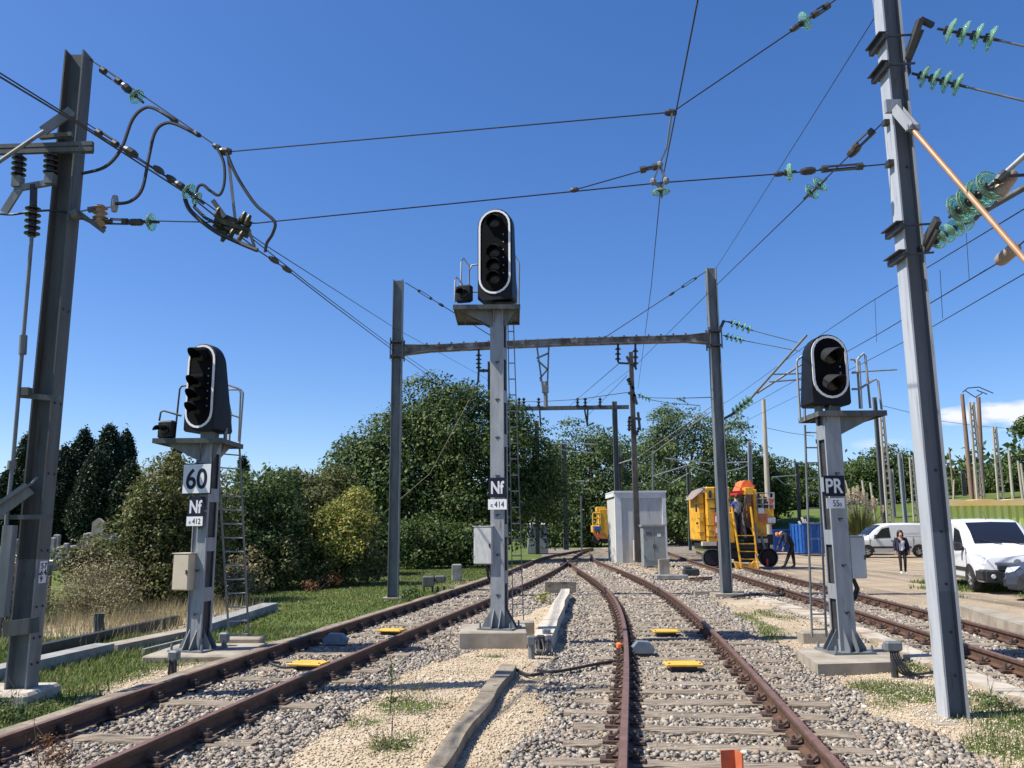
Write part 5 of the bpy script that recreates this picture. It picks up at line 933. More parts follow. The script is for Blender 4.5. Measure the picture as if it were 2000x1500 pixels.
t=Thing('concrete_kerb',G(1950,1200),'low stained concrete kerb between the right track and the dirt yard','kerb'); mb=MB(); a=G(1896,1185,.15);b_=G(2060,1234,.15); mb.bar(a+Vector((0,0,-.12)),b_+Vector((0,0,-.12)),.4,.26); t.part('kerb',mb,M['conc'])
# ------------------------------------------------------------------ shelter, cabinets, hut
SY=44.5; a=P(1204,1098,SY); b_=P(1305,1098,SY); zt=Zat(1250,961,SY); t=Thing('equipment_shelter',((a.x+b_.x)/2,SY,0),'pale grey precast concrete shelter with a recessed front panel','shelter',None,math.radians(1),True); w=b_.x-a.x; D=3.4; xc=0; a=Vector((-w/2,0,0)); b_=Vector((w/2,0,0)); SY=0
mb=MB(); mb.box((xc,SY+.05+(D-.05)/2,zt/2-.1),(w-.05,D-.05,zt+.1)); t.part('wall',mb,M['shelt'])
mb=MB(); mb.box((a.x+.17,SY+.13,zt/2-.1),(.34,.26,zt+.2)); mb.box((b_.x-.10,SY+.13,zt/2-.1),(.20,.30,zt+.2)); mb.box((xc+.07,SY+.13,zt-.16),(w-.55,.30,.32)); mb.box((a.x-.0,SY+D/2+.1,zt-.1),(.10,D,.25)); mb.box((xc,SY+D/2,zt+.02),(w+.1,D+.1,.1)); t.part('frame',mb,M['shelr'])
a=P(1258,1106,39.2); b_=P(1302,1106,39.2); zt=Zat(1280,1028,39.2); t=Thing('grey_cabinet',((a.x+b_.x)/2,39.2,0),'mid grey two-door cabinet standing in front of the pale shelter','cabinet'); xc=(a.x+b_.x)/2; w=b_.x-a.x; mb=MB(); mb.rbox((xc,39.6,zt/2),(w,.7,zt),.02); t.part('body',mb,M['cabd'])
mb=MB(); mb.box((xc,39.6,zt+.04),(w+.12,.85,.09)); t.part('roof',mb,M['cabd'])
for sx in(-1,1): mb=MB(); mb.box((xc+sx*w*.245,39.235,zt*.54),(w*.465,.02,zt*.78)); d=t.part('door',mb,M['cabd']); mb=MB(); mb.box((xc+sx*.05,39.215,zt*.5),(.03,.02,.2)); t.part('handle',mb,M['dark'],d)
for sx in(-1,1):
    for fz in(.25,.78): mb=MB(); mb.tube([(xc+sx*w*.475,39.215,zt*fz-.06),(xc+sx*w*.475,39.215,zt*fz+.06)],.02,6); t.part('hinge',mb,M['galv'])
mb=MB()
for k in range(5): mb.box((xc-w*.24,39.222,zt*.86-.035*k),(.3,.012,.012))
t.part('vent',mb,M['dark'])
mb=MB(); mb.box((xc+w*.22,39.222,zt*.78),(.18,.008,.14)); t.part('notice',mb,M['signw'])
a=P(1239,1090,44.0); b_=P(1257,1066,44.0); t=Thing('meter_box',((a.x+b_.x)/2,44,0),'small white box behind the brown post by the shelter','box'); mb=MB(); mb.rbox(((a.x+b_.x)/2,44.2,.62),(b_.x-a.x,.3,1.05),.02); t.part('body',mb,M['concw']); mb=MB(); mb.lathe([(.0,0),(.17,.0),(.17,.03),(0,.05)],((a.x+b_.x)/2+.08,44.05,.75),(0,-1,0),14); t.part('dial',mb,M['cabg'])
HY=62; a=P(1031,1080,HY); b_=P(1071,1080,HY); zt=Zat(1050,1024,HY); t=Thing('lineside_hut',((a.x+b_.x)/2,HY,0),'small blue grey hut with a shallow pale roof, far down the left track','hut'); xc=(a.x+b_.x)/2; w=b_.x-a.x; mb=MB(); mb.box((xc,HY+.8,zt/2),(w,1.6,zt)); t.part('wall',mb,M['hutm']); mb=MB(); mb.add([(xc-w*.6,HY-.15,zt),(xc+w*.6,HY-.15,zt),(xc+w*.6,HY+1.75,zt),(xc-w*.6,HY+1.75,zt),(xc,HY+.8,zt+.28)],[(0,1,4),(1,2,4),(2,3,4),(3,0,4),(3,2,1,0)]); t.part('roof',mb,M['concw']); mb=MB()
for sx in(-.3,.22): mb.box((xc+sx*w,HY-.03,zt*.62),(.16,.04,.62))
t.part('window',mb,M['cglass']); mb=MB(); mb.box((xc-.35,HY-.4,.7),(.55,.3,.9)); mb.box((xc+.3,HY-.4,.7),(.55,.3,.9)); t.part('wall_cabinet',mb,M['galvl'])
# ------------------------------------------------------------------ vehicles
def vehicle(label,name,cat,loc,rz,paint,secs,glass,wheels,wr,extra,group=None):
    t=Thing(name,loc,label,cat,group,rz,True); mb=MB(); rings=[]
    for x,zb,zbelt,zt,wb,wt in secs:
        R=[(wb*.90,zb),(wb*.985,zb+.10),(wb,zb+.25*(zbelt-zb)+.05),(wb,zbelt-.12),(wb*.985,zbelt),(wt+.01,zt-.10),(wt-.05,zt-.03),(wt-.16,zt),(0,zt+.02)]
        rings.append([Vector((x,y,z)) for y,z in R]+[Vector((x,-y,z)) for y,z in R[-2::-1]])
    mb.loft(rings); body=t.part('body',mb,paint,smooth=32)
    xs=[s[0] for s in secs]
    def at(x):
        return [float(np.interp(-x,[-q for q in xs],[s[k] for s in secs])) for k in range(1,6)]
    def side(x,f,sg,off=.012):
        zb,zl,zt,wb,wt=at(x); return Vector((x,sg*((wb*.985)*(1-f)+(wt+.01)*f+off),zl*(1-f)+(zt-.10)*f))
    def topw(x,f,off=.012): zb,zl,zt,wb,wt=at(x); return Vector((x+off*1.2,f*(wt-.15),zt+.02*(1-abs(f))+off))
    for nm,kind,*q in glass:
        for sg in((1,-1) if kind=='side' else (1,)):
            mb=MB()
            if kind=='side':
                x0,x1,x2,x3=q; n=6; lo=[side(x0+(x1-x0)*i/n,.08,sg) for i in range(n+1)]; hi=[side(x2+(x3-x2)*i/n,.86,sg) for i in range(n+1)]; mb.loft([lo,hi],0,False,False)
            else:
                x0,x1=q; n=6; mb.loft([[topw(x0+(x1-x0)*i/n,f) for f in(-1,-.5,0,.5,1)] for i in range(n+1)],0,False,False)
            t.part(nm,mb,M['cglass'],smooth=60)
    for wx in wheels:
        for sg in(1,-1):
            zb,zl,zt,wb,wt=at(wx); yy=sg*(wb-.115); mb=MB(); ax=(0,sg,0); mb.lathe([(wr*.62,-.11),(wr*.93,-.11),(wr,-.07),(wr,.07),(wr*.94,.11),(wr*.66,.115),(wr*.60,.07)],(wx,yy,wr),ax,22); wh=t.part('wheel',mb,M['tyre'],smooth=40)
            mb=MB(); mb.lathe([(wr*.64,.085),(wr*.58,.11),(wr*.5,.085),(wr*.22,.10),(wr*.18,.125),(0,.13)],(wx,yy,wr),ax,18)
            for k in range(5): an=k*2*math.pi/5; mb.bar((wx+math.cos(an)*wr*.15,yy+sg*.112,wr+math.sin(an)*wr*.15),(wx+math.cos(an)*wr*.55,yy+sg*.112,wr+math.sin(an)*wr*.55),.05,.02,(0,1,0))
            t.part('rim',mb,M['hub'],wh,smooth=40)
            mb=MB(); n=14; o=[];i_=[]
            for k in range(n+1): an=math.pi*k/n*1.12-.19; o.append(Vector((wx+math.cos(an)*wr*1.24,sg*(wb+.006),wr+math.sin(an)*wr*1.2)))
            mb.add(o+[p+Vector((0,-sg*.05,0)) for p in o],[tuple(range(n+1))]+[(k,k+1,n+2+k,n+1+k) for k in range(n)]); t.part('wheel_arch',mb,M['plast'],body)
    extra(t,at,side,topw,body); return t
VS=[(0.0,.40,.62,.80,.66,.60),(-.05,.28,.72,.92,.80,.72),(-.25,.25,.86,1.02,.90,.80),(-.75,.25,.98,1.14,.945,.84),(-1.05,.25,1.02,1.22,.95,.84),(-1.45,.25,1.04,1.58,.95,.82),(-1.85,.25,1.05,1.84,.95,.82),(-2.3,.25,1.05,1.94,.95,.83),(-3.4,.25,1.05,1.96,.95,.83),(-4.5,.25,1.05,1.93,.945,.81),(-4.76,.30,1.04,1.86,.93,.78),(-4.80,.40,1.0,1.75,.90,.72)]
def van_extra(text=None,blue=False):
    def f(t,at,side,topw,body):
        for sg in(1,-1):
            mb=MB(); mb.box((-2.25,sg*.955,.56),(2.4,.02,.11)); t.part('side_moulding',mb,M['plast'])
            mb=MB(); mb.rbox((-1.35,sg*1.06,1.18),(.14,.2,.24),.04); mb.bar((-1.35,sg*.9,1.12),(-1.35,sg*1.04,1.14),.06,.05); t.part('mirror',mb,M['plast'])
            mb=MB(); mb.rbox((-2.38,sg*.965,.93),(.2,.03,.05),.01); t.part('handle',mb,M['plast'])
            mb=MB(); x=[-.10,-.22,-.62,-.70]; lo=[Vector((-.045,sg*.58,.735)),Vector((-.08,sg*.80,.72)),Vector((-.30,sg*.905,.80))]; hi=[Vector((-.075,sg*.52,.86)),Vector((-.17,sg*.80,.93)),Vector((-.62,sg*.925,.98))]
            mb.loft([[p+Vector((.03,sg*.012,.004)) for p in lo],[p+Vector((.03,sg*.012,.015)) for p in hi]],0,False,False); t.part('headlight',mb,M['lamp'])
            for xx in(-1.02,-2.5,-3.6): mb=MB(); mb.box((xx,sg*.951,.78),(.022,.014,.74)); t.part('door_gap',mb,M['plast'],body)
        mb=MB(); mb.rbox((-.06,0,.42),(.22,1.66,.34),.06); mb.rbox((-.22,0,.45),(.5,1.84,.30),.05); mb.rbox((.02,0,.66),(.10,1.0,.12),.03); t.part('bumper',mb,M['plast'])
        mb=MB(); mb.rbox((-.02,0,.76),(.06,1.1,.07),.02); mb.lathe([(.0,.0),(.10,.0),(.10,.015),(0,.02)],(.03,0,.78),(1,0,0),12); t.part('grille_bar',mb,M['hub'])
        mb=MB(); mb.lathe([(.0,0),(.06,0),(.05,.02),(0,.02)],(.075,.62,.42),(1,0,0),12); mb.lathe([(.0,0),(.06,0),(.05,.02),(0,.02)],(.075,-.62,.42),(1,0,0),12); t.part('fog_lamp',mb,M['lamp'])
        mb=MB(); mb.tube([(-2.2,.0,1.93),(-2.45,0,2.2)],.01,5); t.part('aerial',mb,M['plast'])
        mb=MB(); mb.bar(topw(-1.06,.8,.02),topw(-1.2,.0,.02),.03,.02); mb.bar(topw(-1.06,0,.02),topw(-1.2,-.8,.02),.03,.02); t.part('wiper',mb,M['plast'])
        if text:
            q=text_mb(text,(0,0,0),.95,.10,.002,.0); mb=MB(); sg=1; mb.add([Vector((-3.3-p.x*-1*(-1),.965-p.y*-1*-1,1.30+p.z)) for p in q.v],q.f)
            mb=MB(); mb.add([Vector((-3.55-p.x,.935-p.y*-1,1.32+p.z)) for p in q.v],q.f); t.part('lettering',mb,M['cabd'])
        if blue:
            for sg in(1,-1): mb=MB(); mb.prism([Vector((-2.0,sg*.955,.7)),Vector((-4.2,sg*.955,.8)),Vector((-4.4,sg*.94,1.3)),Vector((-2.9,sg*.95,1.0))],(0,sg*.004,0)); t.part('livery',mb,mat('pale_blue_livery',(.12,.42,.62),(.2,.55,.7),.3,0,2))
    return f
VG=[('windscreen','top',-1.10,-1.86),('side_window','side',-1.25,-2.28,-1.80,-2.25)]
g=P(1996,1140,22.4); vehicle('white van facing the viewer at right edge, black bumper, dark windscreen','delivery_van','van',(g.x+.05,22.6,.0),math.radians(257),M['carw'],VS,VG,(-.86,-3.9),.33,van_extra(),'vans parked in the yard')
g=P(1666,1085,49.5); vehicle('white van parked side-on behind the woman, facing left','delivery_van','van',(g.x,50.4,.0),math.radians(181),M['carw'],VS,VG,(-.86,-3.9),.33,van_extra('COMPLET'),'vans parked in the yard')
g=P(1968,1060,34.5); vehicle('white van with pale blue graphics, mostly hidden behind the front van','delivery_van','van',(g.x+3.2,34.5,.0),math.radians(205),M['carw'],VS,VG,(-.86,-3.9),.33,van_extra(None,True),'vans parked in the yard')
CS=[(0,.35,.55,.66,.60,.55),(-.08,.22,.62,.78,.78,.68),(-.5,.2,.72,.90,.87,.76),(-1.15,.2,.85,1.0,.89,.76),(-1.7,.2,.9,1.35,.89,.70),(-2.1,.2,.92,1.48,.89,.68),(-2.9,.2,.92,1.48,.89,.68),(-3.6,.22,.9,1.3,.87,.66),(-3.95,.3,.85,1.0,.82,.66),(-4.0,.4,.7,.85,.75,.6)]
def car_extra(t,at,side,topw,body):
    mb=MB(); mb.rbox((-.02,0,.38),(.12,1.3,.22),.04); t.part('grille',mb,M['plast'])
    for sg in(1,-1):
        mb=MB(); mb.loft([[Vector((.01,sg*.5,.58)),Vector((-.06,sg*.76,.60)),Vector((-.3,sg*.835,.66))],[Vector((-.0,sg*.48,.68)),Vector((-.12,sg*.74,.74)),Vector((-.45,sg*.85,.79))]],0,False,False); t.part('headlight',mb,M['lamp']); mb=MB(); mb.rbox((-1.3,sg*.98,.95),(.12,.16,.13),.03); t.part('mirror',mb,M['cargb'])
g=P(1995,1140,20.3); vehicle('blue grey car cut off by the right edge, only a wheel and wing showing','parked_car','car',(g.x+.50,21.45,.0),math.radians(132),M['cargb'],CS,[('windscreen','top',-1.2,-2.05),('side_window','side',-1.35,-3.4,-1.85,-3.2)],(-.72,-3.2),.31,car_extra)
# ------------------------------------------------------------------ skips, green container
def skip(label,x0,x1,Yd,h,m='blue',dep=2.2):
    a=P(x0,1080,Yd);b_=P(x1,1080,Yd); t=Thing('waste_skip',((a.x+b_.x)/2,Yd,0),label,'skip','blue skips by the bank'); mb=MB(); xc=(a.x+b_.x)/2;w=b_.x-a.x
    for c,s in (((xc,Yd,h/2+.1),(w,.06,h)),((xc,Yd+dep,h/2+.1),(w,.06,h)),((a.x+.03,Yd+dep/2,h/2+.1),(.06,dep-.07,h)),((b_.x-.03,Yd+dep/2,h/2+.1),(.06,dep-.07,h)),((xc,Yd+dep/2,.14),(w-.14,dep-.07,.06))): mb.box(c,s)
    t.part('wall',mb,M[m]); mb=MB(); n=max(3,int(w/.55))
    for k in range(n+1): mb.box((a.x+.05+(w-.1)*k/n,Yd-.075,h/2+.1),(.09,.08,h-.1))
    for k in range(4): mb.box((a.x-.045,Yd+.1+(dep-.2)*k/3,h/2+.1),(.08,.09,h-.1))
    t.part('rib',mb,M[m]); mb=MB(); mb.box((xc,Yd-.045,h+.13),(w+.1,.17,.08)); mb.box((xc,Yd+dep+.03,h+.13),(w+.1,.12,.08)); t.part('rim',mb,M[m]); return t
skip('blue ribbed skip behind the bending worker, left of the taller one',1510,1568,57,1.45)
skip('taller blue skip with planks sticking out, left of the right signal',1570,1616,54,1.85)
skip('short blue skip end showing between right signal and pampas plant',1636,1664,60,1.6)
t=Thing('loose_planks',P(1572,1035,55),'pale planks leaning out of the taller blue skip','planks'); mb=MB()
for k,(x0,y0,x1,y1) in enumerate(((1577,1042,1566,1010),(1572,1042,1560,1018),(1581,1042,1571,1014),(1585,1040,1574,1020))): mb.bar(P(x0,y0,55),P(x1,y1,55.3),.14,.05,(0,1,0))
t.part('plank',mb,M['concw'])
t=Thing('grey_canopy',P(1593,1030,58),'small grey peaked cover beyond the taller blue skip','cover'); mb=MB(); c=P(1593,1036,58); mb.add([c+Vector((-.75,0,0)),c+Vector((.75,0,0)),c+Vector((.75,2,0)),c+Vector((-.75,2,0)),c+Vector((-.3,1,.55)),c+Vector((.3,1,.55))],[(0,1,5,4),(1,2,5),(2,3,4,5),(3,0,4)]); mb.box(c+Vector((0,1,-1.0)),(1.3,1.7,2.0)); t.part('cover',mb,M['galvl'])
CY=43.0; a=P(1842,1000,CY); b_=P(2120,1000,CY); zt=Zat(1900,988,CY); zr=Zat(1900,976,CY); t=Thing('ribbed_container',((a.x+b_.x)/2,CY,0),'lime green corrugated container with a faded yellow rim, behind the vans','container'); mb=MB(); pr=[]; x=a.x; k=0
while x<b_.x:
    for dx,dy in ((0,0),(.07,-.13),(.25,-.13),(.32,0)): pr.append(Vector((x+dx,CY+dy,.05)))
    x+=.375
pr+= [Vector((x,CY+2.2,.05)),Vector((a.x,CY+2.2,.05))]; mb.prism(pr,(0,0,zt-.05)); t.part('side_panel',mb,M['green']); mb=MB(); top=[]; bot=[]; x=a.x-.05; k=0
while x<b_.x: top.append((x,zr+.035*math.sin(k*.9))); bot.append((x,zt)); x+=.25; k+=1
mb.prism([Vector((q,CY-.2,z)) for q,z in top]+[Vector((q,CY-.2,z)) for q,z in bot[::-1]],(0,2.5,0)); t.part('rim',mb,M['ytop'])
# ------------------------------------------------------------------ yellow track machine
QY=37.2
def q(x,y,d=0): return P(x,y,QY+d)
def qbox(mb,x0,x1,y0,y1,d0,d1,b=.02):
    a=q(x0,y0,d0);c=q(x1,y1,d0); return mb.rbox(((a.x+c.x)/2,QY+(d0+d1)/2,(a.z+c.z)/2),(c.x-a.x,d1-d0,a.z-c.z),b)
t=Thing('track_machine',(q(1440,1108).x,QY,0),'big yellow track machine with front steps and an orange cover on top','track machine')
mb=MB(); qbox(mb,1378,1432,951,1058,0,2.2,.05); qbox(mb,1362,1379,962,1056,.25,2.2,.05); qbox(mb,1404,1436,1000,1060,-.25,.0,.03); a=q(1364,962,.25); b_=q(1378,951,0); mb.prism([a,q(1380,952,.1),q(1380,963,.1)],(0,1.9,0)); t.part('body',mb,M['yell'])
mb=MB(); qbox(mb,1386,1420,992,994,-.03,.0,.005); 
for x0,x1,y0,y1 in ((1384,1390,958,972),(1358,1362,985,1000),(1360,1364,1020,1024)): qbox(mb,x0,x1,y0,y1,-.03,.02,.005)
t.part('grille',mb,M['dark']); mb=MB(); qbox(mb,1393,1410,1003,1024,-.03,.0,.005); qbox(mb,1395,1410,1030,1048,-.03,.0,.005); t.part('orange_panel',mb,M['ruor']); mb=MB(); qbox(mb,1397,1410,1008,1020,-.045,-.03,.004); qbox(mb,1398,1410,1032,1041,-.045,-.03,.004); t.part('notice',mb,M['signw'])
mb=MB(); mb.prism([q(1352,975,.2),q(1366,956,.2),q(1381,950,.1),q(1378,960,.1),q(1364,966,.2)],(0,1.6,0)); t.part('canvas_flap',mb,M['beige'])
mb=MB()
for x0,x1,y0,y1 in ((1396,1397,952,1000),(1414,1415,952,1000),(1379,1432,975,976),(1379,1404,1026,1027),(1379,1432,1048,1049),(1425,1426,952,1000)): qbox(mb,x0,x1,y0,y1,-.012,.01,.003)
for y_ in(984,1012,1040): qbox(mb,1363,1378,y_,y_+1,.235,.26,.003)
t.part('panel_seam',mb,M['raild'])
mb=MB(); qbox(mb,1399,1413,956,970,-.02,.01,.005); t.part('window',mb,M['cglass'])
mb=MB(); qbox(mb,1366,1374,1000,1018,.22,.26,.005); qbox(mb,1385,1390,1030,1036,-.025,.0,.004); t.part('hatch',mb,M['yplate'])
for x0,y0,x1,y1 in ((1450,1000,1456,1050),(1444,1012,1452,1040),(1474,1022,1479,1060),(1486,1046,1494,1072)): mb=MB(); mb.tube([q(x0,y0,.1),q(x1,y1,.0)],.06,8); t.part('hydraulic_cylinder',mb,M['galv'])
mb=MB(); qbox(mb,1432,1474,978,1048,.9,2.1,.03); qbox(mb,1470,1512,1044,1064,.4,1.9,.03); qbox(mb,1478,1506,1060,1082,.6,1.9,.04); qbox(mb,1400,1446,1070,1092,.6,1.9,.04); qbox(mb,1436,1500,1058,1074,.2,2.2,.04); qbox(mb,1372,1440,1060,1072,.2,2.0,.04); qbox(mb,1446,1476,1072,1098,.7,2.0,.04); t.part('chassis',mb,M['plast'])
mb=MB(); 
for l,u in ((1429,1448),(1466,1481)): mb.bar(q(l,990,-.35),q(u,1110,-.75),.05,.14,(0,1,0))
st=t.part('steps',mb,M['yell'])
for y_,l,r_ in ((1046,1438,1473),(1062,1440,1475),(1077,1443,1477),(1092,1445,1479)): mb=MB(); mb.bar(q(l,y_,-.5),q(r_,y_,-.5),.20,.04); t.part('tread',mb,M['yell'],st)
mb=MB(); mb.prism([q(1436,1098,-.7),q(1452,1102,-.7),q(1466,1102,-.7),q(1474,1095,-.7),q(1480,1110,-.7),q(1440,1110,-.7)],(0,.3,0)); t.part('bottom_guard',mb,M['yell'])
mb=MB(); qbox(mb,1457,1469,956,1022,-.1,.3,.02); qbox(mb,1455,1472,952,966,-.15,.35,.02); mb.bar(q(1463,1020,.1),q(1476,1050,.1),.12,.12,(0,1,0)); t.part('mast',mb,M['yell']); mb=MB()
for k in range(5): mb.tube(smooth_pts([q(1457+k*2,966,-.18),q(1453+k*3,990,-.25),q(1455+k*3,1015,-.22),q(1460+k*2,1030,-.1)],4),.03,6)
t.part('hose',mb,M['raild'])
mb=MB(); qbox(mb,1471,1513,993,1024,.2,1.6,.03); qbox(mb,1474,1499,1022,1048,.3,1.5,.03); qbox(mb,1470,1480,956,995,.2,.6,.02); qbox(mb,1484,1496,966,994,.7,1.5,.02); qbox(mb,1432,1441,986,1056,.4,1.6,.02); t.part('work_platform',mb,M['yell'])
mb=MB(); qbox(mb,1481,1500,1004,1020,.16,.21,.01); qbox(mb,1444,1452,1014,1044,.6,.9,.02); qbox(mb,1502,1512,972,994,.8,1.3,.02); t.part('tool_box',mb,M['ruor']); mb=MB()
for x in (1478,1490,1502,1512): mb.tube([q(x,962,.2),q(x,994,.2)],.025,6)
for y_ in (963,974,985): mb.tube([q(1477,y_,.2),q(1513,y_,.2)],.022,6)
mb.tube([q(1510,962,.2),q(1510,962,1.5),q(1510,994,1.5)],.022,6); t.part('railing',mb,M['galvl']); mb=MB(); qbox(mb,1499,1515,1011,1021,.15,.19,.005); qbox(mb,1481,1493,992,1003,.15,.19,.005); t.part('notice',mb,M['signw']); mb=MB(); qbox(mb,1478,1486,966,990,.6,1.2,.02); qbox(mb,1490,1499,970,992,.6,1.3,.02); t.part('control_box',mb,M['dark'])
mb=MB(); mb.prism([q(1444,958,.3),q(1451,941,.3),q(1455,938,.3),q(1466,938,.3),q(1468,946,.3),q(1474,948,.3),q(1473,958,.3)],(0,1.2,0)); t.part('orange_cover',mb,M['orange']); mb=MB(); mb.bar(q(1418,962,.1),q(1452,960,.1),.06,.1); qbox(mb,1440,1458,962,966,.2,1.5,.01); t.part('guard_rail',mb,M['red'])
for x0,x1,y0,y1,d in ((1373,1412,1074,1106,.1),(1490,1513,1072,1106,.3)):
    a=q(x0,y0,d);c=q(x1,y1,d); r_=(a.z-c.z)/2; w=c.x-a.x; mb=MB(); pts=[]
    for k in range(22): an=2*math.pi*k/22; pts.append(Vector(((a.x+c.x)/2+math.copysign(max(w/2-r_,0),math.cos(an))+r_*math.cos(an),QY+d,(a.z+c.z)/2+r_*math.sin(an))))
    mb.prism(pts,(0,.35,0)); w_=t.part('crawler' if w>.8 else 'wheel',mb,M['tyre']); mb=MB()
    for k in range(22): mb.bar(pts[k]+Vector((0,.02,0)),pts[(k+1)%22]+Vector((0,.02,0)),.1,.04,(0,1,0))
    t.part('tread_band',mb,M['galv'] if w>.8 else M['dark'],w_)
mb=MB(); qbox(mb,1475,1500,1052,1060,.1,.5,.01); qbox(mb,1372,1400,1058,1066,.0,.3,.01); t.part('buffer_plate',mb,M['concw']); mb=MB(); mb.lathe([(.0,0),(.04,.02),(.05,.3),(.0,.34)],q(1499,1106,.1),(0,0,1),8); t.part('red_chock',mb,M['red'])
# second, distant yellow machine
QY=66.0; t=Thing('track_machine',(q(1172,1060).x,QY,0),'small distant yellow machine with a cage, left of the pale shelter','track machine')
mb=MB(); qbox(mb,1170,1200,994,1052,0,2,.04); qbox(mb,1157,1172,1026,1040,.2,1.6,.04); qbox(mb,1165,1184,990,1000,.1,1.2,.04); t.part('body',mb,M['yell']); mb=MB()
for x in(1158,1166,1173): mb.tube([q(x,1002,0),q(x,1026,0)],.05,6)
for y_ in(1002,1012,1024): mb.tube([q(1158,y_,0),q(1173,y_,0)],.05,6)
t.part('cage',mb,M['yplate']); mb=MB(); qbox(mb,1160,1174,1028,1036,-.1,.2,.03); t.part('blue_box',mb,M['blue']); mb=MB(); mb.bar(q(1160,1040),q(1170,1054),.2,.2,(0,1,0)); mb.bar(q(1168,1046),q(1182,1050),.25,.25,(0,1,0)); t.part('arm',mb,M['ruor']); mb=MB()
for x in(1166,1182,1196): mb.lathe([(.0,0),(.36,0),(.36,.3),(0,.3)],q(x,1053,.1),(0,1,0),16)
t.part('wheel',mb,M['tyre'])
# ------------------------------------------------------------------ people
def figure(label,loc,rz,J,bones,rad,cmat,hairm,extra=None,category='person',scale=1.0):
    t=Thing('person',loc,label,category,None,rz,True); names=list(J); me=bpy.data.meshes.new('body'); me.from_pydata([tuple(Vector(J[n])*scale) for n in names],[(names.index(a),names.index(b)) for a,b,_ in bones],[])
    ob=bpy.data.objects.new('body',me); COL.objects.link(ob); ob.modifiers.new('s','SKIN'); ss=ob.modifiers.new('u','SUBSURF'); ss.levels=1; ss.render_levels=1
    for i,n in enumerate(names):
        r=rad[n]; r=r if isinstance(r,tuple) else (r,r); me.skin_vertices[0].data[i].radius=(r[0]*scale,r[1]*scale); me.skin_vertices[0].data[i].use_root=(n=='pelvis')
    dg=bpy.context.evaluated_depsgraph_get(); dg.update(); out=bpy.data.meshes.new_from_object(ob.evaluated_get(dg)); bpy.data.objects.remove(ob); out.name='body'
    ms=[]; out.materials.clear()
    for _,_,m in bones:
        if m not in ms: ms.append(m)
    for m in ms: out.materials.append(M[m])
    for p in out.polygons:
        c=p.center; best=None
        for a,b,m in bones:
            A=Vector(J[a])*scale;B=Vector(J[b])*scale; d=B-A; u=max(0,min(1,(c-A).dot(d)/max(d.length_squared,1e-9))); ds=(c-(A+d*u)).length
            if best is None or ds<best[0]: best=(ds,m)
        p.material_index=ms.index(best[1]); p.use_smooth=True
    t.partmesh('body',out)
    h=(Vector(J['crown'])+Vector(J['skull']))/2*scale; up=(Vector(J['crown'])-Vector(J['skull'])).normalized(); fw=Vector(J['nose'])*scale-h; fw=(fw-up*fw.dot(up)).normalized()
    mb=MB(); mb.lathe([(.098*scale,-.01),(.100*scale,.03),(.086*scale,.075),(.045*scale,.10),(0,.105)],h-fw*.030+up*.022,up-fw*.55,14); t.part('hair' if hairm!='flesh' else 'cap',mb,M[hairm],smooth=60)
    if extra: extra(t)
    return t
def hand(J,rad,bones,n,w,dirv,m='skin',side=1):
    w=Vector(w); d=Vector(dirv).normalized(); s=d.cross(Vector((0,1,0))); s=s.normalized() if s.length>.1 else Vector((1,0,0)); pm=w+d*.05; J[n+'palm']=tuple(pm); rad[n+'palm']=(.032,.016); bones.append((n,n+'palm',m))
    for k,(o,L) in enumerate(((-.028,.062),(-.009,.075),(.010,.07),(.027,.055))): J[f'{n}f{k}']=tuple(pm+s*o+d*.035); rad[f'{n}f{k}']=.010; bones.append((n+'palm',f'{n}f{k}',m)); J[f'{n}g{k}']=tuple(pm+s*o*1.2+d*(.035+L)+Vector((0,-.012,0))); rad[f'{n}g{k}']=.008; bones.append((f'{n}f{k}',f'{n}g{k}',m))
    J[n+'th']=tuple(w+d*.06-s*.055*side+Vector((0,-.02,0))); rad[n+'th']=.010; bones.append((n+'palm',n+'th',m))
# woman
J=dict(pelvis=(0,0,.86),waist=(0,0,1.02),chest=(0,-.01,1.22),neck=(0,0,1.36),skull=(0,-.01,1.44),crown=(0,-.01,1.56),nose=(0,-.115,1.47),hl=(-.085,0,.82),kl=(-.09,-.06,.47),al=(-.085,-.02,.09),tl=(-.10,-.17,.035),hr=(.085,0,.82),kr=(.085,-.03,.46),ar=(.09,.06,.09),tr=(.10,-.07,.035),sl=(-.165,0,1.30),el=(-.23,.02,1.06),wl=(-.225,-.05,.86),sr=(.165,0,1.30),er=(.24,.03,1.07),wr=(.245,-.02,.86))
rad=dict(pelvis=(.145,.105),waist=(.12,.09),chest=(.145,.10),neck=.05,skull=.075,crown=.07,nose=.014,hl=.085,kl=.06,al=.042,tl=.036,hr=.085,kr=.06,ar=.042,tr=.036,sl=.065,el=.048,wl=.032,sr=.065,er=.048,wr=.032)
B=[('pelvis','waist','whitec'),('waist','chest','whitec'),('chest','neck','skin'),('neck','skull','skin'),('skull','crown','skin'),('skull','nose','skin'),('pelvis','hl','blackc'),('hl','kl','blackc'),('kl','al','blackc'),('al','tl','shoew'),('pelvis','hr','blackc'),('hr','kr','blackc'),('kr','ar','blackc'),('ar','tr','shoew'),('chest','sl','navyc'),('sl','el','navyc'),('el','wl','navyc'),('chest','sr','navyc'),('sr','er','navyc'),('er','wr','navyc')]
hand(J,rad,B,'wl',J['wl'],(0,-.1,-1),'skin',-1); hand(J,rad,B,'wr',J['wr'],(0,-.1,-1),'skin',1)
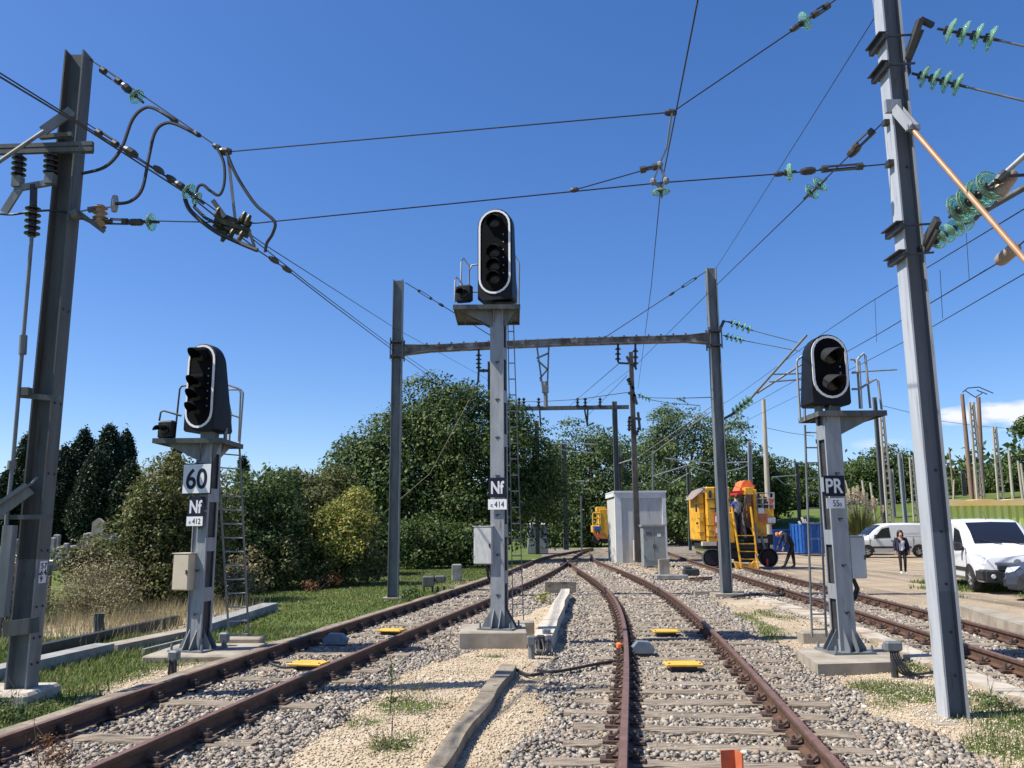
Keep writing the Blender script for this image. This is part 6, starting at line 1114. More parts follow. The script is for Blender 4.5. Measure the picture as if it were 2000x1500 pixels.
def jacket(t):
    mb=MB(); O=[];I=[]
    for z,rx,ry,gap in ((.80,.21,.165,.95),(.95,.195,.16,.85),(1.1,.19,.155,.75),(1.25,.195,.15,.65),(1.335,.15,.11,.7)):
        al=[math.radians(-90)+gap+(2*math.pi-2*gap)*k/18 for k in range(19)]; O.append([Vector((rx*math.cos(a),ry*math.sin(a),z)) for a in al]); I.append([Vector(((rx-.012)*math.cos(a),(ry-.012)*math.sin(a),z)) for a in al])
    mb.loft(O+I[::-1]+[O[0]],0,False,False)
    for s in(-1,1): mb.tube([Vector((s*.15,0,1.31)),Vector((s*.235,.025,1.07)),Vector((s*.235,-.03,.88))],[.078,.062,.05],10)
    t.part('jacket',mb,M['navyc'],smooth=60); mb=MB()
    for s in(-1,1): mb.lathe([(0,0),(.012,.004),(0,.01)],(s*.032,-.088,1.51),(0,-1,0),8)
    mb.bar((-.022,-.09,1.445),(.022,-.09,1.445),.006,.008); t.part('face_features',mb,M['hair']); mb=MB(); mb.tube([(-.085,.03,1.54),(-.095,.04,1.42),(-.09,.04,1.33)],[.03,.032,.015],8); mb.tube([(.085,.03,1.54),(.095,.04,1.42),(.09,.04,1.33)],[.03,.032,.015],8); mb.tube([(0,.07,1.54),(0,.085,1.44),(0,.07,1.33)],[.06,.07,.03],8); t.part('long_hair',mb,M['hair'],smooth=60)
g=G(1765,1122); figure('woman in dark open jacket, white top and white shoes walking towards the viewer',(g.x,g.y,0),math.radians(-8),J,B,rad,None,'hair',jacket)
# bending worker, bent to the left
J=dict(pelvis=(.16,0,.93),waist=(.08,0,1.12),chest=(-.06,0,1.30),neck=(-.20,-.01,1.36),skull=(-.28,-.02,1.31),crown=(-.38,-.02,1.25),nose=(-.31,-.06,1.20),hl=(.15,-.09,.88),kl=(-.02,-.12,.50),al=(-.20,-.12,.09),tl=(-.36,-.14,.04),hr=(.18,.09,.88),kr=(.22,.10,.48),ar=(.26,.12,.09),tr=(.12,.12,.04),sl=(-.09,-.17,1.28),el=(-.10,-.20,1.0),wl=(-.22,-.19,.80),sr=(-.09,.17,1.28),er=(-.20,.20,1.02),wr=(-.33,.14,.84))
rad=dict(pelvis=(.15,.13),waist=(.14,.13),chest=(.15,.14),neck=.065,skull=.085,crown=.08,nose=.016,hl=.10,kl=.075,al=.055,tl=.045,hr=.10,kr=.075,ar=.055,tr=.045,sl=.08,el=.06,wl=.04,sr=.08,er=.06,wr=.04)
B=[('pelvis','waist','navyc'),('waist','chest','navyc'),('chest','neck','navyc'),('neck','skull','skin'),('skull','crown','skin'),('skull','nose','skin'),('pelvis','hl','blackc'),('hl','kl','blackc'),('kl','al','blackc'),('al','tl','blackc'),('pelvis','hr','blackc'),('hr','kr','blackc'),('kr','ar','blackc'),('ar','tr','blackc'),('chest','sl','navyc'),('sl','el','navyc'),('el','wl','navyc'),('chest','sr','navyc'),('sr','er','navyc'),('er','wr','navyc')]
hand(J,rad,B,'wl',J['wl'],(-.4,0,-1),'skin',-1); hand(J,rad,B,'wr',J['wr'],(-.4,0,-1),'skin',1)
g=G(1541,1110); figure('worker in dark clothes and orange cap bending forward beside the yellow machine',(g.x,g.y,0),0,J,B,rad,None,'flesh',None,scale=1.12)
# worker on the machine, back turned, right arm out
J=dict(pelvis=(0,0,.95),waist=(0,.0,1.12),chest=(-.02,0,1.34),neck=(-.03,.02,1.48),skull=(-.03,.01,1.57),crown=(-.03,.01,1.70),nose=(-.02,.12,1.60),hl=(-.09,0,.90),kl=(-.09,-.02,.50),al=(-.09,.0,.09),tl=(-.10,.15,.04),hr=(.09,0,.90),kr=(.09,.02,.50),ar=(.09,.02,.09),tr=(.10,.17,.04),sl=(-.19,0,1.40),el=(-.27,.1,1.16),wl=(-.2,.3,1.1),sr=(.17,0,1.40),er=(.30,.02,1.18),wr=(.42,.1,1.06))
rad=dict(pelvis=(.15,.11),waist=(.145,.11),chest=(.17,.12),neck=.06,skull=.085,crown=.08,nose=.016,hl=.10,kl=.07,al=.05,tl=.045,hr=.10,kr=.07,ar=.05,tr=.045,sl=.075,el=.055,wl=.035,sr=.075,er=.055,wr=.035)
B=[('pelvis','waist','greyc'),('waist','chest','greyc'),('chest','neck','greyc'),('neck','skull','skin'),('skull','crown','skin'),('skull','nose','skin'),('pelvis','hl','navyc'),('hl','kl','navyc'),('kl','al','navyc'),('al','tl','blackc'),('pelvis','hr','navyc'),('hr','kr','navyc'),('kr','ar','navyc'),('ar','tr','blackc'),('chest','sl','bluec'),('sl','el','bluec'),('el','wl','skin'),('chest','sr','greyc'),('sr','er','greyc'),('er','wr','skin')]
hand(J,rad,B,'wl',J['wl'],(.2,1,-.2),'skin',-1); hand(J,rad,B,'wr',J['wr'],(.7,.3,-.6),'skin',1)
g=P(1443,1046,37.0); figure('worker in a grey top standing on the yellow machine, back to the viewer',(g.x,37.0,g.z+.02),math.radians(10),J,B,rad,None,'hair')
# ------------------------------------------------------------------ second gantry, brown post, far masts
t=Thing('far_gantry',(P(1090,1080,56).x,56,0),'second, distant gantry with insulators standing on its thin beam','gantry')
for x0,y0,x1,y1 in ((1201,1085,1200,784),(958,1090,957,706)): mb=MB(); b0=G(x0,1096) ; xx=P(x1,y1,56); mb.hbeam((xx.x,56,0),(xx.x,56,xx.z),.32); t.part('column',mb,M['pole'])
mb=MB(); mb.bar(P(957,799,56),P(1228,795,56),.22,.26); t.part('cross_beam',mb,M['pole']); 
for x in (1014,1023,1052,1128,1143,1172): mb=MB(); shed_stack(mb,P(x,795,55.8),P(x,777,55.8),.14,3,.5); t.part('standing_insulator',mb,M['ceram'],smooth=40)
mb=MB()
for x,x2,y2 in ((1054,1056,832),(1142,1147,830),(1148,1147,832)): mb.tube([P(x,800,55.9),P(x2,y2,55.9)],.06,6)
mb.tube([P(1147,832,55.9),P(1160,826,55.9)],.05,6); t.part('drop_arm',mb,M['dark'])
t=Thing('catenary_post',(P(1245,1098,42).x,42,0),'dark brown slender post with switchgear in front of the pale shelter','post'); b0=P(1246,1098,42); b1=P(1232,688,42); mb=MB(); mb.loft([[b0+Vector((sx*.15,sy*.15,0)) for sx,sy in((-1,-1),(1,-1),(1,1),(-1,1))],[b1+Vector((sx*.10,sy*.10,0)) for sx,sy in((-1,-1),(1,-1),(1,1),(-1,1))]]); t.part('column',mb,mat('brown_post_paint',(.05,.047,.043),(.085,.08,.073),.8,0,3,.1,20)); mb=MB()
for x0,y0,x1,y1 in ((1224,696,1232,712),(1225,740,1238,760),(1227,767,1242,774),(1234,755,1244,790),(1228,815,1252,819),(1246,805,1250,840),(1229,815,1229,838)): mb.bar(P(x0,y0,41.8),P(x1,y1,41.8),.12,.12,(0,1,0))
t.part('switchgear',mb,M['dark']); mb=MB(); shed_stack(mb,P(1229,820,41.8),P(1229,842,41.8),.12,3,.5); shed_stack(mb,P(1248,835,41.8),P(1243,850,41.8),.12,3,.5); shed_stack(mb,P(1230,752,41.7),P(1228,738,41.7),.11,3,.5); t.part('insulator',mb,M['ceram'],smooth=40); glass_string(t,P(1247,771,41.8),P(1272,781,41.8),4,.16)
t=wire('short wires leaving the brown post to the right towards the portal column',[(1272,781,41.8),(1305,787,40),(1367,792,32)],0.0162)
wire('level wire between the brown post and the right portal column',[(1242,776,41.5),(1320,778,32),(1388,776,22.6)],0.0135)
wire('level wire crossing left from the brown post above the far gantry',[(935,785,50),(1060,784,48),(1130,780,46),(1228,766,42)],0.0189)
wire('inclined wire from the far gantry up to the portal hangers',[(1112,793,56),(1209,710,GY)],0.0108); wire('inclined wire behind the brown post down to the far gantry',[(1225,733,41),(1130,830,60)],0.0135)
wire('pale double wire descending left from the right portal column',[(1392,792,23),(1246,893,58)],0.0175,m='galvl'); wire('pale lower wire beside the double wire right of the brown post',[(1385,806,24),(1250,903,62)],0.0175,m='galvl')
wire('thin guy wire descending from the hanger to the yellow bush',[(930,756,22.4),(840,925,26),(752,1000,28)],.011,m='twig')
fp='distant masts'
def far(label,xb,yb,xt,yt,Yd,w,kind,group=None,name='far_mast'):
    a=P(xb,yb,Yd);b=P(xt,yt,Yd); base=gz(np.array([a.x]),np.array([Yd]))[0]; a=Vector((a.x,a.y,min(a.z,float(base)))); t=Thing(name,a,label,'mast',group); 
    if kind=='ladder':
        for s in(-1,1): mb=MB(); mb.bar(a+Vector((s*w*.5,0,0)),b+Vector((s*w*.28,0,0)),w*.26,w*.4,(0,1,0)); t.part('leg',mb,M['cpole'])
        mb=MB(); n=int((b.z-a.z)/.55)
        for k in range(1,n): c=a.lerp(b,k/n); ww=w*(.5+(.28-.5)*k/n); mb.box(c,(ww*2-.02,w*.3,.16))
        t.part('batten',mb,M['cpole'])
    else:
        m_={'wood':'wpole','conc':'cpole','steel':'pole','pale':'galvl'}[kind]; mb=MB()
        if kind in('steel','pale'): mb.hbeam(a,b,w)
        else: mb.tube([a,b],[w/2,w*.36],9)
        t.part('column',mb,M[m_],smooth=50 if kind in('wood','conc') else False)
    return t
far('grey mast right behind the blue grey hut',1050,1080,1048,822,61,.32,'steel'); far('dark grey mast far down the track between hut and white post',1106,1076,1101,864,74,.45,'steel'); far('thin white post beside the distant track bend',1136,1068,1135,968,58,.09,'pale',name='white_post')
t=wire('thin pale stay leaning against the grey mast by the hut',[(1030,1080,60.5),(1048,930,60.8)],.03,m='galvl')
far('dark twin mast rising behind the shelter roof, left part',1209,1080,1207,880,60,.4,'steel'); far('thin mast rising behind the shelter roof, centre',1276,1075,1275,880,64,.12,'pale'); far('dark thin mast right of the shelter',1347,1045,1343,908,66,.22,'steel')
far('tall pale concrete mast behind the yellow machine',1503,1060,1491,780,52,.36,'conc'); far('pale lamp-like mast behind the orange cover',1465,1040,1464,862,62,.26,'pale')
for k,(xb,yb,xt,yt) in enumerate(((1559,1000,1554,903),(1562,1000,1557,903))): far('one of the twin thin grey masts right of the yellow machine',xb,yb,xt,yt,75,.16,'steel','twin thin masts')
far('grey mast just right of the right signal platform',1722,975,1708,776,64,.26,'steel'); far('pale ladder-like concrete mast beside the grey mast at right',1735,975,1722,808,66,.50,'ladder')
far('short pale post left in the right-hand copse',1692,968,1684,938,70,.25,'conc'); far('second short pale post in the right-hand copse',1707,972,1700,942,70,.25,'conc'); far('mid grey mast in front of the right-hand copse',1764,966,1757,886,72,.30,'pale'); far('pale ladder mast at the right end of the copse',1785,965,1779,893,74,.42,'ladder')
far('thin grey post just left of the pampas plumes',1672,975,1651,938,72,.2,'conc')
far('short grey post on the bank beside the bright pole',1743,965,1740,916,76,.28,'pale')
far('leaning yellowish stick on the bank right of the bright pole',1851,985,1863,938,60,.14,'conc')
far('thin brown mast on the bank nearest the bright pole',1861,950,1854,874,78,.2,'wood')
far('tall brown timber mast on the right bank, leftmost of the close trio',1896,952,1879,770,78,.46,'wood'); far('ladder-like concrete mast in the middle of the trio on the bank',1913,951,1897,786,77,.62,'ladder'); far('dark brown timber mast, rightmost of the close trio on the bank',1917,951,1911,776,80,.50,'wood'); far('short dark brown mast behind the trio on the bank',1904,951,1901,878,84,.3,'wood')
far('slender ladder mast between the trio and the right edge',1952,946,1942,833,78,.5,'ladder'); far('short pale mast with a dark top near the right edge',1975,945,1970,879,76,.30,'conc'); far('paired pale post near the right edge, left one',1994,944,1988,900,76,.3,'conc'); far('paired pale post near the right edge, right one',2000,944,1994,905,77,.26,'conc')
for k,(xb,xt) in enumerate(((1880,1878),(1885,1882))): far('one of two thin dark stakes left of the timber mast trio',xb,952,xt,921,84,.16,'steel','thin dark stakes')
t=Thing('line_crossarm',P(1911,776,80),'thin dark crossarm bars on top of the rightmost timber mast','crossarm'); mb=MB()
for a,b in (((1884,762),(1905,776)),((1905,776),(1918,768)),((1890,758),(1912,756)),((1912,756),(1940,768)),((1908,762),(1928,770)),((1880,766),(1890,758))): mb.tube([P(*a,80),P(*b,80)],.05,6)
t.part('bar',mb,M['dark'])
wire('sagging service wire crossing behind the bright pole towards the timber masts',[(1722,792,64),(1775,805,68),(1835,822,72),(1911,832,80),(2010,840,82),(2200,850,90)],.02)
wire('thin wire right of the concrete mast, ending at the signal ladder',[(1498,836,52),(1540,845,54),(1590,852,56)],.015)
# far catenary arms in front of the trees
for k,(pts,lab) in enumerate((([(1060,868,60),(1110,866,60),(1160,868,60)],'pale registration arm in front of the big tree, near the hut mast'),([(1125,940,62),(1150,940,62)],'short pale arm high above the distant bend'),([(1276,930,62),(1345,908,62)],'pale arm slanting between the thin masts behind the shelter'),([(1207,906,60),(1250,892,58)],'pale arm beside the dark mast behind the shelter'),([(1468,902,62),(1420,904,62)],'pale arm left of the lamp-like mast'),([(1508,932,66),(1556,928,70)],'pale arm between the concrete mast and the twin masts'),([(1300,895,60),(1385,905,60)],'pale arm crossing the tree right of the brown post'))):
    t=Thing('registration_arm',P(*pts[0]),lab,'arm'); mb=MB(); mb.tube([P(*q_) for q_ in pts],.045,6); a=pts[0];b=pts[-1]; mb.tube([P(a[0]+8,a[1],a[2]),P((a[0]+b[0])/2,a[1]+14,a[2]),P(b[0],b[1]+16,b[2])],.03,6); t.part('arm',mb,M['galvl'])
# ------------------------------------------------------------------ vegetation
def clump_pts(blobs, nclump, nleaf, cs, shell=.45):
    """leaves gathered in domed tufts at the twig ends; returns places and the way each leaf faces"""
    vol=np.array([b[3]*b[4]*b[5] for b in blobs])**.75; cnt=RNG.multinomial(nclump,vol/vol.sum()); out=[]; nr=[]
    for b,n in zip(blobs,cnt):
        if n==0: continue
        d=RNG.normal(size=(n,3)); d/=np.linalg.norm(d,axis=1,keepdims=True); r=RNG.random(n)**shell; wob=.78+.45*vnoise(d[:,0]*2.3+b[0],d[:,1]*2.3+d[:,2]*2.9,1.0,5)
        c=np.array(b[:3])+d*np.array(b[3:6])*(r*wob)[:,None]
        sc=cs*(.4+.9*RNG.random(n)); k=np.maximum(1,(nleaf*(sc/cs)**2*(.7+.6*RNG.random(n))).astype(int)); cc=np.repeat(c,k,0); ss=np.repeat(sc,k); dd=np.repeat(d,k,0)
        o=RNG.normal(size=(len(cc),3)); o/=np.linalg.norm(o,axis=1,keepdims=True); o=o+dd*.35+np.array([0,0,.45]); o/=np.linalg.norm(o,axis=1,keepdims=True)
        rad=(.35+.65*RNG.random(len(cc))**.4)*.62*(.75+.5*vnoise(o[:,0]*3+cc[:,0],o[:,1]*3+o[:,2]*3.7,1.0,7))
        out.append(cc+o*(rad*ss)[:,None]*np.array([1.12,1.12,.8])); nr.append(o+np.array([0,0,.25]))
    return np.concatenate(out),np.concatenate(nr)
def pxblob(x,y,rx,ry,Yd,ry_=None):
    c=P(x,y,Yd); s=Yd/FPX*1.02; return (c.x,c.y,c.z,rx*s,(ry_ if ry_ else (rx+ry)/2*s*.9),ry*s)
def plant(name,label,cat,blobs,mat_,nclump,nleaf,cs,leaf,base=None,group=None,trunk=True,shell=.45,tw=.22,limbs=7,twm='bark',zmin=None,asp=.55):
    bl=[pxblob(*b) for b in blobs]; 
    c=bl[0]
    bx=base[0] if base else c[0]; by=base[1] if base else c[1]; bz=float(gz(np.array([bx]),np.array([by]))[0])
    pts,nr=clump_pts(bl,nclump,nleaf,cs,shell); gzv=gz(pts[:,0],pts[:,1]); kk=pts[:,2]>gzv+.02; pts,nr=pts[kk],nr[kk]
    t=Thing(name,(bx,by,bz),label,cat,group); me=leaves('crown',pts-np.array([bx,by,bz]),leaf,M[mat_],asp=asp,nrm=nr); t.partmesh('crown' if trunk else 'foliage',me)
    mb=MB(); rr=random.Random(int(abs(bx)*100)); top=max(b[2] for b in bl); b0=Vector((bx,by,bz-.1))
    if trunk: mb.tube([b0,b0+Vector((.05,0,(top-bz)*.3)),b0+Vector((-.1,.1,(top-bz)*.75))],[tw,tw*.8,tw*.3],9)
    for k in range(limbs):
        b=bl[k%len(bl)]; e=Vector(b[:3])+Vector((rr.uniform(-.6,.6)*b[3],rr.uniform(-.6,.6)*b[4],rr.uniform(.0,.75)*b[5])); s=b0+Vector((0,0,(top-bz)*rr.uniform(.15,.4))) if trunk else b0+Vector((rr.uniform(-.5,.5)*b[3],rr.uniform(-.4,.4)*b[4],0))
        m_=s.lerp(e,.5)+Vector((rr.uniform(-.2,.2),rr.uniform(-.2,.2),rr.uniform(0,.3))); w=tw*.45 if trunk else tw*.3
        mb.tube([s,m_,e],[w,w*.6,w*.2],6)
        for _ in range(2): mb.tube([m_,m_+(e-s)*.3+Vector((rr.uniform(-.5,.5),rr.uniform(-.5,.5),rr.uniform(.1,.6)))*min(b[3],1.2)],[w*.4,w*.12],5)
    t.part('trunk' if trunk else 'stem',mb,M[twm]); return t
leafmat('leaf_light',[(0.04,0.075,0.022),(0.08,0.13,0.04),(0.125,0.18,0.06),(0.19,0.24,0.10)])
# cypresses beyond the left verge
cyp='dark columnar cypresses in the cemetery'
CY_=[(6,925,34,1060,66),(36,856,28,1060,72),(76,864,42,1060,70),(113,880,42,1060,68),(148,848,40,1060,73),(178,890,44,1060,66),(198,838,44,1060,70),(232,849,26,1060,74),(246,912,40,1060,66),(332,884,17,1045,64),(468,903,14,1045,70),(520,926,10,1045,70)]
CL=['cypress half hidden at the left edge behind the pole','cypress just left of the left pole','cypress right behind the left pole','shorter cypress showing right of the left pole','slim cypress with a pointed top right of the left pole','low broad cypress in front of the tallest one','tallest and broadest cypress of the dark row','narrow cypress at the right end of the tall row','short stout cypress at the right end of the dark row','lone cypress tip above the big olive bush by the left signal','narrow cypress tip right of the left signal ladder','tiny cypress tip above the hedge, farthest right']
for (x,yt,hw_,yb,Yd),lab in zip(CY_,CL):
    a=P(x,yb,Yd); zt=Zat(x,yt,Yd); bz=float(gz(np.array([a.x]),np.array([Yd]))[0]); H_=zt-bz; R_=hw_*Yd/FPX; n=1300
    u=RNG.random(n)**.85; th=RNG.random(n)*6.283; prof=R_*1.0*(1-u**2.7)**.68*np.clip(.62+u*1.6,0,1)*(.86+.26*vnoise(th*1.3,u*6.0,1.0,int(x))); rad_=prof*(.75+.3*RNG.random(n)); c=np.stack([rad_*np.cos(th),rad_*np.sin(th),u*H_],1)
    k=13; cc=np.repeat(c,k,0)+RNG.normal(size=(n*k,3))*np.array([.13,.13,.26]); t=Thing('cypress_tree',(a.x,Yd,bz),lab,'cypress',cyp); t.partmesh('crown',leaves('crown',cc,.24,M['leaf_cypress'],asp=.5)); mb=MB(); mb.tube([(a.x,Yd,bz-.2),(a.x,Yd,bz+H_*.8)],[.25,.05],8); t.part('trunk',mb,M['bark'])
# the big trees
plant('broadleaf_tree','large dark round-crowned tree in the middle, behind the left portal column','tree',[(860,815,66,58,47),(925,800,50,44,48),(800,845,58,50,46),(975,835,52,50,48),(760,890,52,46,45),(880,880,80,60,45.5),(705,920,46,42,45),(955,905,62,60,46),(1010,890,44,56,48),(830,950,80,66,45),(740,960,56,56,44),(665,950,42,44,44),(1040,945,44,60,49),(900,1000,100,60,45),(700,1010,62,56,44),(790,1030,80,56,44),(985,985,62,70,47),(1068,975,40,56,50),(690,885,30,26,45.5),(840,775,30,22,47.5),(640,990,40,50,45)],'leaf_dark',760,150,2.0,.20,(-3.2,47),tw=.4,limbs=21,shell=.5)
plant('broadleaf_tree','loose olive green tree behind the far gantry, left of the brown post','tree',[(1150,880,48,48,84),(1118,945,55,70,86),(1185,950,45,80,84),(1140,1010,70,50,84)],'leaf_light',360,76,1.9,.30,tw=.35)
plant('broadleaf_tree','tall pale green tree behind the right portal column','tree',[(1318,838,44,52,74),(1385,850,50,56,73),(1300,915,55,75,75),(1390,930,66,80,74),(1436,880,30,66,75),(1345,990,90,55,73),(1470,930,34,60,76),(1285,860,30,50,75)],'leaf_light',520,76,1.5,.25,tw=.4,limbs=10)
plant('broadleaf_tree','dark rounded tree behind the yellow machine','tree',[(1502,918,24,42,78),(1480,950,36,60,78),(1515,975,30,45,78)],'leaf_dark',420,36,1.0,.27)
plant('broadleaf_tree','mid green tree filling the gap between the shelter and the brown post','tree',[(1240,915,50,62,92),(1225,1000,60,60,90),(1265,960,40,50,91)],'leaf_mid',300,60,1.8,.30)
plant('broadleaf_tree','dark tree at the end of the left track behind the hut','tree',[(1078,930,46,60,88),(1050,1000,70,60,88)],'leaf_dark',300,60,1.7,.30)
for lab,bl,mt,n in (('low dark tree right of the yellow machine, behind the twin masts',[(1562,940,42,34,100),(1545,975,50,40,98)],'leaf_dark',300),('dark green tree filling the skyline behind the twin masts',[(1590,950,40,32,104),(1535,955,36,32,102)],'leaf_mid',240),('round green tree behind the right signal mast',[(1650,935,34,28,96),(1625,965,45,32,96)],'leaf_mid',260),('spreading green tree on the bank left of the bright pole',[(1742,915,52,36,84),(1698,932,40,36,84),(1790,935,40,32,86),(1740,955,80,24,84)],'leaf_mid',560),('dark tree on the bank cut by the right edge',[(1990,920,26,42,92),(1962,940,30,28,92)],'leaf_dark',260),('low bushy tree on the bank between the timber masts',[(1925,945,40,16,96),(1880,950,30,12,98)],'leaf_dark',160),('small dark tree top at the far right edge above the bank',[(2012,838,18,14,70)],'leaf_dark',60)):
    plant('broadleaf_tree',lab,'tree',bl,mt,n,44,1.4,.30,limbs=5)
# bushes along the left verge
plant('large_bush','big olive green bush behind the left signal, left of its mast','bush',[(312,1005,54,82,21),(335,928,38,40,21.5),(255,1085,52,66,20.5),(330,1080,62,96,21),(395,1030,50,100,22),(300,1155,78,50,20.5)],'leaf_olive',900,60,.55,.085,trunk=False,limbs=16,tw=.12)
plant('large_bush','dark green bush right of the left signal ladder','bush',[(505,985,46,50,27),(465,1000,36,60,26),(545,975,34,44,28),(490,1075,64,66,26),(440,1060,30,60,25.5),(530,1040,50,50,27)],'leaf_mid',520,64,.7,.115,trunk=False,limbs=12,tw=.12)
plant('large_bush','olive bush behind the yellow one, under the sky gap left of the big tree','bush',[(580,955,40,34,34),(620,975,42,36,34),(555,1000,50,50,33),(650,965,34,40,35),(600,1040,70,56,33),(670,1030,50,50,34)],'leaf_olive',460,66,.9,.14,trunk=False,limbs=10,tw=.12)
plant('large_bush','bright yellow green bush left of the left portal column','bush',[(628,1018,30,24,28),(668,1002,28,22,28.3),(698,985,24,20,28.5),(607,1048,28,26,28),(650,1050,40,28,27.8),(700,1025,28,26,28),(676,1078,40,24,27.6),(600,1085,24,20,27.8)],'leaf_yellow',300,50,.6,.11,trunk=False,limbs=10,tw=.1)
plant('large_bush','shadowy green undergrowth below the yellow bush','bush',[(590,1105,60,42,27),(660,1105,60,40,28),(540,1115,50,48,26),(715,1095,40,40,29),(620,1075,60,40,29)],'leaf_olive',480,44,.55,.11,trunk=False,limbs=14,tw=.10)
plant('large_bush','dark bush at the foot of the big tree, right of the left portal column','bush',[(850,1062,70,42,40),(920,1068,50,34,41),(800,1070,40,40,39)],'leaf_dark',400,54,.95,.15,trunk=False,limbs=8,tw=.1)
plant('large_bush','dark undergrowth beside the left portal column','bush',[(740,1075,36,42,34),(720,1040,30,50,35)],'leaf_dark',300,24,.5,.17,trunk=False,limbs=6,tw=.1)
plant('large_bush','undergrowth at the end of the tracks behind the white post','bush',[(1110,1030,60,34,86),(1175,1030,50,34,84),(1040,1045,50,28,80)],'leaf_dark',360,22,1.1,.35,trunk=False,limbs=4)
plant('large_bush','bushes under the pale green tree right of the shelter','bush',[(1345,1025,60,28,72),(1410,1020,60,30,74),(1300,1030,40,26,74)],'leaf_dark',360,22,1.0,.32,trunk=False,limbs=4)
plant('dry_bush','dry brown brush right of the left pole','bush',[(165,1165,56,46,18),(120,1195,44,36,17.5),(215,1190,50,36,17.5),(185,1120,40,40,18.5),(240,1150,34,44,18)],'leaf_brown',420,26,.46,.05,trunk=False,limbs=46,tw=.045,twm='twig')
plant('dry_bush','yellow green shrub top behind the dry brush','bush',[(190,1085,36,24,19),(140,1100,28,26,19)],'leaf_olive',90,22,.34,.10,trunk=False,limbs=12,tw=.06,twm='twig')
plant('dry_bush','dry brush between the left signal ladder and the yellow bush','bush',[(480,1130,40,46,24.5),(440,1140,40,40,22)],'leaf_brown',240,20,.36,.10,trunk=False,limbs=24,tw=.05,twm='twig')
plant('dry_bush','reddish brush at the foot of the undergrowth below the yellow bush','bush',[(606,1148,11,14,25),(650,1134,18,9,26.5)],'leaf_red',34,18,.3,.08,trunk=False,limbs=5,tw=.03,twm='bark')
plant('dry_bush','brown brush behind the left pole at the left edge','bush',[(20,1150,40,60,17),(-20,1180,50,60,17)],'leaf_brown',240,20,.36,.09,trunk=False,limbs=24,tw=.05,twm='twig')
for lab,bl,mt,n,lf in (('small leafy weed at the foot of the left portal column',[(800,1158,22,14,21.6)],'leaf_mid',40,.07),('leafy weed behind the foot of the bright right pole',[(1935,1378,26,16,8.7),(1955,1388,20,10,8.6)],'leaf_mid',40,.035),('ivy patch at the lower left corner below the pole footing',[(30,1395,50,14,8.3),(85,1385,30,12,8.7),(-10,1380,40,20,8.4)],'leaf_dark',90,.035),('red and green weed between the rails at the lower left',[(88,1455,14,12,6.6),(118,1478,16,10,6.3),(104,1466,10,10,6.4)],'leaf_red',30,.03),('small green weed in the sand left of the grey beam',[(690,1418,12,6,8.4)],'leaf_mid',14,.03),('rough green tuft beside the grey beam, upper one',[(800,1352,34,10,9.6),(770,1375,40,10,9.1)],'leaf_olive',60,.03),('low weed tuft at the bottom, left of the grey beam',[(760,1462,30,12,7.2),(735,1450,20,9,7.4)],'leaf_olive',44,.028),('green weeds by the right plinth cable post',[(1775,1305,30,8,11.2)],'leaf_mid',30,.035),('weed by the end of the pale trough',[(1062,1170,16,8,21)],'leaf_yellow',24,.06)):
    plant('weed',lab,'weed',bl,mt,n,12,.12 if lf<.05 else .22,lf,trunk=False,limbs=8,tw=.012,shell=.7)
g=G(762,1392); t=Thing('tall_weed',(g.x,g.y,0),'tall thin single-stemmed weed standing in the sand by the left track','weed'); mb=MB(); top=P(764,1287,g.y); mb.tube([g,g.lerp(top,.5)+Vector((.01,0,0)),top],[.007,.005,.003],5); t.part('stem',mb,M['leaf_mid']); n=70; u=RNG.random(n); a=RNG.random(n)*6.283; r=.008+.03*(1-u); pts=np.stack([r*np.cos(a),r*np.sin(a),u*(top.z)],1); t.partmesh('foliage',leaves('foliage',pts,.03,M['leaf_mid']))
# pampas grass
g=G(1688,1058); yb=56.0; a=P(1683,1048,yb); t=Thing('pampas_grass',(a.x,yb,0),'clump of pampas grass with pale feathery plumes behind the PR signal','pampas grass'); n=2600; v=[]; th=RNG.random(n)*6.283; ln=1.5+1.5*RNG.random(n); ang=.15+.9*RNG.random(n)**1.3; r0=.35*RNG.random(n); dx,dy=np.cos(th),np.sin(th); w=.022
def pt(u): 
    rr=r0+ln*np.sin(ang)*u*(.6+.6*u); zz=ln*np.cos(ang)*u*1.25-ln*.42*u*u*np.sin(ang); return np.stack([rr*dx,rr*dy,np.maximum(zz,.02)],1)
s=np.stack([-dy*w,dx*w,0*dx],1); ring=[pt(0)-s,pt(0)+s,pt(.5)+s*.8,pt(1.0),pt(.5)-s*.8]; v=np.stack(ring,1); t.partmesh('blades',np_mesh('blades',v.reshape(-1,3),(np.array([(0,1,2),(0,2,4),(4,2,3)])[None]+np.arange(n)[:,None,None]*5).reshape(-1,3),3,M['leaf_olive']))
for x,y0,y1,w_ in ((1655,962,985,.17),(1664,958,984,.19),(1672,956,986,.24),(1680,966,990,.2),(1690,970,996,.16),(1702,976,996,.2),(1709,982,1000,.17),(1722,994,1006,.13),(1660,985,1004,.13),(1650,972,996,.17),(1684,962,984,.19),(1697,984,1004,.16),(1676,980,1002,.16)):
    a0=P(x,y1,yb-.4);a1=P(x+3,y0-7,yb-.4); n=300; w_*=.8; u=RNG.random(n); th=RNG.random(n)*6.283; r=w_*np.sin(np.clip(u,.02,.98)*math.pi)**.7*RNG.random(n)**.5; c=np.array(a0)[None]*(1-u)[:,None]+np.array(a1)[None]*u[:,None]+np.stack([r*np.cos(th),r*np.sin(th),0*r],1)-np.array(t.loc); t.partmesh('plume',leaves('plume',c,.15,M['plume'],asp=.22)); 
mb=MB()
for x,y in ((1655,985),(1672,986),(1690,996),(1709,1000),(1722,1006)): mb.tube([P(1680,1046,yb-.2),P(x,y,yb-.4)],.02,5)
t.part('stalk',mb,M['leaf_olive'])
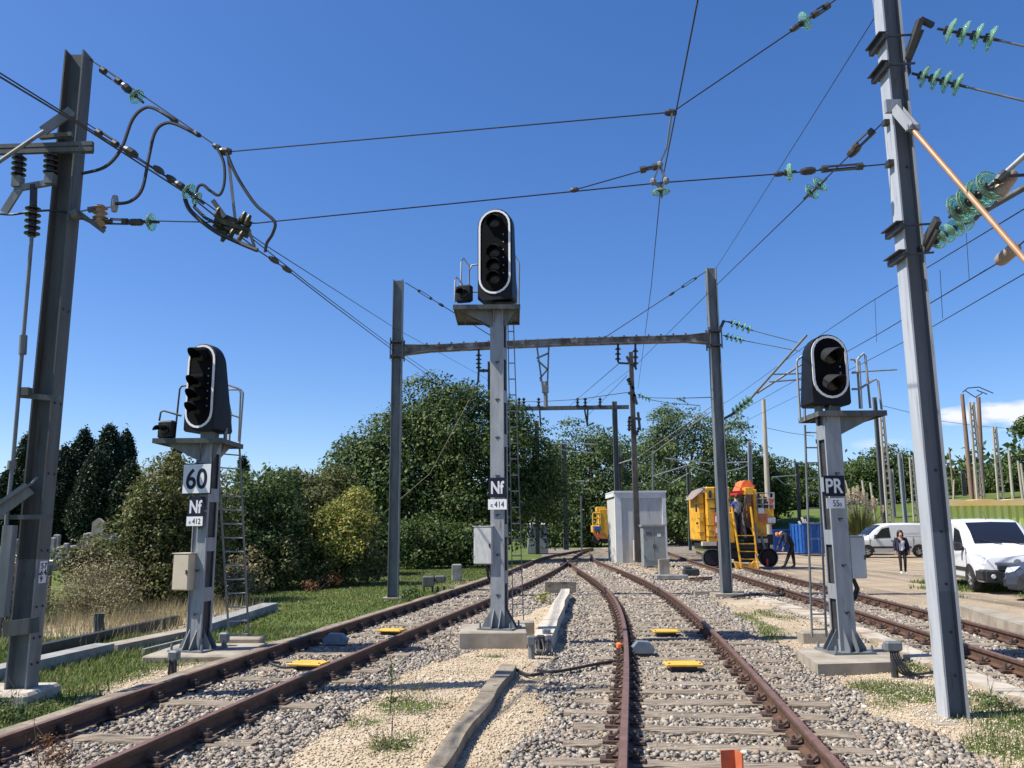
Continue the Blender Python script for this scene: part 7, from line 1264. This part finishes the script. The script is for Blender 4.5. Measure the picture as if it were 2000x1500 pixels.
# far-off wood closing the horizon
pts=[]
for k in range(210):
    az_=RNG.uniform(-.72,.72); d=RNG.uniform(125,190); x=d*math.sin(az_);y=d*math.cos(az_); h=RNG.uniform(4.0,8.0)+(1.0 if az_<.2 else 0); z0=float(hill(np.array([x]),np.array([y]))[0]); n=130; pts.append(np.array([x,y,z0+h*.5])+RNG.normal(size=(n,3))*np.array([3.2,3.2,h*.26]))
pts=np.concatenate(pts); pts=pts[pts[:,2]>0]; w_=link('far_wood',leaves('far_wood',pts,1.1,M['leaf_dark'])); setp(w_,'distant dark wood along the horizon','wood',None,'stuff')
# cemetery
gl='gravestones beyond the dry brush'
for k,(x,yb,wd,ht,Yd) in enumerate(((70,1060,10,30,44),(102,1062,14,30,46),(112,1050,12,24,52),(95,1085,16,20,40),(118,1082,14,22,42),(130,1072,10,18,46),(155,1068,14,16,50),(168,1052,10,24,54),(200,1066,18,14,48),(215,1058,12,22,52),(226,1052,10,16,54),(176,1042,12,16,56),(85,1108,22,16,36),(30,1075,12,50,44),(12,1090,14,40,40),(205,1046,9,20,57),(140,1090,18,12,40),(60,1092,10,26,38))):
    a=P(x,yb,Yd); s=Yd/FPX; w=wd*s;h=ht*s*.62; bz=float(gz(np.array([a.x]),np.array([Yd]))[0])
    t=Thing('gravestone',(a.x,Yd,bz),('small pale gravestone or tomb slab' if k%3 else 'small dark polished gravestone')+' among brush beyond the left pole','gravestone',gl); mb=MB(); z1=max(bz+.35,min(a.z+h,bz+1.25))
    if k%3==0: mb.prism([Vector((a.x-w/2,Yd,bz-.1)),Vector((a.x+w/2,Yd,bz-.1)),Vector((a.x+w/2,Yd,z1-.15)),Vector((a.x,Yd,z1)),Vector((a.x-w/2,Yd,z1-.15))],(0,.2,0))
    else: mb.rbox((a.x,Yd,(bz+z1)/2),(w,.25,z1-bz),.05)
    t.part('headstone',mb,M['gran'] if k%3==0 else M['stone']); mb=MB(); mb.rbox((a.x,Yd-.9,bz+.2),(w*1.3+.3,1.6,.5),.05); t.part('tomb_slab',mb,M['stone'] if k%2 else M['gran'])
Yd=52; a=P(189,1042,Yd); bz=float(gz(np.array([a.x]),np.array([Yd]))[0]); z1=Zat(189,1012,Yd); t=Thing('stele',(a.x,Yd,bz),'cream pointed stele standing between the cypresses and the olive bush','stele'); mb=MB(); w=.34; mb.prism([Vector((a.x-w,Yd,bz)),Vector((a.x+w,Yd,bz)),Vector((a.x+w,Yd,z1-.25)),Vector((a.x,Yd,z1)),Vector((a.x-w,Yd,z1-.25))],(0,.35,0)); t.part('stone',mb,M['conc'])
for lab,x,y0,y1,Yd,w in (('short dark post in the shade right of the yellow bush',712,1128,1058,30,.28),('wooden stump post in the brush by the left pole',94,1160,1125,19,.09)):
    a=P(x,y0,Yd); a.z=min(a.z,float(gz(np.array([a.x]),np.array([Yd]))[0])); b=P(x,y1,Yd); t=Thing('fence_post',a,lab,'post'); mb=MB(); mb.box((a+b)/2,(w,w,b.z-a.z)); t.part('post',mb,M['woodk'])
